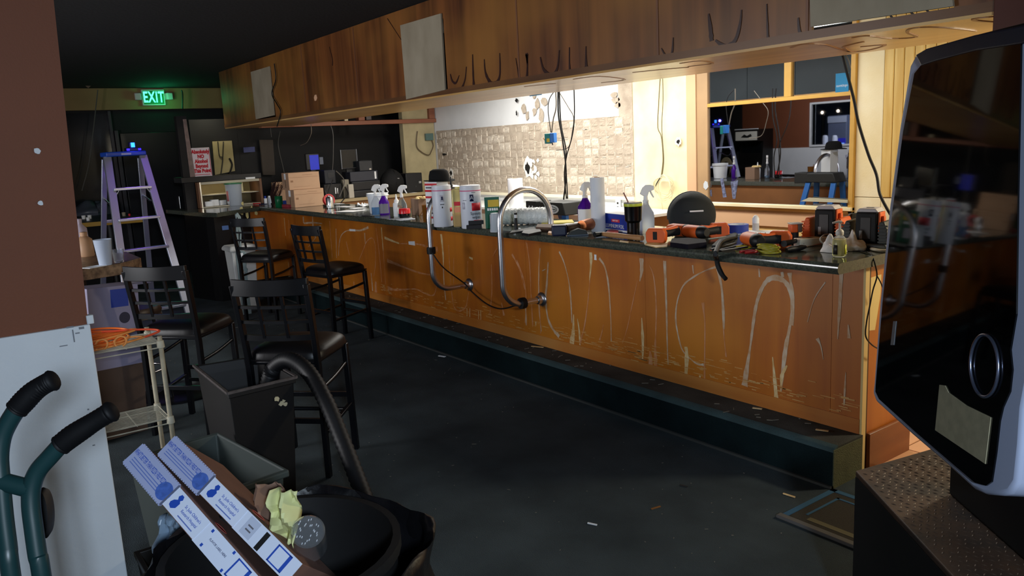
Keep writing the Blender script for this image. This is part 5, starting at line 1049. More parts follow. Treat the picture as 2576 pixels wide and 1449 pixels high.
MB().bx(-d, d*.3, -w_/2-.12, -w_/2, 0, h*.8).done('side_tray', dk2, t, bevel=.01)
yb, zb = yx(985, 452, XC); bg = thing('black_bag', 'limp black bag slumped between the register stack and the wide printer', 'bag', (XC, yb, bz+.002))
MB().surf(24, 12, lambda u, v: (.14*math.sin(3.14*v)*math.cos(6.2832*u)*(1+.2*noise.noise(Vector((u*6, v*3, 1)))), .17*math.sin(3.14*min(.98, v+.05))*math.sin(6.2832*u), .34*(1-math.cos(3.14159*v))/2)).done('bag', mat('black cloth', (12, 12, 14), .8, bump=.4), bg, smooth=80)
MB().bx(.125, .13, .02, .05, .2, .212).done('badge', mat('badge silver', (150, 150, 150), .4), bg)
y_, z_ = yx(1040, 483, BCX-.05); tag(MB().box((BCX-.05, y_, bz+.002), (.06, .09, .002), .2).done('paper_slip', paper, smooth=0), 'small white paper slip in front of the wide printer', 'paper')
# cords among the registers
for pts, lb in (([(845, 430), (856, 440), (866, 455), (862, 475), (854, 495)], 'grey cord looping down past the register by the boxes'), ([(868, 470), (876, 488), (866, 500), (856, 512)], 'black cord hanging over the back counter edge'), ([(838, 452), (830, 470), (824, 490)], 'thin cord running down beside the right end of the boxes')):
    q = [P(a, b, X=XC+.16) for a, b in pts]; tag(MB().tube(smooth_pts(q, 5), .007, 8).done('cord', mat('grey cord', (96, 92, 86), .5) if 'grey' in lb else cable_m), lb, 'cord')
# ------------------------------------------------------------------ return of the bar and the open cabinet beyond it
rc = thing('return_counter', 'black panelled bar return with granite top at the far end of the bar', 'counter', (-9.85, 2.75, 0))
pts = [P(510, 535, Z=CZ), P(547, 537, Z=CZ), P(620, 524, Z=CZ)]
poly = [(-9.58, 3.2), (pts[2].x, 3.05), (pts[1].x-.1, pts[1].y+.02), (pts[0].x, pts[0].y), (-10.68, 2.38), (-10.68, 3.93), (-9.625, 3.93), (-9.625, 3.2)]
MB().prism(poly, CZ-.05, CZ).done('counter_top', granite, rc, world=True, bevel=.003)
MB().prism([(-9.62, 3.48), (-9.62, 2.66), (-9.74, 2.6), (-10.2, 2.48), (-10.2, 3.48)], 0, CZ-.051).done('black_front', mat('return black', (14, 14, 16), .35), rc, world=True, smooth=0)
q = P(567, 573, X=-9.615); MB().box((-9.617, q.y, q.z), (.004, .075, .05)).done('blue_sticker', mat('sticker blue', (96, 130, 190), .5), rc, world=True)
cream_shred = mat('cream shred', (222, 206, 138), .7)
for i, (px, py, w_, h) in enumerate(((607, 530, 12, 26), (622, 540, 8, 20), (633, 524, 6, 14), (644, 536, 8, 12), (610, 512, 7, 12))):
    q = P(px, py, X=-9.57); k = mpp(q); MB().slab([q+Vector((0, math.cos(6.28*j/7)*w_*k*.5*random.uniform(.6, 1.2), math.sin(6.28*j/7)*h*k*.5*random.uniform(.6, 1.2))) for j in range(7)], (1, 0, 0), .003).done('torn_note', cream_shred, rc, world=True, smooth=0)
hx = -10.2
def hy(px, py): v = P(px, py, X=hx); return v.y, v.z
y0, z1 = hy(503, 459); y1, _ = hy(652, 452); z0 = CZ+.002
cab = thing('open_cabinet', 'low open display cabinet with dim shelves beyond the bar return', 'cabinet', (hx-.2, (y0+y1)/2, z0))
olive = mat('cabinet olive', (150, 132, 92), .6, var=.2, vs=4)
MB().bx(hx-.42, hx-.4, y0, y1, z0, z1).done('back_panel', olive, cab, world=True, smooth=0)
MB().bx(hx-.4, hx, y0, y1, z1-.03, z1).done('top_rail', mat('cabinet pale', (190, 182, 160), .5), cab, world=True, bevel=.003)
MB().bx(hx-.4, hx, y0-.03, y0, z0, z1).done('side_panel', mat('cabinet brown', (120, 84, 60), .5), cab, world=True, bevel=.003)
MB().bx(hx-.006, hx+.008, y0-.012, y0+.004, z0, z1).done('metal_edge', steel, cab, world=True)
MB().bx(hx-.4, hx, y1, y1+.03, z0, z1).done('side_panel', mat('cabinet brown', (120, 84, 60), .5), cab, world=True, bevel=.003)
MB().bx(hx-.4, hx-.06, y0, y1, z0+(z1-z0)*.46, z0+(z1-z0)*.5).done('shelf', mat('cabinet pale', (190, 182, 160), .5), cab, world=True, bevel=.003)
MB().bx(hx-.4, hx-.02, y0, y1, z0, z0+.015).done('shelf', mat('cabinet pale', (190, 182, 160), .5), cab, world=True, bevel=.003)
for i, (px, lb) in enumerate(((528, 'small white carton at the left of the open cabinet floor'), (545, 'small white carton second on the open cabinet floor'), (566, 'small white carton nearest the plastic tub in the open cabinet'))):
    y, _ = hy(px, 510); boxthing('small_carton', lb, 'box', (hx-.08-.03*i, y, z0+.016), (.07, .09, .06+.015*(i % 2)), paper, .2*i, group='cartons in the open cabinet')
y, _ = hy(620, 490); boxthing('small_carton', 'pale square carton hung high at the right in the open cabinet', 'box', (hx-.34, y, z0+(z1-z0)*.5+.001), (.1, .12, .12), mat('dull white', (190, 186, 166), .7))
area('cabinet_lamp', (hx-.12, (y0+y1)/2, z1-.035), (hx-.3, (y0+y1)/2, z0), .5, .9, (1.0, .88, .6), .05)
# dark shelf band over the cabinet, sign and pale strip behind it
MB().bx(hx-.42, hx-.05, y0-.2, y1+.05, z1+.003, z1+.07).done('cabinet_shelf', dk2, cab, world=True, bevel=.004)
q = P(630, 449, X=hx-.045); MB().box((hx-.047, q.y, q.z), (.004, .12, .035)).done('white_strip', paper, cab, world=True)
sg = [P(a, b, X=hx-.1) for a, b in ((478, 373), (526, 370), (535, 443), (486, 446))]
sc_ = sum(sg, Vector((0, 0, 0)))/4; sw = (sg[1]-sg[0]).length; shh = (sg[0]-sg[3]).length
st_ = thing('notice_sign', 'white sign with red lettering banning alcohol, on the dark post', 'sign', sc_)
MB().bx(-.004, .004, -sw/2, sw/2, -shh/2, shh/2).done('board', mat('sign white', (230, 216, 222), .4), st_, bevel=.003)
SF = frame((.0046, 0, 0), (0, 1, 0), (0, 0, 1)); rd = mat('sign red', (200, 24, 48), .5)
for i, tx in enumerate(('Absolutely', 'NO', 'Alcohol', 'Beyond', 'This Point')):
    text(tx, shh*.17, SF @ Matrix.Translation((0, shh*(.36-.165*i), 0)), rd, st_, sx=.82, fat=.004)
MB().bx(.004, .0048, -sw*.4, sw*.4, -shh*.44, -shh*.42).done('red_line', rd, st_)
for s in (-1, 1): MB().bx(.004, .0048, s*sw*.46-.003, s*sw*.46+.003, -shh*.46, shh*.46).done('red_border', rd, st_)
ps = thing('post', 'dark upright post with pale peeling edge left of the notice sign', 'post', (hx-.15, sc_.y-.3, 0))
pa, pb = P(464, 300, X=hx-.1), P(484, 448, X=hx-.1); yy = (pa.y+pb.y)/2
MB().bx(hx-.2, hx-.1, yy-.1, yy+.02, 0, P(464, 292, X=hx-.1).z).done('post_body', mat('post dark', (18, 16, 17), .6), ps, world=True, smooth=0)
MB().slab([pa+Vector((0, -.02, 0)), pa+Vector((0, .02, 0)), pb+Vector((0, .035, 0)), pb+Vector((0, -.025, 0))], (1, 0, 0), .008).done('pale_edge', mat('peeled edge', (150, 128, 120), .7, var=.3, vs=20), ps, world=True, smooth=0)
lit = [P(a, b, X=hx-.5) for a, b in ((533, 356), (582, 354), (590, 430), (540, 440))]
lp = MB(); lp.slab(lit, (1, 0, 0), .02); wl = lp.done('lit_board', mat('dim cream board', (170, 156, 112), .7, var=.2, vs=5), smooth=0); tag(wl, 'pale stained board on the dark wall right of the notice sign', 'board')
for pts in ([(548, 356), (552, 392), (560, 398), (556, 438)], [(562, 356), (560, 400)], [(577, 398), (584, 414), (578, 436)]):
    tag(MB().tube(smooth_pts([P(a, b, X=hx-.47) for a, b in pts], 4), .012 if pts[0][0] == 577 else .006, 6).done('wire', cable_m), {548: 'dark wire down the middle of the stained pale board', 562: 'short straight wire at the top of the stained pale board', 577: 'thick dark wire at the right of the stained pale board'}[pts[0][0]], 'wire')
area('back_room_lamp', (hx-.2, P(560, 360, X=hx).y, 2.3), (hx-.5, P(560, 400, X=hx).y, 1.6), .2, 2.0, (1.0, .95, .7), .1)
gp = [P(a, b, X=hx-.45) for a, b in ((652, 352), (684, 352), (690, 440), (660, 440))]
tag(MB().slab(gp, (1, 0, 0), .04).done('leaning_board', mat('grey brown panel', (70, 62, 54), .8), smooth=0), 'tall dull grey panel standing in the dark behind the cardboard boxes', 'panel')
bp = [P(a, b, X=hx-.42) for a, b in ((612, 371), (640, 369), (641, 382), (613, 384))]
MBs = MB(); MBs.slab(bp, (1, 0, 0), .01); bs_ = MBs.done('dim_sign', mat('dim blue sign', (60, 66, 110), .6), smooth=0); tag(bs_, 'small dim blue sign on the dark wall above the open cabinet', 'sign')
# ------------------------------------------------------------------ exit sign
es = P(385, 245, X=FARX+.14); k = mpp(es)
ex_ = thing('exit_sign', 'green glowing EXIT sign with two lamp heads on the cream header', 'sign', (FARX+.122, es.y, es.z))
MB().bx(0, .05, -27*k, 27*k, -20*k, 19*k).done('housing', mat('sign housing', (200, 220, 205), .5), ex_, bevel=.006)
MB().bx(.0495, .0525, -24*k, 24*k, -17*k, 16*k).done('green_face', mat('green face', (10, 120, 60), .5, emit=(0, 190, 90), es=.06), ex_, smooth=0)
text('EXIT', 37*k, frame((.053, 0, -.005), (0, 1, 0), (0, 0, 1)), mat('exit letters', (90, 255, 190), .5, emit=(70, 255, 175), es=3.4), ex_, sx=.6, fat=.005, spacing=1.1)
for s in (-1, 1):
    MB().box((.05, s*36*k, .01), (.1, 15*k, 17*k), s*.25).done('lamp_head', mat('lamp head', (200, 192, 190), .5), ex_, bevel=.01)
    MB().tube([(.03, s*26*k, 0), (.03, s*31*k, 0)], .012, 8).done('lamp_arm', mat('lamp head', (200, 192, 190), .5), ex_)
# peeling drywall and hanging wires at the header
dp = thing('hanging_drywall', 'torn flap of ceiling board hanging over the cream header', 'debris', P(210, 205, X=FARX+.5))
MB().slab([P(a, b, X=FARX+.5) for a, b in ((163, 197), (240, 198), (234, 212), (222, 222), (212, 214), (196, 212), (172, 202))], (1, 0, .2), .012).done('flap', mat('torn board', (120, 104, 84), .8, var=.3, vs=12), dp, world=True, smooth=0)
tag(MB().tube(smooth_pts([P(a, b, X=FARX+.3) for a, b in ((246, 226), (240, 280), (232, 350), (222, 420), (206, 480))], 5), .007, 6).done('hanging_wire', mat('grey wire', (90, 88, 84), .5)), 'thin wire hanging from the ceiling left of the exit sign', 'wire')
tag(MB().tube(smooth_pts([P(a, b, X=FARX+.3) for a, b in ((456, 227), (459, 236), (459, 274))], 5), .012, 6).done('hanging_wire', cable_m), 'short black wire on the cream header right of the exit sign', 'wire')
# ------------------------------------------------------------------ far high table with dice-like white bits
q = [P(a, b, Z=1.0) for a, b in ((196, 563), (362, 549), (340, 536), (196, 541))]
ft = thing('high_table', 'dark high table with yellow edge behind the aluminium ladder', 'table', (q[0].lerp(q[1], .5).x, q[0].lerp(q[1], .5).y, 0))
MB().slab([v-Vector((0, 0, .03)) for v in q], (0, 0, 1), .03).done('table_top', mat('slate top', (44, 52, 66), .4), ft, world=True, smooth=0)
MB().bar(q[0]-Vector((0, 0, .02)), q[1]-Vector((0, 0, .02)), .02, .05).done('yellow_edge', mat('yellow edge', (160, 124, 40), .5), ft, world=True, smooth=0)
cc_ = sum(q, Vector((0, 0, 0)))/4; MB().tube([(cc_.x, cc_.y, .02), (cc_.x, cc_.y, .97)], .05, 12).done('pedestal', black_m, ft, world=True)
MB().lathe([(.3, 0), (.3, .01), (.06, .03)], (cc_.x, cc_.y, 0), 24).done('base', black_m, ft, world=True)
for i, (px, py, w_, m, lb) in enumerate(((211, 551, .05, paper, 'small white cup left of the pair on the high table'), (226, 550, .05, paper, 'small white cup right of the pair on the high table'), (222, 555, .045, paper, 'small white cup in front of the pair on the high table'), (312, 543, .05, mat('dim tan', (150, 140, 120), .6), 'small tan cup seen through the ladder'), (326, 543, .03, red_m, 'small red cup beside the tan one'))):
    v = P(px, py, Z=1.0); t = thing('small_cup', lb, 'cup', (v.x, v.y, 1.0), 0, 'small cups on the high table'); MB().lathe([(w_*.42, 0), (w_*.5, w_*.9), (w_*.44, w_*.9), (w_*.36, .004), (0, .004)], n=14).done('cup', m, t, smooth=40)
v = P(240, 539, Z=1.0); t = thing('plastic_bag', 'crumpled grey plastic bag at the back of the high table', 'bag', (v.x, v.y, 1.0))
MB().surf(24, 10, lambda u, w_: (.26*math.cos(6.28*u)*math.cos(1.5*w_)*(1+.3*noise.noise(Vector((u*5, w_*3, 2)))), .3*math.sin(6.28*u)*math.cos(1.5*w_), .17*math.sin(1.5*w_)*(1+.5*noise.noise(Vector((u*7, w_*2, 4)))))).done('bag', mat('grey film', (70, 76, 88), .35), t, smooth=80)
# ------------------------------------------------------------------ white bin and grey folded chair at the bar's far end
bq = P(603, 622, X=-9.0); t = thing('waste_bin', 'white waste bin with lid at the far end of the bar front', 'bin', (-9.0, bq.y, 0))
ph_ = bq.z
MB().lathe([(.145, 0), (.15, .01), (.19, ph_-.03), (.19, ph_-.02)], n=4, T=Matrix.Rotation(rad(45), 4, 'Z')).done('bin_body', mat('bin white', (206, 208, 206), .5), t, bevel=.02, smooth=0)
MB().lathe([(.225, ph_-.03), (.225, ph_+.01), (.19, ph_+.03), (0, ph_+.035)], n=4, T=Matrix.Rotation(rad(45), 4, 'Z')).done('lid', mat('bin white', (206, 208, 206), .5), t, bevel=.015, smooth=0)
a0, a1 = P(600, 545, X=-8.62), P(612, 705, X=-8.62)
gs = thing('folded_chair', 'grey folded plastic chair leaning upright by the white bin', 'chair', (-8.62, (a0.y+a1.y)/2, 0))
gm = mat('grey green plastic', (128, 144, 146), .5)
def gl(pts, n): MB().slab([P(a, b, X=-8.62) for a, b in pts], (1, 0, 0), .03).done(n, gm, gs, world=True, bevel=.006, smooth=0)
gl([(590, 540), (596, 534), (604, 545), (608, 575), (606, 588), (599, 582)], 'backrest'); gl([(592, 545), (597, 545), (600, 640), (594, 640)], 'leg'); gl([(602, 586), (606, 586), (605, 636), (600, 636)], 'leg')
gl([(592, 632), (612, 630), (622, 640), (620, 652), (592, 648)], 'seat_bar'); gl([(592, 646), (597, 646), (604, 690), (598, 690)], 'leg'); gl([(612, 648), (619, 648), (618, 672), (622, 676), (620, 690), (610, 678)], 'leg'); gl([(600, 662), (612, 662), (612, 672), (601, 672)], 'cross_bar')
MB().slab([P(a, b, X=-8.585) for a, b in ((602, 638), (611, 636), (612, 646), (602, 647))], (1, 0, 0), .004).done('white_sticker', paper, gs, world=True)
low = min(P(604, 690, X=-8.62).z, P(620, 690, X=-8.62).z)
for y in (P(601, 690, X=-8.62).y, P(615, 685, X=-8.62).y): MB().bx(-8.62, -8.59, y-.012, y+.018, 0, low+.02).done('foot', gm, gs, world=True)
# ------------------------------------------------------------------ hanging cables, boxes and coil behind the bar
def hang(pts, Y, r, m, lb, name='hanging_cable', group=None):
    return tag(MB().tube(smooth_pts([P(a, b, Y=Y) for a, b in pts], 6), r, 7).done(name, m, smooth=60), lb, 'cable', group)
HG = 'cables hanging behind the canopy'
hang([(1398, 225), (1399, 270), (1392, 300), (1388, 334)], 4.7, .006, mat('grey lead', (120, 112, 100), .5), 'left grey cable holding the teal switch box', group=HG)
hang([(1394, 230), (1382, 250), (1379, 280), (1386, 334)], 4.7, .004, cable_m, 'thin bent lead beside the one holding the teal switch box', group=HG)
hang([(1404, 225), (1405, 290), (1415, 350), (1424, 430), (1418, 502)], 4.45, .007, cable_m, 'thick black cable of the bundle ending at the step ladder', group=HG)
hang([(1407, 225), (1411, 310), (1424, 380), (1420, 440), (1425, 500)], 4.48, .006, cable_m, 'black cable twisting within the bundle over the step ladder', group=HG)
hang([(1444, 222), (1445, 290), (1440, 340), (1424, 400), (1425, 440), (1428, 500)], 4.46, .005, cable_m, 'rightmost black cable of the bundle over the step ladder', group=HG)
hang([(1407, 232), (1430, 270), (1443, 295), (1440, 330), (1430, 370), (1400, 378)], 4.6, .004, mat('grey lead', (120, 112, 100), .5), 'grey lead crossing the bundle and ending in a free tip', group=HG)
c = P(1385, 348, Y=4.72); k = mpp(c); t = thing('switch_box', 'teal and blue switch box dangling from two cables before the adhesive wall', 'switch box', c, .3)
MB().bx(-14*k, 2*k, -.025, .025, -13*k, 12*k).done('green_half', mat('teal plastic', (20, 130, 130), .4), t, bevel=.004)
MB().bx(2*k, 15*k, -.025, .025, -11*k, 13*k).done('blue_half', mat('box blue', (40, 110, 190), .4), t, bevel=.004)
MB().bx(-7*k, 1*k, -.028, -.0245, -9*k, 0).done('yellow_sticker', mat('yellow print', (206, 176, 50), .5), t)
MB().tube([(-14*k, 0, 0), (-19*k, 0, -3*k), (-22*k, 0, 2*k)], .006, 6).done('stub', woodh, t); MB().tube([(4*k, 0, -11*k), (6*k, 0, -17*k)], .005, 6).done('stub', tool_black, t)
c = P(1079, 345, X=BARX+.03); k = mpp(c); t = thing('switch_box', 'grey green junction box hanging at the beige wall end', 'switch box', c)
MB().bx(-.02, .02, -10*k, 11*k, -8*k, 9*k).done('box', mat('dull teal', (86, 112, 108), .5), t, bevel=.003)
tag(MB().tube(smooth_pts([P(a, b, X=BARX+.03) for a, b in ((1086, 352), (1090, 365), (1086, 378), (1078, 390), (1060, 382), (1048, 366), (1050, 330))], 6), .007, 7).done('cable', mat('tan lead', (96, 80, 60), .5)), 'tan lead looping beneath the grey green junction box', 'cable')
for pts, Y, lb in (([(680, 318), (683, 345)], 3.75, 'short wire end hanging at the canopy far end'), ([(782, 312), (783, 335), (772, 358), (756, 366)], 3.8, 'curling pale wire hanging from the header rail'), ([(832, 316), (838, 340), (838, 400), (836, 430)], 3.85, 'long wire hanging down to the register by the boxes'), ([(705, 330), (700, 365), (712, 420), (716, 440)], 3.8, 'thin dark wire hanging in front of the grey panel')):
    hang(pts, Y, .004, mat('pale wire', (120, 110, 96), .5) if 'pale' in lb else mat('grey wire', (90, 88, 84), .5), lb)
hang([(690, 160), (694, 200), (684, 235), (697, 262), (706, 282), (697, 318)], SY-.02, .006, cable_m, 'black wire trailing down the canopy face past the small patch board')
# wires and white coil on the cream wall
hang([(1661, 195), (1657, 260), (1655, 320), (1664, 345), (1668, 400), (1664, 440)], WALLY-.03, .005, mat('brown lead', (110, 98, 66), .5), 'left brown lead hanging down the cream wall to the coil')
hang([(1667, 195), (1668, 250), (1665, 320), (1670, 400), (1666, 440)], WALLY-.035, .004, mat('brown lead', (110, 98, 66), .5), 'right brown lead hanging down the cream wall to the coil')
c = P(1674, 464, Y=WALLY-.03); k = mpp(c); t = thing('cable_coil', 'coil of white cable hanging low on the cream wall', 'coil', c)
for i in range(5):
    MB().tube([(((26+i*1.5)*math.cos(a)+i)*k, -.012*i+.02*math.sin(a*3+i)-.01, ((24+i*2)*math.sin(a)-i*3)*k) for a in [6.2832*j/26 for j in range(26)]], .0045, 6, closed=True).done('cable_turn', mat('white lead', (216, 206, 170), .5), t, smooth=60)
MB().tube(smooth_pts([(-6*k, -.02, 20*k), (-20*k, -.02, -2*k), (-8*k, -.03, -40*k), (-4*k, -.03, -66*k)], 5), .005, 6).done('loose_end', mat('white lead', (216, 206, 170), .5), t, smooth=60)
MB().tube(smooth_pts([(-8*k, -.02, 22*k), (-24*k, -.02, 4*k), (-30*k, -.03, -8*k)], 5), .005, 6).done('loose_end', cable_m, t, smooth=60)
hang([(2117, 128), (2126, 165), (2148, 250), (2160, 310), (2185, 390), (2205, 440), (2214, 490), (2240, 540)], 4.15, .008, cable_m, 'long black cable sagging from the canopy past the window to the game machine')
hang([(2122, 132), (2134, 150), (2140, 172)], 4.1, .003, mat('pale wire', (120, 110, 96), .5), 'frayed pale wire at the canopy edge above the window')
# ================================================================== bar stools
sm_ = mat('stool frame', (15, 16, 20), .3, .2); vinyl = mat('black vinyl', (17, 16, 18), .38, spec=.3, bump=.05, bs=30)
def loft(pts, ax, h1, h2):
    vs = []
    for p in pts:
        p = Vector(p)
        for s1, s2 in ((-1, -1), (1, -1), (1, 1), (-1, 1)): vs.append(p+Vector((s1*h1, s2*h2, 0) if ax == 'z' else (s1*h1, 0, s2*h2)))
    N = len(pts)
    return MB().add(vs, [(4*i+j, 4*i+(j+1) % 4, 4*i+4+(j+1) % 4, 4*i+4+j) for i in range(N-1) for j in range(4)]+[(3, 2, 1, 0), (4*N-4, 4*N-3, 4*N-2, 4*N-1)])
def make_stool(loc, rz, label):
    t = thing('bar_stool', label, 'stool', loc, rz, 'black lattice back bar stools')
    SH, HB = .712, 1.075
    def backx(z): return -.2-.07*max(0, (z-.6)/(HB-.6))**1.2
    def se(a, n=.42): c_, s_ = math.cos(a), math.sin(a); return (math.copysign(abs(c_)**n, c_), math.copysign(abs(s_)**n, s_))
    MB().surf(41, 11, lambda u, v: (.213*se(6.28319*u)[0]*math.sin(min(1, v*1.0)*1.5708), .213*se(6.28319*u)[1]*math.sin(v*1.5708), SH-.07+.07*max(0.0, math.cos(v*1.5708))**.5+.008*(1-v))).bx(-.205, .205, -.19, .19, SH-.08, SH-.07).done('seat_cushion', vinyl, t, smooth=60)
    MB().bx(-.2, .2, -.185, .185, SH-.1, SH-.08).done('seat_board', sm_, t, bevel=.006)
    for s in (-1, 1):
        zs = [0, .3, .6, .75, .9, HB-.03]; pts = [(backx(z), s*.19*(1+.04*max(0, z-.6)/.4), z) for z in zs]
        loft(pts, 'z', .018, .013).done('rear_leg', sm_, t, bevel=.003, smooth=25)
        MB().bar((.185, s*.18, SH-.085), (.195, s*.19, 0), .032, .032, (1, 0, 0)).done('front_leg', sm_, t, bevel=.003)
        MB().tube(smooth_pts([(.185, s*.18, SH-.1-.09), (0, s*.185, SH-.22), (-.2, s*.187, SH-.235)], 4), .011, 8).done('side_brace', sm_, t, smooth=60)
        MB().bar((.19, s*.187, .28), (-.2, s*.19, .24), .024, .016).done('side_stretcher', sm_, t, bevel=.002)
    mb = MB(); N = 11                                             # curved crest rail
    def curve(y): return -.03*(1-(y/.2)**2)
    ys = [-.205+.41*i/(N-1) for i in range(N)]
    vs = [];
    for y in ys:
        for (dx, z) in ((-.013, HB-.085), (.013, HB-.085), (.013, HB-.004+.004*(y/.2)**2), (-.013, HB+.004*(y/.2)**2)): vs.append((backx(HB-.04)+curve(y)+dx, y, z))
    fs = [(4*i+j, 4*i+(j+1) % 4, 4*i+4+(j+1) % 4, 4*i+4+j) for i in range(N-1) for j in range(4)]+[(0, 3, 2, 1), (4*N-4, 4*N-3, 4*N-2, 4*N-1)]
    mb.add(vs, fs).done('crest_rail', sm_, t, smooth=35, bevel=.003)
    for z, hh in ((.765, .03), (.85, .016), (.93, .016)):
        q = [Vector((backx(z)+curve(y)*.8, y*.93, z)) for y in ys[::2]]
        loft(q, 'y', .008, hh/2).done('lattice_bar', sm_, t, smooth=25)
    for y in (-.065, .065):
        q = [Vector((backx(z)+curve(y)*.85, y, z)) for z in (.765, .85, .93, HB-.05)]
        loft(q, 'z', .007, .008).done('lattice_slat', sm_, t, smooth=25)
    mb = MB(); q = smooth_pts([(.19, -.185, .24), (.22, 0, .23), (.19, .185, .24)], 5); mb.tube(q, .012, 8); mb.done('foot_rail', sm_, t, smooth=60)
    MB().bar((-.2, -.19, .31), (-.2, .19, .31), .02, .028).done('rear_stretcher', sm_, t, bevel=.002)
    MB().bar((.188, -.185, .33), (.188, .185, .33), .02, .028).done('front_stretcher', sm_, t, bevel=.002)
    return t
stB = make_stool((-4.091, 1.501, 0), rad(133.9), 'black lattice-back bar stool standing right behind the black trash can')
def dup_stool(loc, rz, lb):
    c = copy_tree(stB); c.location = loc; c.rotation_euler = (0, 0, rz); c['label'] = lb; return c
dup_stool((-6.64, 2.83, 0), rad(103), 'black bar stool with its seat against the bar front, right of the two there')
dup_stool((-8.18, 2.76, 0), rad(124), 'black bar stool against the bar front next to the white bin, farthest of them')
dup_stool((-5.194, 1.207, 0), rad(132.6), 'black bar stool behind the wire rack with a green glint on its seat')
ps_ = thing('padded_stool', 'dark brown padded stool half hidden under the stone-edged table', 'stool', (-5.95, 1.02, 0), .4)
MB().lathe([(.15, .63), (.185, .64), (.195, .67), (.18, .7), (.1, .712), (0, .714)], n=28).done('seat_cushion', mat('brown vinyl', (58, 44, 38), .35), ps_, smooth=50)
MB().lathe([(.188, .625), (.192, .627), (.192, .64), (.188, .642)], n=28).done('chrome_band', steel, ps_, smooth=40)
for a in (.785, 2.356, 3.927, 5.498): MB().tube([(.13*math.cos(a), .13*math.sin(a), .63), (.19*math.cos(a), .19*math.sin(a), 0)], .012, 10).done('leg', sm_, ps_, smooth=60)
MB().tube([(.165*math.cos(6.2832*k/24), .165*math.sin(6.2832*k/24), .25) for k in range(24)], .009, 8, closed=True).done('foot_ring', steel, ps_, smooth=60)
# ------------------------------------------------------------------ stone-edged high table by the pillar
TBZ = 1.05
tq = [P(a, b, Z=TBZ) for a, b in ((215, 675), (304, 662), (354, 648), (318, 633))]
tt = thing('stone_table', 'high table with mottled stone edge beside the brown pillar', 'table', (tq[0].x-.2, tq[0].y, 0))
stone = mat('mottled stone', (150, 120, 92), .35, col2=(84, 62, 46), vs=26, bump=.05)
poly = [tq[1], tq[2], tq[3], tq[3]+Vector((-.35, -.45, 0)), tq[0]+Vector((-.75, -.55, 0)), tq[0]+Vector((.0, -.35, 0)), tq[0]]
MB().slab([v-Vector((0, 0, .075)) for v in poly], (0, 0, 1), .075).done('table_top', stone, tt, world=True, smooth=0, bevel=.004)
cc_ = sum(poly, Vector((0, 0, 0)))/len(poly)
MB().tube([(cc_.x, cc_.y, .02), (cc_.x, cc_.y, TBZ-.08)], .05, 14).done('pedestal', black_m, tt, world=True)
MB().lathe([(.32, 0), (.32, .012), (.08, .04), (.05, .06)], (cc_.x, cc_.y, 0), 28).done('base', black_m, tt, world=True, smooth=40)
v = P(266, 667, Z=TBZ); t = thing('plastic_cup', 'large frosted plastic cup standing on the stone-edged table', 'cup', (v.x, v.y, TBZ+.0005)); k = mpp(v)
MB().lathe([(14*k, 0), (15*k, .003), (21*k, 64*k), (22*k, 65*k), (20.5*k, 65*k), (14.3*k, .006), (0, .006)], n=28).done('cup', mat('cup frost', (206, 218, 236), .4, trans=.25, ior=1.2), t, smooth=40)
v = P(300, 660, Z=TBZ); t = thing('small_glass', 'small clear shot glass beside the frosted cup', 'glass', (v.x, v.y, TBZ+.0005))
MB().lathe([(.028, 0), (.03, .003), (.036, .085), (.034, .085), (.026, .012), (0, .012)], n=24).done('glass', clear, t, smooth=40)
v = P(236, 672, Z=TBZ); tag(MB().box((v.x, v.y, TBZ+.002), (.09, .12, .003), .5).done('napkin', paper, smooth=0), 'white napkin on the stone-edged table by the pillar', 'napkin')
for i, (px, py, hh, m, lb) in enumerate(((218, 645, .17, mat('tan bottle', (186, 148, 116), .5), 'tan plastic bottle on the stone-edged table half behind the pillar'), (208, 632, .24, mat('lilac white', (196, 186, 206), .5), 'pale lilac bottle behind the tan one at the pillar'))):
    v = P(px, py, Z=TBZ); t = thing('lotion_bottle', lb, 'bottle', (v.x, v.y, TBZ+.0005)); MB().lathe([(.05, 0), (.055, .01), (.05, hh*.7), (.02, hh*.85)], n=20).done('body', m, t, smooth=50); MB().lathe([(.022, hh*.84), (.024, hh), (0, hh+.004)], n=16).done('cap', m, t, smooth=40)
# white carton under the table
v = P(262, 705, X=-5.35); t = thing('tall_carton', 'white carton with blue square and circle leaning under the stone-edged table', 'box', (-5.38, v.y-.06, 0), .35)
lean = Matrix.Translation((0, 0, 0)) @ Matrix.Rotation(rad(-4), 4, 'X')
MB(lean).bx(-.1, .1, -.16, .16, .012, .95).done('body', mat('carton shaded', (150, 145, 172), .7, var=.12, vs=5), t, bevel=.003, smooth=0)  # white carton, the shade under the table put into its base colour
MB(lean).bx(.1, .1012, -.02, .09, .82, .93).done('blue_square', blue_m, t, smooth=0)
MB(lean).lathe([(0, 0), (.035, 0), (.035, .0012), (0, .0012)], n=24, T=Matrix.Translation((.1, .06, .75)) @ Matrix.Rotation(rad(90), 4, 'Y')).done('dark_circle', mat('dark slate', (50, 50, 70), .6), t)
MB(lean).bx(.1, .1015, -.16, .16, .012, .45).done('brown_stain', mat('brown stain', (88, 70, 60), .8, var=.3, vs=6), t, smooth=0)
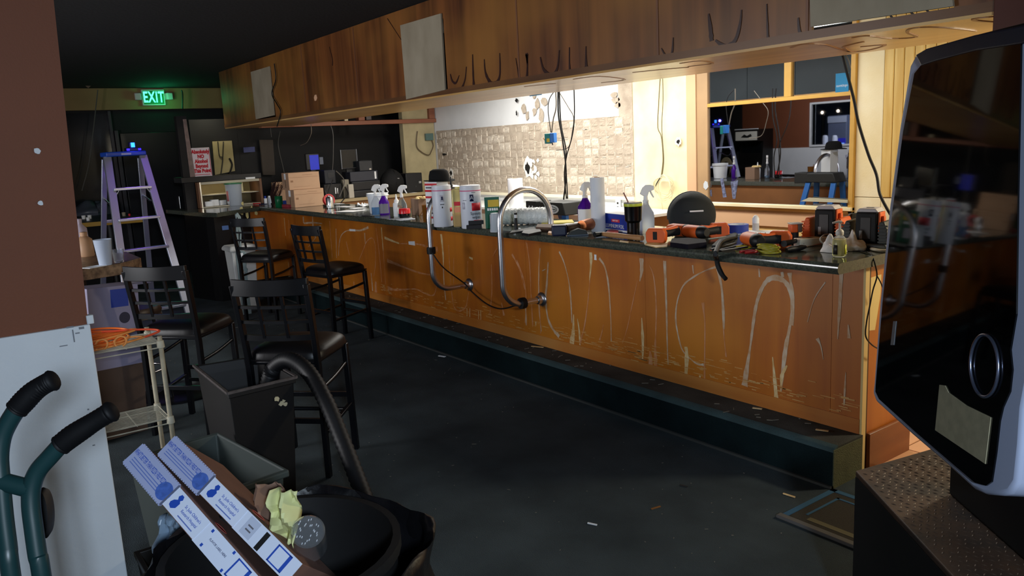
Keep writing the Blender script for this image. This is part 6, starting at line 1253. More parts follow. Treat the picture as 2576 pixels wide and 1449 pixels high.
# ------------------------------------------------------------------ aluminium step ladder with blue cap
alu = mat('aluminium', (176, 182, 196), .35, .85)
lad = thing('aluminium_ladder', 'tall aluminium step ladder with blue top in front of the far wall', 'ladder', (-8.55, 1.585, 0), rad(8))
TOP = 1.745
for s in (-1, 1):
    MB().bar((.05, s*.165, TOP), (.46, s*.29, 0), .03, .07, (0, 1, 0)).done('front_rail', alu, lad, bevel=.003)
    MB().bar((-.04, s*.165, TOP-.02), (-.52, s*.26, 0), .022, .05, (0, 1, 0)).done('rear_rail', alu, lad, bevel=.003)
    MB().tube(smooth_pts([(.13, s*.19, 1.38), (.05, s*.19, 1.3), (-.13, s*.19, 1.35)], 4), .009, 8).done('spreader', steel, lad, smooth=60)
    MB().bar((.13, s*.175, 1.36), (.135, s*.12, 1.44), .02, .006).done('step_brace', alu, lad)
for i in range(5):
    z = .29*(i+1); f = (TOP-z)/TOP
    st = MB(); x = .05+.41*f; w_ = .165+.125*f; st.bx(x-.05, x+.035, -w_+.012, w_-.012, z-.025, z).done('step', alu, lad, bevel=.003)
for i in (1, 3):
    z = .34*(i+.3); f = (TOP-z)/TOP; MB().bx(-.04-.48*f-.012, -.04-.48*f+.012, -.165-.095*f, .165+.095*f, z-.015, z+.015).done('rear_bar', alu, lad, bevel=.002)
MB().bx(-.09, .1, -.185, .185, TOP, TOP+.045).done('top_cap', mat('cap blue', (20, 60, 150), .4), lad, bevel=.01)
MB().bx(.1, .1012, -.05, .04, TOP+.012, TOP+.028).done('cap_label', mat('label grey', (150, 156, 170), .5), lad)
MB().bx(.13, .1312, -.04, .08, 1.43, 1.448).done('step_label', mat('label grey', (150, 156, 170), .5), lad)
ll = thing('laser_level', 'small device with a glowing blue display on top of the aluminium ladder', 'tool', (-8.53, 1.67, TOP+.0452), .2)
MB().bx(-.03, .03, -.07, .07, 0, .03).done('base', mat('device navy', (16, 20, 60), .4), ll, bevel=.005)
MB().bx(-.02, .02, -.03, .03, .03, .085).done('head', mat('device navy', (16, 20, 60), .4), ll, bevel=.005)
MB().bx(.02, .022, -.018, .018, .036, .08).done('display', mat('blue glow', (40, 120, 255), .4, emit=(30, 110, 255), es=5.0), ll)
for y in (-.055, .055): MB().bx(.03, .032, y-.012, y+.014, .006, .024).done('led', mat('blue led', (30, 20, 255), .4, emit=(40, 20, 255), es=3.0), ll)
point('laser_level_glow', (-8.42, 1.68, TOP+.11), .35, (.12, .1, 1.0), .02)
# black round base on the floor between the stool legs
v = P(455, 988, Z=0); t = thing('round_base', 'black round pedestal base lying on the carpet behind the wire rack', 'base', (v.x, v.y, 0)); MB().lathe([(.29, 0), (.3, .004), (.3, .014), (.27, .022), (.07, .04), (.05, .06), (0, .06)], n=36).done('disc', mat('base black', (20, 20, 22), .3, .5), t, smooth=40)
# ------------------------------------------------------------------ wire rack with orange extension cord
RX1, RX0, RY1, RY0 = -4.55, -4.86, .9, .22
rk = thing('wire_rack', 'small cream wire shelf rack standing beside the pillar', 'rack', ((RX0+RX1)/2, (RY0+RY1)/2, 0))
wire_m = mat('cream wire', (200, 194, 172), .5, var=.25, vs=20); post_m = mat('cream post', (188, 178, 152), .5, var=.3, vs=14)
ztop, zlow = .715, .285
for x in (RX0, RX1):
    for y in (RY0, RY1):
        MB().tube([(x, y, 0), (x, y, ztop+.035)], .0125, 12).done('post', post_m, rk, world=True, smooth=60)
        for z in (ztop, zlow): MB().lathe([(.018, -.03), (.021, -.028), (.018, .01), (.0135, .012)], (x, y, z), 14).done('collar', wire_m, rk, world=True, smooth=40)
for z in (ztop, zlow):
    mb = MB()
    for dz in (0, -.028):
        mb.tube([(RX0, RY0, z+dz), (RX1, RY0, z+dz), (RX1, RY1, z+dz), (RX0, RY1, z+dz)], .0035, 6, closed=True)
    for x in (RX0+(RX1-RX0)*.33, RX0+(RX1-RX0)*.67): pass
    for y in (RY0+.17, RY0+.34, RY0+.51): mb.tube([(RX0, y, z-.004), (RX1, y, z-.004)], .003, 6)
    mb.done('shelf_frame', wire_m, rk, world=True, smooth=60)
    for i in range(13):
        x = RX0+(RX1-RX0)*(i+1)/14; MB().tube([(x, RY0, z), (x, RY1, z)], .0021, 5).done('shelf_wire', wire_m, rk, world=True, smooth=60)
cd_ = thing('extension_cord', 'coiled orange extension cord lying on top of the wire rack', 'cord', ((RX0+RX1)/2, .55, ztop+.006))
for i in range(9):
    R0 = random.uniform(.1, .15); x0 = random.uniform(-.02, .02); y0 = random.uniform(-.05, .08); z0 = .006+.008*i
    MB().tube([(x0+R0*math.cos(a), y0+1.75*R0*math.sin(a), z0+.008*math.sin(a*2+i)) for a in [6.2832*j/30 for j in range(30)]], .006, 7, closed=True).done('loop', mat('cord orange', (236, 116, 44), .45) if i % 3 else mat('cord orange light', (244, 160, 84), .45), cd_, smooth=60)
for i in range(5):
    y = -.2+.09*i; MB().tube(arc((.13, y, .03), .028, -60, 230, 10, (.3, 1, 0), (0, .2, 1)), .006, 7).done('kink', mat('cord orange light', (244, 160, 84), .45), cd_, smooth=60)
MB().tube(smooth_pts([(-.02, .1, .07), (.06, .3, .06), (.12, .36, .05), (.14, .28, .035)], 5), .006, 7).done('loop', mat('cord red orange', (226, 84, 50), .45), cd_, smooth=60)
# ------------------------------------------------------------------ black trash can with the vacuum hose
cz = .62; cq = [P(a, b, Z=cz) for a, b in ((492, 920), (575, 987), (740, 948), (648, 895))]
ctr = sum(cq, Vector((0, 0, 0)))/4; ctr.z = 0
tc_ = thing('trash_can', 'tall black rectangular trash can with a vacuum hose stuck in it', 'bin', ctr)
canm = mat('can black', (22, 19, 19), .55, var=.3, vs=5)
def ring(f, z): return [(ctr.x+(q.x-ctr.x)*f, ctr.y+(q.y-ctr.y)*f, z) for q in cq]
mb = MB(); rings = [ring(.8, .0), ring(.98, cz-.03), ring(1.03, cz-.03), ring(1.03, cz), ring(.95, cz), ring(.93, cz-.05), ring(.77, .012)]
vs = [p for r_ in rings for p in r_]; fs = [(4*i+j, 4*i+(j+1) % 4, 4*i+4+(j+1) % 4, 4*i+4+j) for i in range(6) for j in range(4)]+[(3, 2, 1, 0), (24, 25, 26, 27)]
mb.add(vs, fs).done('can_body', canm, tc_, world=True, smooth=0, bevel=.008)
ra, rb = Vector(ring(1.045, cz)[1]), Vector(ring(1.045, cz)[2]); MB().bar(ra, rb, .012, .012).done('worn_rim', mat('worn rim', (88, 80, 78), .6, var=.4, vs=40), tc_, world=True)
ra, rb = Vector(ring(1.045, cz)[0]), Vector(ring(1.045, cz)[1]); MB().bar(ra, rb, .012, .012).done('worn_rim', mat('worn rim', (88, 80, 78), .6, var=.4, vs=40), tc_, world=True)
ra, rb = Vector(ring(1.045, cz)[2]), Vector(ring(1.045, cz)[3]); MB().bar(ra, rb, .012, .012).done('worn_rim', mat('worn rim', (88, 80, 78), .6, var=.4, vs=40), tc_, world=True)
e1 = (Vector(ring(.9, .45)[1])+Vector(ring(.9, .45)[2]))/2; fn_ = (Vector(ring(1, 0)[2])-Vector(ring(1, 0)[1])).normalized(); nn = Vector((fn_.y, -fn_.x, 0))
nn = nn if nn.dot(CAM-ctr) > 0 else -nn
for px, py, r_ in ((695, 1003, 9), (706, 1014, 8), (717, 1015, 7), (712, 1008, 5)):
    q = PN(px, py, Vector(ring(.955, cz-.1)[1]), nn+Vector((0, 0, -.2))); k = mpp(q)
    MB().slab([q+fn_*(math.cos(6.28*i/7)*r_*k*random.uniform(.5, 1.1))+Vector((0, 0, math.sin(6.28*i/7)*r_*k*random.uniform(.5, 1.1)))+nn*.004 for i in range(7)], nn, .003).done('paint_spot', mat('cream spot', (196, 184, 150), .7), tc_, world=True, smooth=0)
hose_m = mat('hose black', (14, 14, 17), .55)
hq = [Vector((ctr.x, ctr.y, .2)), PD(672, 970, 4.05), PD(690, 925, 4.03), PD(728, 905, 3.98), PD(775, 935, 3.93), PD(820, 1010, 3.83), PD(862, 1110, 3.74), PD(905, 1220, 3.62), PD(938, 1310, 3.5), P(962, 1392, Z=.05), P(955, 1470, Z=.05), P(880, 1560, Z=.05)]
hs_ = smooth_pts(hq, 16); hr = [.038+(.0025 if i % 2 else -.0025) for i in range(len(hs_))]
hz = [Vector((p.x, p.y, max(p.z, .05))) for p in hs_]
hh_ = thing('vacuum_hose', 'thick ribbed black vacuum hose arching out of the trash can to the floor', 'hose', (0, 0, 0)); hh_.location = hz[-1]
MB().tube(hz, hr, 14).done('ribbed_tube', hose_m, hh_, world=True, smooth=80)
# ------------------------------------------------------------------ grey tote
tz = .42; kb, kr, kl = P(548, 1086, Z=tz), P(728, 1182, Z=tz), P(400, 1128, Z=tz)
dx_ = (kr-kb); dy_ = (kl-kb).normalized()*.42; kq = [kb, kr, kr+dy_, kb+dy_]; ct = sum(kq, Vector((0, 0, 0)))/4; ct.z = 0
tot = thing('storage_tote', 'grey plastic storage tote with wide rim in front of the trash can', 'tote', ct)
def kring(f, z): return [(ct.x+(q.x-ct.x)*f, ct.y+(q.y-ct.y)*f, z) for q in kq]
totem = mat('tote grey', (66, 74, 72), .45)
rings = [kring(.82, 0), kring(.93, tz-.03), kring(1.0, tz-.03), kring(1.0, tz), kring(.93, tz), kring(.8, .02)]
MB().add([p for r_ in rings for p in r_], [(4*i+j, 4*i+(j+1) % 4, 4*i+4+(j+1) % 4, 4*i+4+j) for i in range(5) for j in range(4)]+[(3, 2, 1, 0), (20, 21, 22, 23)]).done('tote_body', totem, tot, world=True, smooth=0, bevel=.012, seg=3)
# black crate added to keep the floor beside the pillar dark
t = thing('filler_crate', 'black plastic crate on the floor against the white pillar base', 'crate', (-2.7, .6, 0))
MB().add([(x*f, y*f, z) for f, z in ((.9, 0), (1, .3), (1.03, .3), (1.03, .32), (.94, .32), (.86, .02)) for x, y in ((-.25, -.19), (.25, -.19), (.25, .19), (-.25, .19))], [(4*i+j, 4*i+(j+1) % 4, 4*i+4+(j+1) % 4, 4*i+4+j) for i in range(5) for j in range(4)]+[(3, 2, 1, 0), (20, 21, 22, 23)]).done('crate_body', mat('crate black', (12, 12, 13), .5), t, smooth=0, bevel=.006)
# ------------------------------------------------------------------ lined bin with pizza boxes
BC = Vector((-1.9, .6, 0)); rb = .7
bin_ = thing('lined_bin', 'round waste bin lined with a black bag in the lower left foreground', 'bin', BC)
MB().lathe([(.24, 0), (.25, .01), (.29, rb-.03), (.3, rb-.03), (.3, rb), (.28, rb), (.235, .02), (0, .02)], n=36).done('drum', mat('bin black', (18, 18, 19), .6), bin_, smooth=40)
bagm = mat('bag black', (12, 12, 15), .4, bump=.3, bs=25)
def bagfn(u, v):
    a = 6.2832*u
    if v < .5: f = v/.5; r_ = .33+.035*noise.noise(Vector((math.cos(a)*3, math.sin(a)*3, f*2))); z = rb-.3+.31*f
    else: f = (v-.5)/.5; r_ = .33-.06*f+.03*noise.noise(Vector((math.cos(a)*3, math.sin(a)*3, f*3+4))); z = rb+.01-.25*f
    ex = 1+.18*max(0, math.cos(a-rad(54)))**3
    return (r_*math.cos(a)*ex, r_*math.sin(a)*ex, z+.035*noise.noise(Vector((math.cos(a)*2.2+3, math.sin(a)*2.2, 1)))*(1 if .2 < v < .9 else 0))
MB().surf(72, 20, bagfn).done('bag_liner', bagm, bin_, smooth=80)
MB().lathe([(0, rb-.24), (.27, rb-.22)], n=30).done('bag_floor', bagm, bin_, smooth=80)
pzw = mat('pizza box white', (206, 214, 232), .7); pzl = mat('pizza box lilac', (156, 164, 198), .7); pzb = mat('pizza box brown', (128, 92, 78), .8, var=.15, vs=8); pzk = mat('print blue', (30, 72, 170), .6); pzr = mat('print red', (190, 90, 80), .7)
def pizza_box(a, da, b, db, label, T_, tilt, skind):
    A0 = PD(a[0], a[1], da); B0 = PD(b[0], b[1], db); Ld = (B0-A0); L_ = Ld.length; Ld.normalize(); mid = (A0+B0)/2; vd = (mid-CAM).normalized()
    Tn = Ld.cross(vd).normalized(); Tn = Tn if Tn.dot(RT) > 0 else -Tn
    D_ = (vd*math.cos(tilt)+Tn*math.sin(tilt)); D_ = (D_-Ld*D_.dot(Ld)).normalized(); Tn = (Tn-D_*Tn.dot(D_)).normalized()
    t = thing('pizza_box', label, 'box', A0, 0, 'pizza boxes in the lined bin')
    M = Matrix((Ld, Tn, D_)).transposed().to_4x4()
    MB(M).bx(.0, L_+.05, -T_/2, T_/2, .001, .28).done('body', pzb, t, smooth=0, bevel=.002)
    MB(M).bx(-.004, L_*.37, -T_/2-.004, T_/2+.003, -.004, .001).done('lilac_flap', pzl, t, smooth=0)
    MB(M).bx(L_*.37, L_*.66, -T_*.46, T_*.5, -.002, .001).done('white_flap', pzw, t, smooth=0)
    MB(M).bx(L_*.655, L_+.05, -T_/2, T_/2, -.0005, .001).done('white_face', pzw, t, smooth=0)
    MB(M).bx(L_*.36, L_*.37, -T_/2-.003, T_/2+.003, -.005, -.002).done('fold_shadow', mat('fold grey', (90, 96, 120), .8), t, smooth=0)
    mb = MB(M); n = 22
    for i in range(n): mb.bx(L_*.37*i/n, L_*.37*(i+.55)/n, -T_/2-.007, -T_/2-.003, -.003, .0005); mb.bx(L_*.37*i/n, L_*.37*(i+.55)/n, T_/2+.003, T_/2+.006, -.003, .0005)
    tag(mb.done('perforated_edge', pzl, t, smooth=0), kind='stuff')
    FM = M @ Matrix(((1, 0, 0, 0), (0, 1, 0, 0), (0, 0, -1, 0), (0, 0, 0, 1)))      # text frame: x along the strip, y across, z to the viewer
    def tx(s, x, y, size, m, z=.0046, sx=1.0, rot=0.0, nm='lettering', al='CENTER'): return text(s, size, FM @ Matrix.Translation((x, y, z)) @ Matrix.Rotation(rot, 4, 'Z'), m, t, nm, sx=sx, align=al, ext=.0002)
    tx("WHAT'S BETTER THAN PIZZA? FREE PIZZA", L_*.142, T_*.16, T_*.34, pzk, sx=L_*.265/(T_*.3*19.5), z=.0044)
    for j in range(3): MB(FM).bx(L_*.02, L_*.29, -T_*(.1+.12*j), -T_*(.06+.12*j), .004, .0044).done('fine_print', mat('print pale blue', (96, 116, 180), .7), t, smooth=0)
    MB(FM).lathe([(0, 0), (T_*.42, 0), (T_*.42, .0006), (0, .0006)], n=28, sx=1.0, sy=.95, T=Matrix.Translation((L_*.322, -T_*.06, .0042))).done('blue_seal', mat('seal blue', (70, 104, 186), .7, var=.3, vs=80), t)
    kid = [(-.3, -.28), (-.1, -.34), (.1, -.2), (.12, .05), (.02, .12), (.1, .22), (.02, .36), (-.14, .36), (-.22, .22), (-.12, .1), (-.28, 0), (-.36, -.16)]
    MB(FM).prism([(L_*.435+x*T_*.9, T_*.02+y*T_*1.0) for x, y in kid], .0022, .0028).done('child_emblem', pzk, t, smooth=0)
    for j, s in enumerate(("St. Jude Children's", 'Research Hospital')): tx(s, L_*.555, T_*(.18-.24*j), T_*.2, pzk, .003, sx=L_*.17/(T_*.2*9))
    MB(FM).bx(L_*.49, L_*.62, -T_*.32, -T_*.27, .0022, .0027).done('fine_print', mat('print pale blue', (96, 116, 180), .7), t, smooth=0)
    if skind == 0:
        tx('FLAVOR LABEL HERE', L_*.8, T_*.05, T_*.15, mat('print navy', (40, 50, 90), .6), .0012, sx=L_*.17/(T_*.15*11))
        for x, y in ((.7, .34), (.71, -.34), (.9, -.4), (.88, .4)): MB(FM).bx(L_*x, L_*x+.007, T_*y-.004, T_*y+.004, .0005, .001).done('corner_mark', pzk, t, smooth=0)
    else:
        MB(FM).bx(L_*.83, L_*.86, -T_*.45, T_*.42, .0005, .0011).done('dark_band', ink, t, smooth=0); MB(FM).bx(L_*.7, L_*.78, -T_*.4, T_*.45, .0005, .001).done('address_field', mat('field grey', (178, 186, 206), .7), t, smooth=0)
        for j in range(2): MB(FM).bx(L_*.72, L_*.76, T_*(.05-.2*j), T_*(.12-.2*j), .001, .0014).done('fine_print', grey_ink, t, smooth=0)
    for q in ((.93, 1.04, -.42, -.36), (.93, 1.04, .36, .42), (.93, .94, -.42, .42), (1.02, 1.04, -.42, .42)): MB(FM).bx(L_*q[0], L_*q[1], T_*q[2], T_*q[3], .0005, .001).done('blue_frame', pzk, t, smooth=0)
    MB(M).lathe([(.018, 0), (.022, 0), (.022, .0006), (.018, .0006), (.018, 0)], n=20, T=Matrix.Translation((L_*.66, T_/2+.0, .06)) @ Matrix.Rotation(rad(-90), 4, 'X')).done('red_print', pzr, t)
    return t
pizza_box((338, 1142), 2.16, (603, 1447), 1.96, 'left-hand pizza box in the lined bin with its brown side showing', .06, rad(8), 0)
pizza_box((422, 1122), 2.22, (708, 1410), 2.02, 'right-hand pizza box in the lined bin, next to the yellow paper', .058, rad(8), 1)
def crumple(px, py, d, w_, h, sd, m, name, label, cat):
    c = PD(px, py, d); q = MB().surf(12, 12, lambda u, v: c+RT*((u-.5)*w_*(1+.2*noise.noise(Vector((u*3, v*3, sd)))))+UP*((.5-v)*h*(1+.2*noise.noise(Vector((u*3, v*3, sd+5)))))-FW*(.1*noise.noise(Vector((u*2.6, v*2.6, sd+9)))))
    return tag(q.done(name, m, smooth=25, solid=.002), label, cat)
crumple(714, 1300, 2.12, .075, .14, 3, mat('pale yellow paper', (206, 208, 150), .75), 'crumpled_paper', 'crumpled pale yellow paper sticking up beside the pizza boxes', 'paper')
crumple(676, 1275, 2.2, .07, .13, 8, mat('brown paper bag', (128, 100, 84), .8), 'paper_bag', 'torn brown paper bag behind the yellow paper in the lined bin', 'bag')
crumple(432, 1355, 2.3, .07, .13, 14, mat('pale blue film', (120, 140, 160), .3), 'plastic_film', 'pale plastic film hanging left of the left pizza box', 'film')
c = PD(775, 1336, 2.1); k = mpp(c); ax = (CAM-c).normalized(); ax = (ax*.9+Vector((0, 0, .35))).normalized(); ux = ax.orthogonal().normalized(); uy = ax.cross(ux)
MC = Matrix((ux, uy, ax)).transposed().to_4x4(); MC.translation = c
t = thing('plastic_cup', 'clear plastic cup bottom facing out of the lined bin', 'cup', c)
MC0 = MC.copy(); MC0.translation = (0, 0, 0)
MB(MC0).lathe([(38*k, 0), (42*k, -.004), (46*k, -.13), (44*k, -.13), (37*k, -.006), (0, -.006)], n=30).done('cup', clear, t, smooth=40)
mb = MB(MC0)
for i in range(26):
    a = i*2.4; r_ = (14+22*((i*7) % 10)/10)*k; mb.box((r_*math.cos(a), r_*math.sin(a), .001), (5*k, 2*k, .003))
tag(mb.done('moulded_dot', mat('glint plastic', (240, 244, 250), .1, trans=.5, ior=1.3), t, smooth=0), kind='stuff')
# ------------------------------------------------------------------ hand truck handles
HD = 1.42
hg = mat('hand truck green', (18, 46, 48), .4); grip = mat('grip rubber', (10, 10, 12), .6, spec=.2)
v0 = PD(70, 1449, HD); ht = thing('hand_truck', 'dark green hand truck with two black grips before the white pillar', 'hand truck', (v0.x-.0, v0.y, 0))
def lower(v): return [Vector((v.x+.03*(1-z/v.z), v.y-.02*(1-z/v.z), z)) for z in (v.z*.66, v.z*.33, .06)]
for pts, gp in (([(42, 1030), (22, 1062), (5, 1100), (-2, 1150), (2, 1210), (10, 1300), (20, 1380), (28, 1449)], [(42, 1030), (60, 1010), (85, 985), (110, 968), (132, 957)]), ([(152, 1120), (125, 1150), (95, 1185), (80, 1225), (78, 1270), (85, 1330), (95, 1400), (105, 1449)], [(152, 1120), (180, 1098), (215, 1075), (245, 1056), (280, 1035)])):
    q = [PD(a, b, HD) for a, b in pts]; q += lower(q[-1]); MB().tube(smooth_pts(q, 5), .0155, 14).done('tube', hg, ht, world=True, smooth=60)
    g_ = smooth_pts([PD(a, b, HD) for a, b in gp], 8); n = len(g_)
    gd = (g_[-1]-g_[-2]).normalized(); g_ += [g_[-1]+gd*.004, g_[-1]+gd*.007, g_[-1]+gd*.008]
    MB().tube(g_, [(.0185+.0012*math.sin(6.28*i/n*1.0)+(.0006 if i % 2 else -.0006)) if 1 < i < n-2 else .0198 for i in range(n)]+[.017, .011, .003], 16).done('grip', grip, ht, world=True, smooth=50)
a, b = PD(8, 1212, HD), PD(78, 1230, HD); MB().tube([a, b], .0165, 12).done('cross_tube', hg, ht, world=True, smooth=60)
a, b = PD(20, 1380, HD), PD(95, 1400, HD)
for z in (.25, .6): 
    MB().bar(Vector((v0.x+.02, v0.y-.06, z)), Vector((v0.x+.02, v0.y+.04, z)), .03, .008).done('cross_plate', hg, ht, world=True)
MB().bx(v0.x-.05, v0.x+.25, v0.y-.14, v0.y+.12, .0, .008).done('toe_plate', hg, ht, world=True, bevel=.002)
for s in (-.13, .11): MB().lathe([(.06, -.025), (.1, -.025), (.11, -.015), (.11, .015), (.1, .025), (.06, .025)], n=28, T=Matrix.Translation((v0.x-.12, v0.y+s, .11)) @ Matrix.Rotation(rad(90), 4, 'X')).done('wheel', black_m, ht, world=True, smooth=40)
MB().tube([(v0.x-.12, v0.y-.16, .11), (v0.x-.12, v0.y+.14, .11)], .01, 8).done('axle', steel, ht, world=True)
for s in (-.05, .05): MB().bar((v0.x-.12, v0.y+s, .11), (v0.x+.02, v0.y+s*.6, .35), .02, .01).done('axle_strut', hg, ht, world=True)
c = PD(112, 1290, HD+.1); k = mpp(c); axw = Vector((.3, 1, 0)).normalized()
MB().lathe([(0, -.012), (30*k, -.012), (34*k, 0), (30*k, .012), (0, .012)], n=30, sx=.55, T=Matrix.Translation(c) @ (-FW).to_track_quat('Z', 'Y').to_matrix().to_4x4() @ Matrix.Scale(1.9, 4, (0, 1, 0)) @ Matrix.Scale(1.0, 4)).done('folding_guard', mat('guard black', (24, 24, 26), .5), ht, world=True, smooth=40)
# ------------------------------------------------------------------ doormat
mt = thing('door_mat', 'black doormat with blue border lines by the end of the foot step', 'mat', (-1.7, 3.03, 0))
mx0, mx1, my0, my1 = -2.0, -1.33, 2.835, 3.22
MB().bx(mx0, mx1, my0, my1, 0, .01).done('pile', mat('mat pile', (48, 44, 36), .9, bump=.8, bs=300), mt, world=True, bevel=.003)
bl_ = mat('mat blue', (38, 82, 112), .8)
for i, o_ in enumerate((.0, .07)):
    w_ = .028 if i == 0 else .012
    MB().bx(mx0+o_, mx0+o_+w_, my0+o_, my1-o_, .01, .012).done('border_line', bl_, mt, world=True, smooth=0)
    MB().bx(mx0+o_, mx1, my1-o_-w_, my1-o_, .01, .012).done('border_line', bl_, mt, world=True, smooth=0)
MB().bx(mx0-.01, mx1, my0-.035, my0, 0, .016).done('front_edge', mat('mat edge', (84, 82, 80), .8), mt, world=True, bevel=.005)
MB().bx(mx0+.1, mx1, my0+.03, my0+.06, .01, .0115).done('border_line', mat('mat pale line', (90, 84, 60), .8), mt, world=True, smooth=0)
# ------------------------------------------------------------------ litter on the carpet
db = MB()
for k in range(300):
    x = random.uniform(-8.5, -1.9); y = random.uniform(.6, 3.2)
    if (-4.5 < x < -3.0 and y < 1.4) or (-6.6 < x < -5.2 and y < 1.7): continue
    L_ = random.uniform(.003, .009) if random.random() < .9 else random.uniform(.012, .03)
    db.box((x, y, .0025), (L_, random.uniform(.002, .004), .002), random.uniform(0, 3.1))
tag(db.done('floor_litter', mat('litter', (120, 116, 104), .8), smooth=0), 'pale chips and flakes scattered over the dark carpet', 'litter', kind='stuff')
db = MB()
for k in range(60): db.box((random.uniform(-8, -2.1), random.uniform(3.28, 3.47), .2055), (random.uniform(.006, .04), random.uniform(.002, .007), .003), random.uniform(0, 3))
tag(db.done('step_litter', mat('litter', (120, 116, 104), .8), smooth=0), 'pale chips and flakes scattered along the top of the foot step', 'litter', kind='stuff')
for px, py, L_, a, m, lb in ((1650, 1277, .05, 1.4, mat('orange splinter', (130, 84, 40), .8), 'orange wood splinter lying on the carpet in the middle of the floor'), (1490, 1318, .045, .4, paper, 'short pale splinter on the carpet left of the orange one'), (1985, 1246, .06, .1, glc, 'pale wood splinter on the carpet before the doormat'), (1720, 1222, .04, .3, mat('dark scrap', (40, 36, 34), .8), 'dark scrap on the carpet before the foot step'), (1112, 896, .07, .3, paper, 'white paper scrap on the carpet near the bar stools')):
    v = P(px, py, Z=.004); tag(MB().box((v.x, v.y, .004), (L_, .007 if 'paper' not in lb else .02, .005), a).done('splinter', m, smooth=0), lb, 'splinter')
for px, py, L_, lb in ((1352, 872, .1, 'wood chip on the foot step right of the steel rails'), (2068, 1082, .06, 'pale splinter on the foot step near its end'), (1905, 1027, .05, 'white splinter on the foot step toward its end')):
    v = P(px, py, Z=.206); tag(MB().box((v.x, v.y, .2055), (L_, .014, .004), .4).done('splinter', glc, smooth=0), lb, 'splinter')
# ================================================================== game machine in the right foreground
PHI, TAU, PDIST = 0.891, -0.080, 0.93
PNn = Vector((math.cos(TAU)*math.cos(PHI), math.cos(TAU)*math.sin(PHI), math.sin(TAU)))
def G(px, py, off=0.0): return PN(px, py, PNn*(PDIST+off), PNn)
gm_ = thing('game_machine', 'tall glossy black game machine on a diamond plate base', 'game machine', (-.9, 2.2, 0))
out = [(2197, 965), (2194, 990), (2203, 1012), (2290, 1092), (2380, 1170), (2448, 1232), (2475, 1244), (2515, 1247), (2538, 1242), (2556, 1215), (2566, 1120), (2572, 1030), (2585, 960), (2592, 880), (2600, 600), (2610, 300), (2622, 100), (2612, 52), (2560, 66), (2450, 88), (2330, 122), (2302, 138), (2288, 165), (2262, 320), (2236, 520), (2212, 760)]
gl_ = [(2203, 965), (2202, 985), (2211, 1004), (2300, 1084), (2400, 1170), (2452, 1214), (2480, 1222), (2494, 1212), (2505, 1140), (2514, 1060), (2522, 1025), (2540, 985), (2546, 930), (2541, 880), (2556, 790), (2560, 500), (2568, 110), (2540, 106), (2450, 126), (2350, 152), (2316, 165), (2300, 185), (2272, 330), (2245, 530), (2220, 760)]
MB().slab([G(a, b, .004) for a, b in out], PNn, .07).done('frame', mat('silver white frame', (204, 216, 246), .3), gm_, world=True, smooth=35, bevel=.012, seg=3)
MB().slab([G(a, b, .0) for a, b in gl_], PNn, .012).done('glass_front', mat('black glass', (4, 4, 5), .04, spec=.7), gm_, world=True, smooth=0)
topc = [(2302, 138), (2330, 122), (2450, 88), (2560, 66), (2612, 52), (2620, 90), (2568, 110), (2450, 128), (2350, 154), (2316, 165)]
MB().slab([G(a, b, -.004) for a, b in topc], PNn, .02).done('top_bezel', mat('bezel navy', (30, 40, 62), .4), gm_, world=True, smooth=0, bevel=.004)
cR = G(2475, 920, -.004); e1 = (G(2510, 920, -.004)-G(2440, 920, -.004)); r1_ = e1.length/2; e1.normalize(); e2 = PNn.cross(e1).normalized()
rr_ = (G(2475, 998, -.004)-G(2475, 842, -.004)).length/2
MB().tube([cR+e1*(r1_*math.cos(a))+e2*(rr_*math.sin(a)) for a in [6.2832*i/48 for i in range(48)]], .004, 10, closed=True).done('chrome_ring', mat('ring chrome', (150, 160, 190), .25, .9), gm_, world=True, smooth=60)
MB().slab([G(a, b, -.0025) for a, b in ((2363, 968), (2377, 970), (2386, 988), (2430, 1020), (2492, 1050), (2478, 1167), (2420, 1128), (2352, 1082))], PNn, .002).done('paper_label', mat('old label', (186, 178, 146), .8, var=.2, vs=30), gm_, world=True, smooth=0)
MB().slab([G(a, b, -.002) for a, b in ((2247, 808), (2254, 808), (2248, 868), (2240, 868))], PNn, .002).done('white_strip', mat('strip grey', (120, 122, 126), .5), gm_, world=True, smooth=0)
inw = Vector((math.cos(PHI), math.sin(PHI), 0)); alo = Vector((inw.y, -inw.x, 0))          # into the machine, and along its face toward the viewer
DZ = .585; C0 = P(2152, 1184, Z=DZ); 
bpoly = [C0, C0+(P(2390, 1115, Z=DZ)-C0)*1.0, C0+inw*.95+alo*.1, C0+inw*.95+alo*1.25, C0+alo*1.25]
mb = MB(); mb.prism([(v.x, v.y) for v in bpoly], .0, DZ-.02); mb.done('base_box', mat('base dark', (8, 8, 9), .6), gm_, world=True, smooth=0)
deckm = mat('worn diamond plate', (82, 58, 42), .6, .1, col2=(46, 38, 34), vs=7, bump=.15)
mb = MB(); mb.prism([(v.x, v.y) for v in bpoly], DZ-.02, DZ); mb.done('deck_plate', deckm, gm_, world=True, smooth=0, bevel=.004)
lug = MB(); nrow = 56; ncol = 38
e_ = bpoly[1]-bpoly[0]
for i in range(-24, nrow):
    for j in range(ncol):
        q = C0+alo*(.03+1.2*i/nrow)+inw*(.02+.75*j/ncol+(.5*.75/ncol if i % 2 else 0))
        if i < 2 and e_.x*(q.y-C0.y)-e_.y*(q.x-C0.x) > -.012: continue
        a = PHI+(.8 if (i+j) % 2 else -.8)
        M = Matrix.Translation((q.x, q.y, DZ-.0005)) @ Matrix.Rotation(a, 4, 'Z')
        lug.add([(-.011, 0, 0), (0, -.0036, 0), (.011, 0, 0), (0, .0036, 0), (0, 0, .0026)], [(0, 1, 4), (1, 2, 4), (2, 3, 4), (3, 0, 4)], M)
tag(lug.done('raised_lug', mat('lug metal', (84, 68, 56), .4, .4), gm_, world=True, smooth=0), kind='stuff')
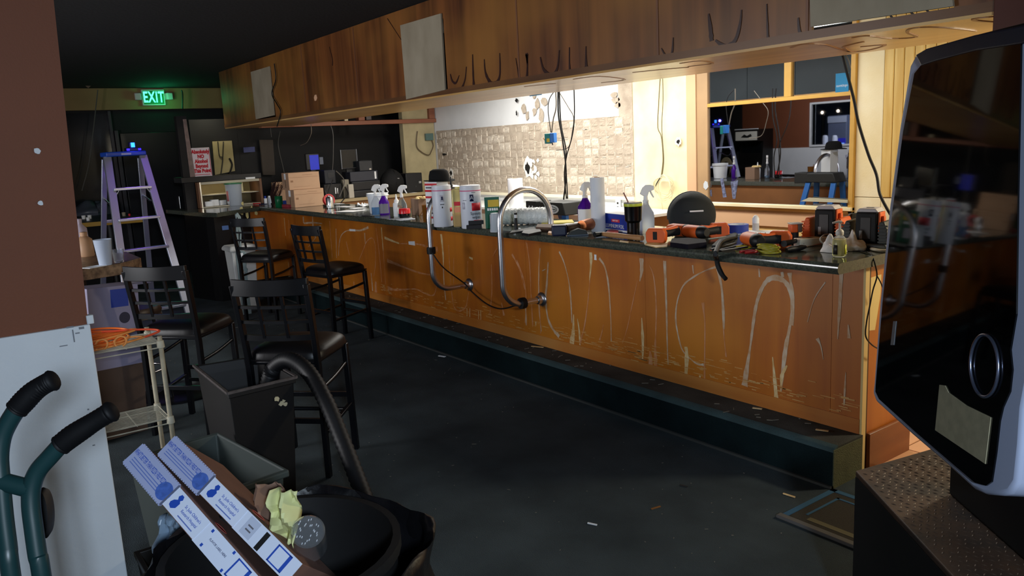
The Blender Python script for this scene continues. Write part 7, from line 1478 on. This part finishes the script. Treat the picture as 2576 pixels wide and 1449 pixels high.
sb = G(2500, 700, .1); sp = Vector((sb.x, sb.y, 0)); sp = sp+alo*.12
mb = MB(); mb.prism([((sp+alo*a+inw*b).x, (sp+alo*a+inw*b).y) for a, b in ((-.3, 0), (.35, 0), (.35, .4), (-.3, .4))], DZ, 1.9); mb.done('cabinet_body', mat('base dark', (8, 8, 9), .6), gm_, world=True, smooth=0, bevel=.01)
# ================================================================== things along the street wall, met again in the window glass
def V(px, py, yv): v = P(px, py, Y=yv); v.y = 2*WALLY-v.y; return v
yr = -2.75; yv = 2*WALLY-yr
a, b = V(1868, 325, yv), V(1926, 325, yv); x0, x1 = min(a.x, b.x), max(a.x, b.x)
ac = thing('arcade_cabinet', 'black arcade cabinet with white marquee by the brown street wall', 'arcade cabinet', ((x0+x1)/2, yr+.02, 0))
w_ = (x1-x0)/2; mz0, mz1 = V(1895, 352, yv).z, V(1895, 330, yv).z
MYZ = Matrix(((0, 0, 1, 0), (1, 0, 0, 0), (0, 1, 0, 0), (0, 0, 0, 1)))
MB().prism([(-.28, 0), (.28, 0), (.28, .75), (.38, .82), (.38, .88), (.1, .95), (.05, mz0-.03), (.24, mz0-.02), (.24, mz1+.04), (-.28, mz1+.04)], -w_, w_, MYZ).done('cabinet_shell', mat('cabinet black', (12, 12, 13), .4), ac, smooth=0)
MB().bx(-w_+.02, w_-.02, .24, .245, mz0, mz1).done('marquee', mat('marquee white', (190, 190, 180), .5, emit=(180, 180, 170), es=.12), ac, smooth=0)
MB().prism([(-.14, -.03), (-.05, .035), (.02, 0), (.12, .04), (.15, -.01), (.05, -.04)], .2455, .247, Matrix.Translation((0, 0, (mz0+mz1)/2)) @ Matrix(((1, 0, 0, 0), (0, 0, 1, 0), (0, 1, 0, 0), (0, 0, 0, 1)))).done('marquee_emblem', ink, ac, smooth=0)
MB().bx(-w_+.05, w_-.05, .06, .075, .98, mz0-.06).done('screen', bk, ac, smooth=0)
MB().bx(-w_, w_, .22, .25, mz1+.04, mz1+.06).done('top_strip', white_paint, ac, smooth=0)
a = V(1846, 395, yv); b = V(1862, 395, yv); 
ma = thing('crest_machine', 'dark amusement machine with an oval beige crest beside the arcade cabinet', 'game machine', (a.x, yr+.0, 0)); r_ = abs(b.x-a.x)
MB().prism([(-.25, 0), (.25, 0), (.25, a.z+.1), (-.25, a.z+.15)], -r_*1.3, r_*1.3, MYZ).done('cabinet_shell', mat('cabinet black', (12, 12, 13), .4), ma, smooth=0)
MB().lathe([(r_*.62, 0), (r_, 0), (r_, .02), (r_*.62, .02), (r_*.62, 0)], n=32, sy=1.5, T=Matrix.Translation((0, .25, a.z-.25)) @ Matrix.Rotation(rad(-90), 4, 'X')).done('oval_crest', mat('crest beige', (150, 140, 112), .5), ma, smooth=40)
MB().prism([(-r_*.5, 0), (0, r_*.35), (r_*.5, 0), (0, -r_*.5)], .252, .262, Matrix.Translation((0, 0, a.z-.2)) @ Matrix(((1, 0, 0, 0), (0, 0, 1, 0), (0, 1, 0, 0), (0, 0, 0, 1)))).done('crest_shield', mat('crest beige', (150, 140, 112), .5), ma, smooth=0)
# folding table and dark screen below the street window, a grey bin, and the pump outside
yr2 = -2.6; yv2 = 2*WALLY-yr2
a, b = V(2078, 435, yv2), V(2104, 392, yv2)
sc2 = thing('dark_monitor', 'dark monitor on a stand below the street window', 'monitor', ((a.x+b.x)/2, yr2, 0), .5)
MB().bx(-.22, .22, -.02, .02, a.z, b.z).done('screen_back', mat('brown black', (40, 26, 22), .5), sc2, bevel=.006); MB().tube([(0, 0, 0), (0, 0, a.z)], .03, 10).done('pole', black_m, sc2); MB().lathe([(.25, 0), (.25, .02), (.03, .04)], n=24).done('base', black_m, sc2)
a = V(2128, 395, yv2); gb = thing('grey_bin', 'pale grey bin standing under the street window', 'bin', (a.x+.35, yr2+.1, 0))
MB().lathe([(.2, 0), (.24, a.z), (.26, a.z), (.26, a.z+.05), (0, a.z+.06)], n=28).done('bin_body', mat('bin pale grey', (150, 154, 170), .5), gb, smooth=40)
yo = -7.0; yvo = 2*WALLY-yo
p0, p1 = V(2102, 365, yvo), V(2150, 288, yvo); x0, x1 = min(p0.x, p1.x), max(p0.x, p1.x)
pu = thing('fuel_pump', 'grey fuel pump with a blue lit panel out in the street', 'fuel pump', ((x0+x1)/2, yo, -.02))
MB().bx((x0-x1)/2, (x1-x0)/2, -.35, .35, 0, p1.z+.02).done('pump_body', mat('pump grey', (110, 118, 140), .5), pu, bevel=.01)
wq = (x1-x0)
MB().bx(-wq*.5+wq*.5, wq*.5-.01, .35, .36, p1.z*.3, p1.z*.72).done('lit_panel', mat('panel blue', (40, 40, 150), .4, emit=(50, 50, 200), es=.5), pu)
MB().bx(wq*.2, wq*.42, .36, .365, p1.z*.55, p1.z*.66).done('screen', mat('pump screen', (120, 170, 255), .4, emit=(130, 180, 255), es=1.6), pu)
MB().bx(-wq*.5, wq*.5, .35, .37, p1.z*.92, p1.z*1.0).done('top_band', mat('pump white', (190, 196, 210), .5), pu)
for px, lb in ((2075, 'white bollard left of the fuel pump'), (2099, 'white bollard nearest the fuel pump')):
    q = V(px, 365, yvo+.0); h = V(px, 342, yvo).z; q.y = -5.6; t = thing('bollard', lb, 'bollard', (P(px, 365, Y=2*WALLY+5.6).x, -5.6, -.02)); MB().lathe([(.07, 0), (.07, V(px, 344, 2*WALLY+5.6).z), (.05, V(px, 344, 2*WALLY+5.6).z+.05), (0, V(px, 344, 2*WALLY+5.6).z+.06)], n=18).done('post', mat('bollard white', (190, 194, 204), .6), t, smooth=40)
point('forecourt_lamp', (-9.3, -5.0, 3.0), 420, (.85, .9, 1.0), .2)
for px, py in ((2071, 283), (2111, 279)):
    q = P(px, py, Y=2*WALLY+12.5); q.y = -12.5; t = thing('street_lamp', 'distant street lamp seen through the street window' + (', left one' if px == 2071 else ', right one'), 'street lamp', (q.x, q.y, -.1)); MB().tube([(0, 0, 0), (0, 0, q.z)], .05, 8).done('pole', black_m, t)
    MB().lathe([(0, -.05), (.035, -.03), (.045, 0), (.035, .03), (0, .05)], (0, .06, q.z+.1), 14).done('lamp_globe', mat('lamp glow', (255, 240, 220), .5, emit=(255, 235, 210), es=8.0), t, smooth=60)
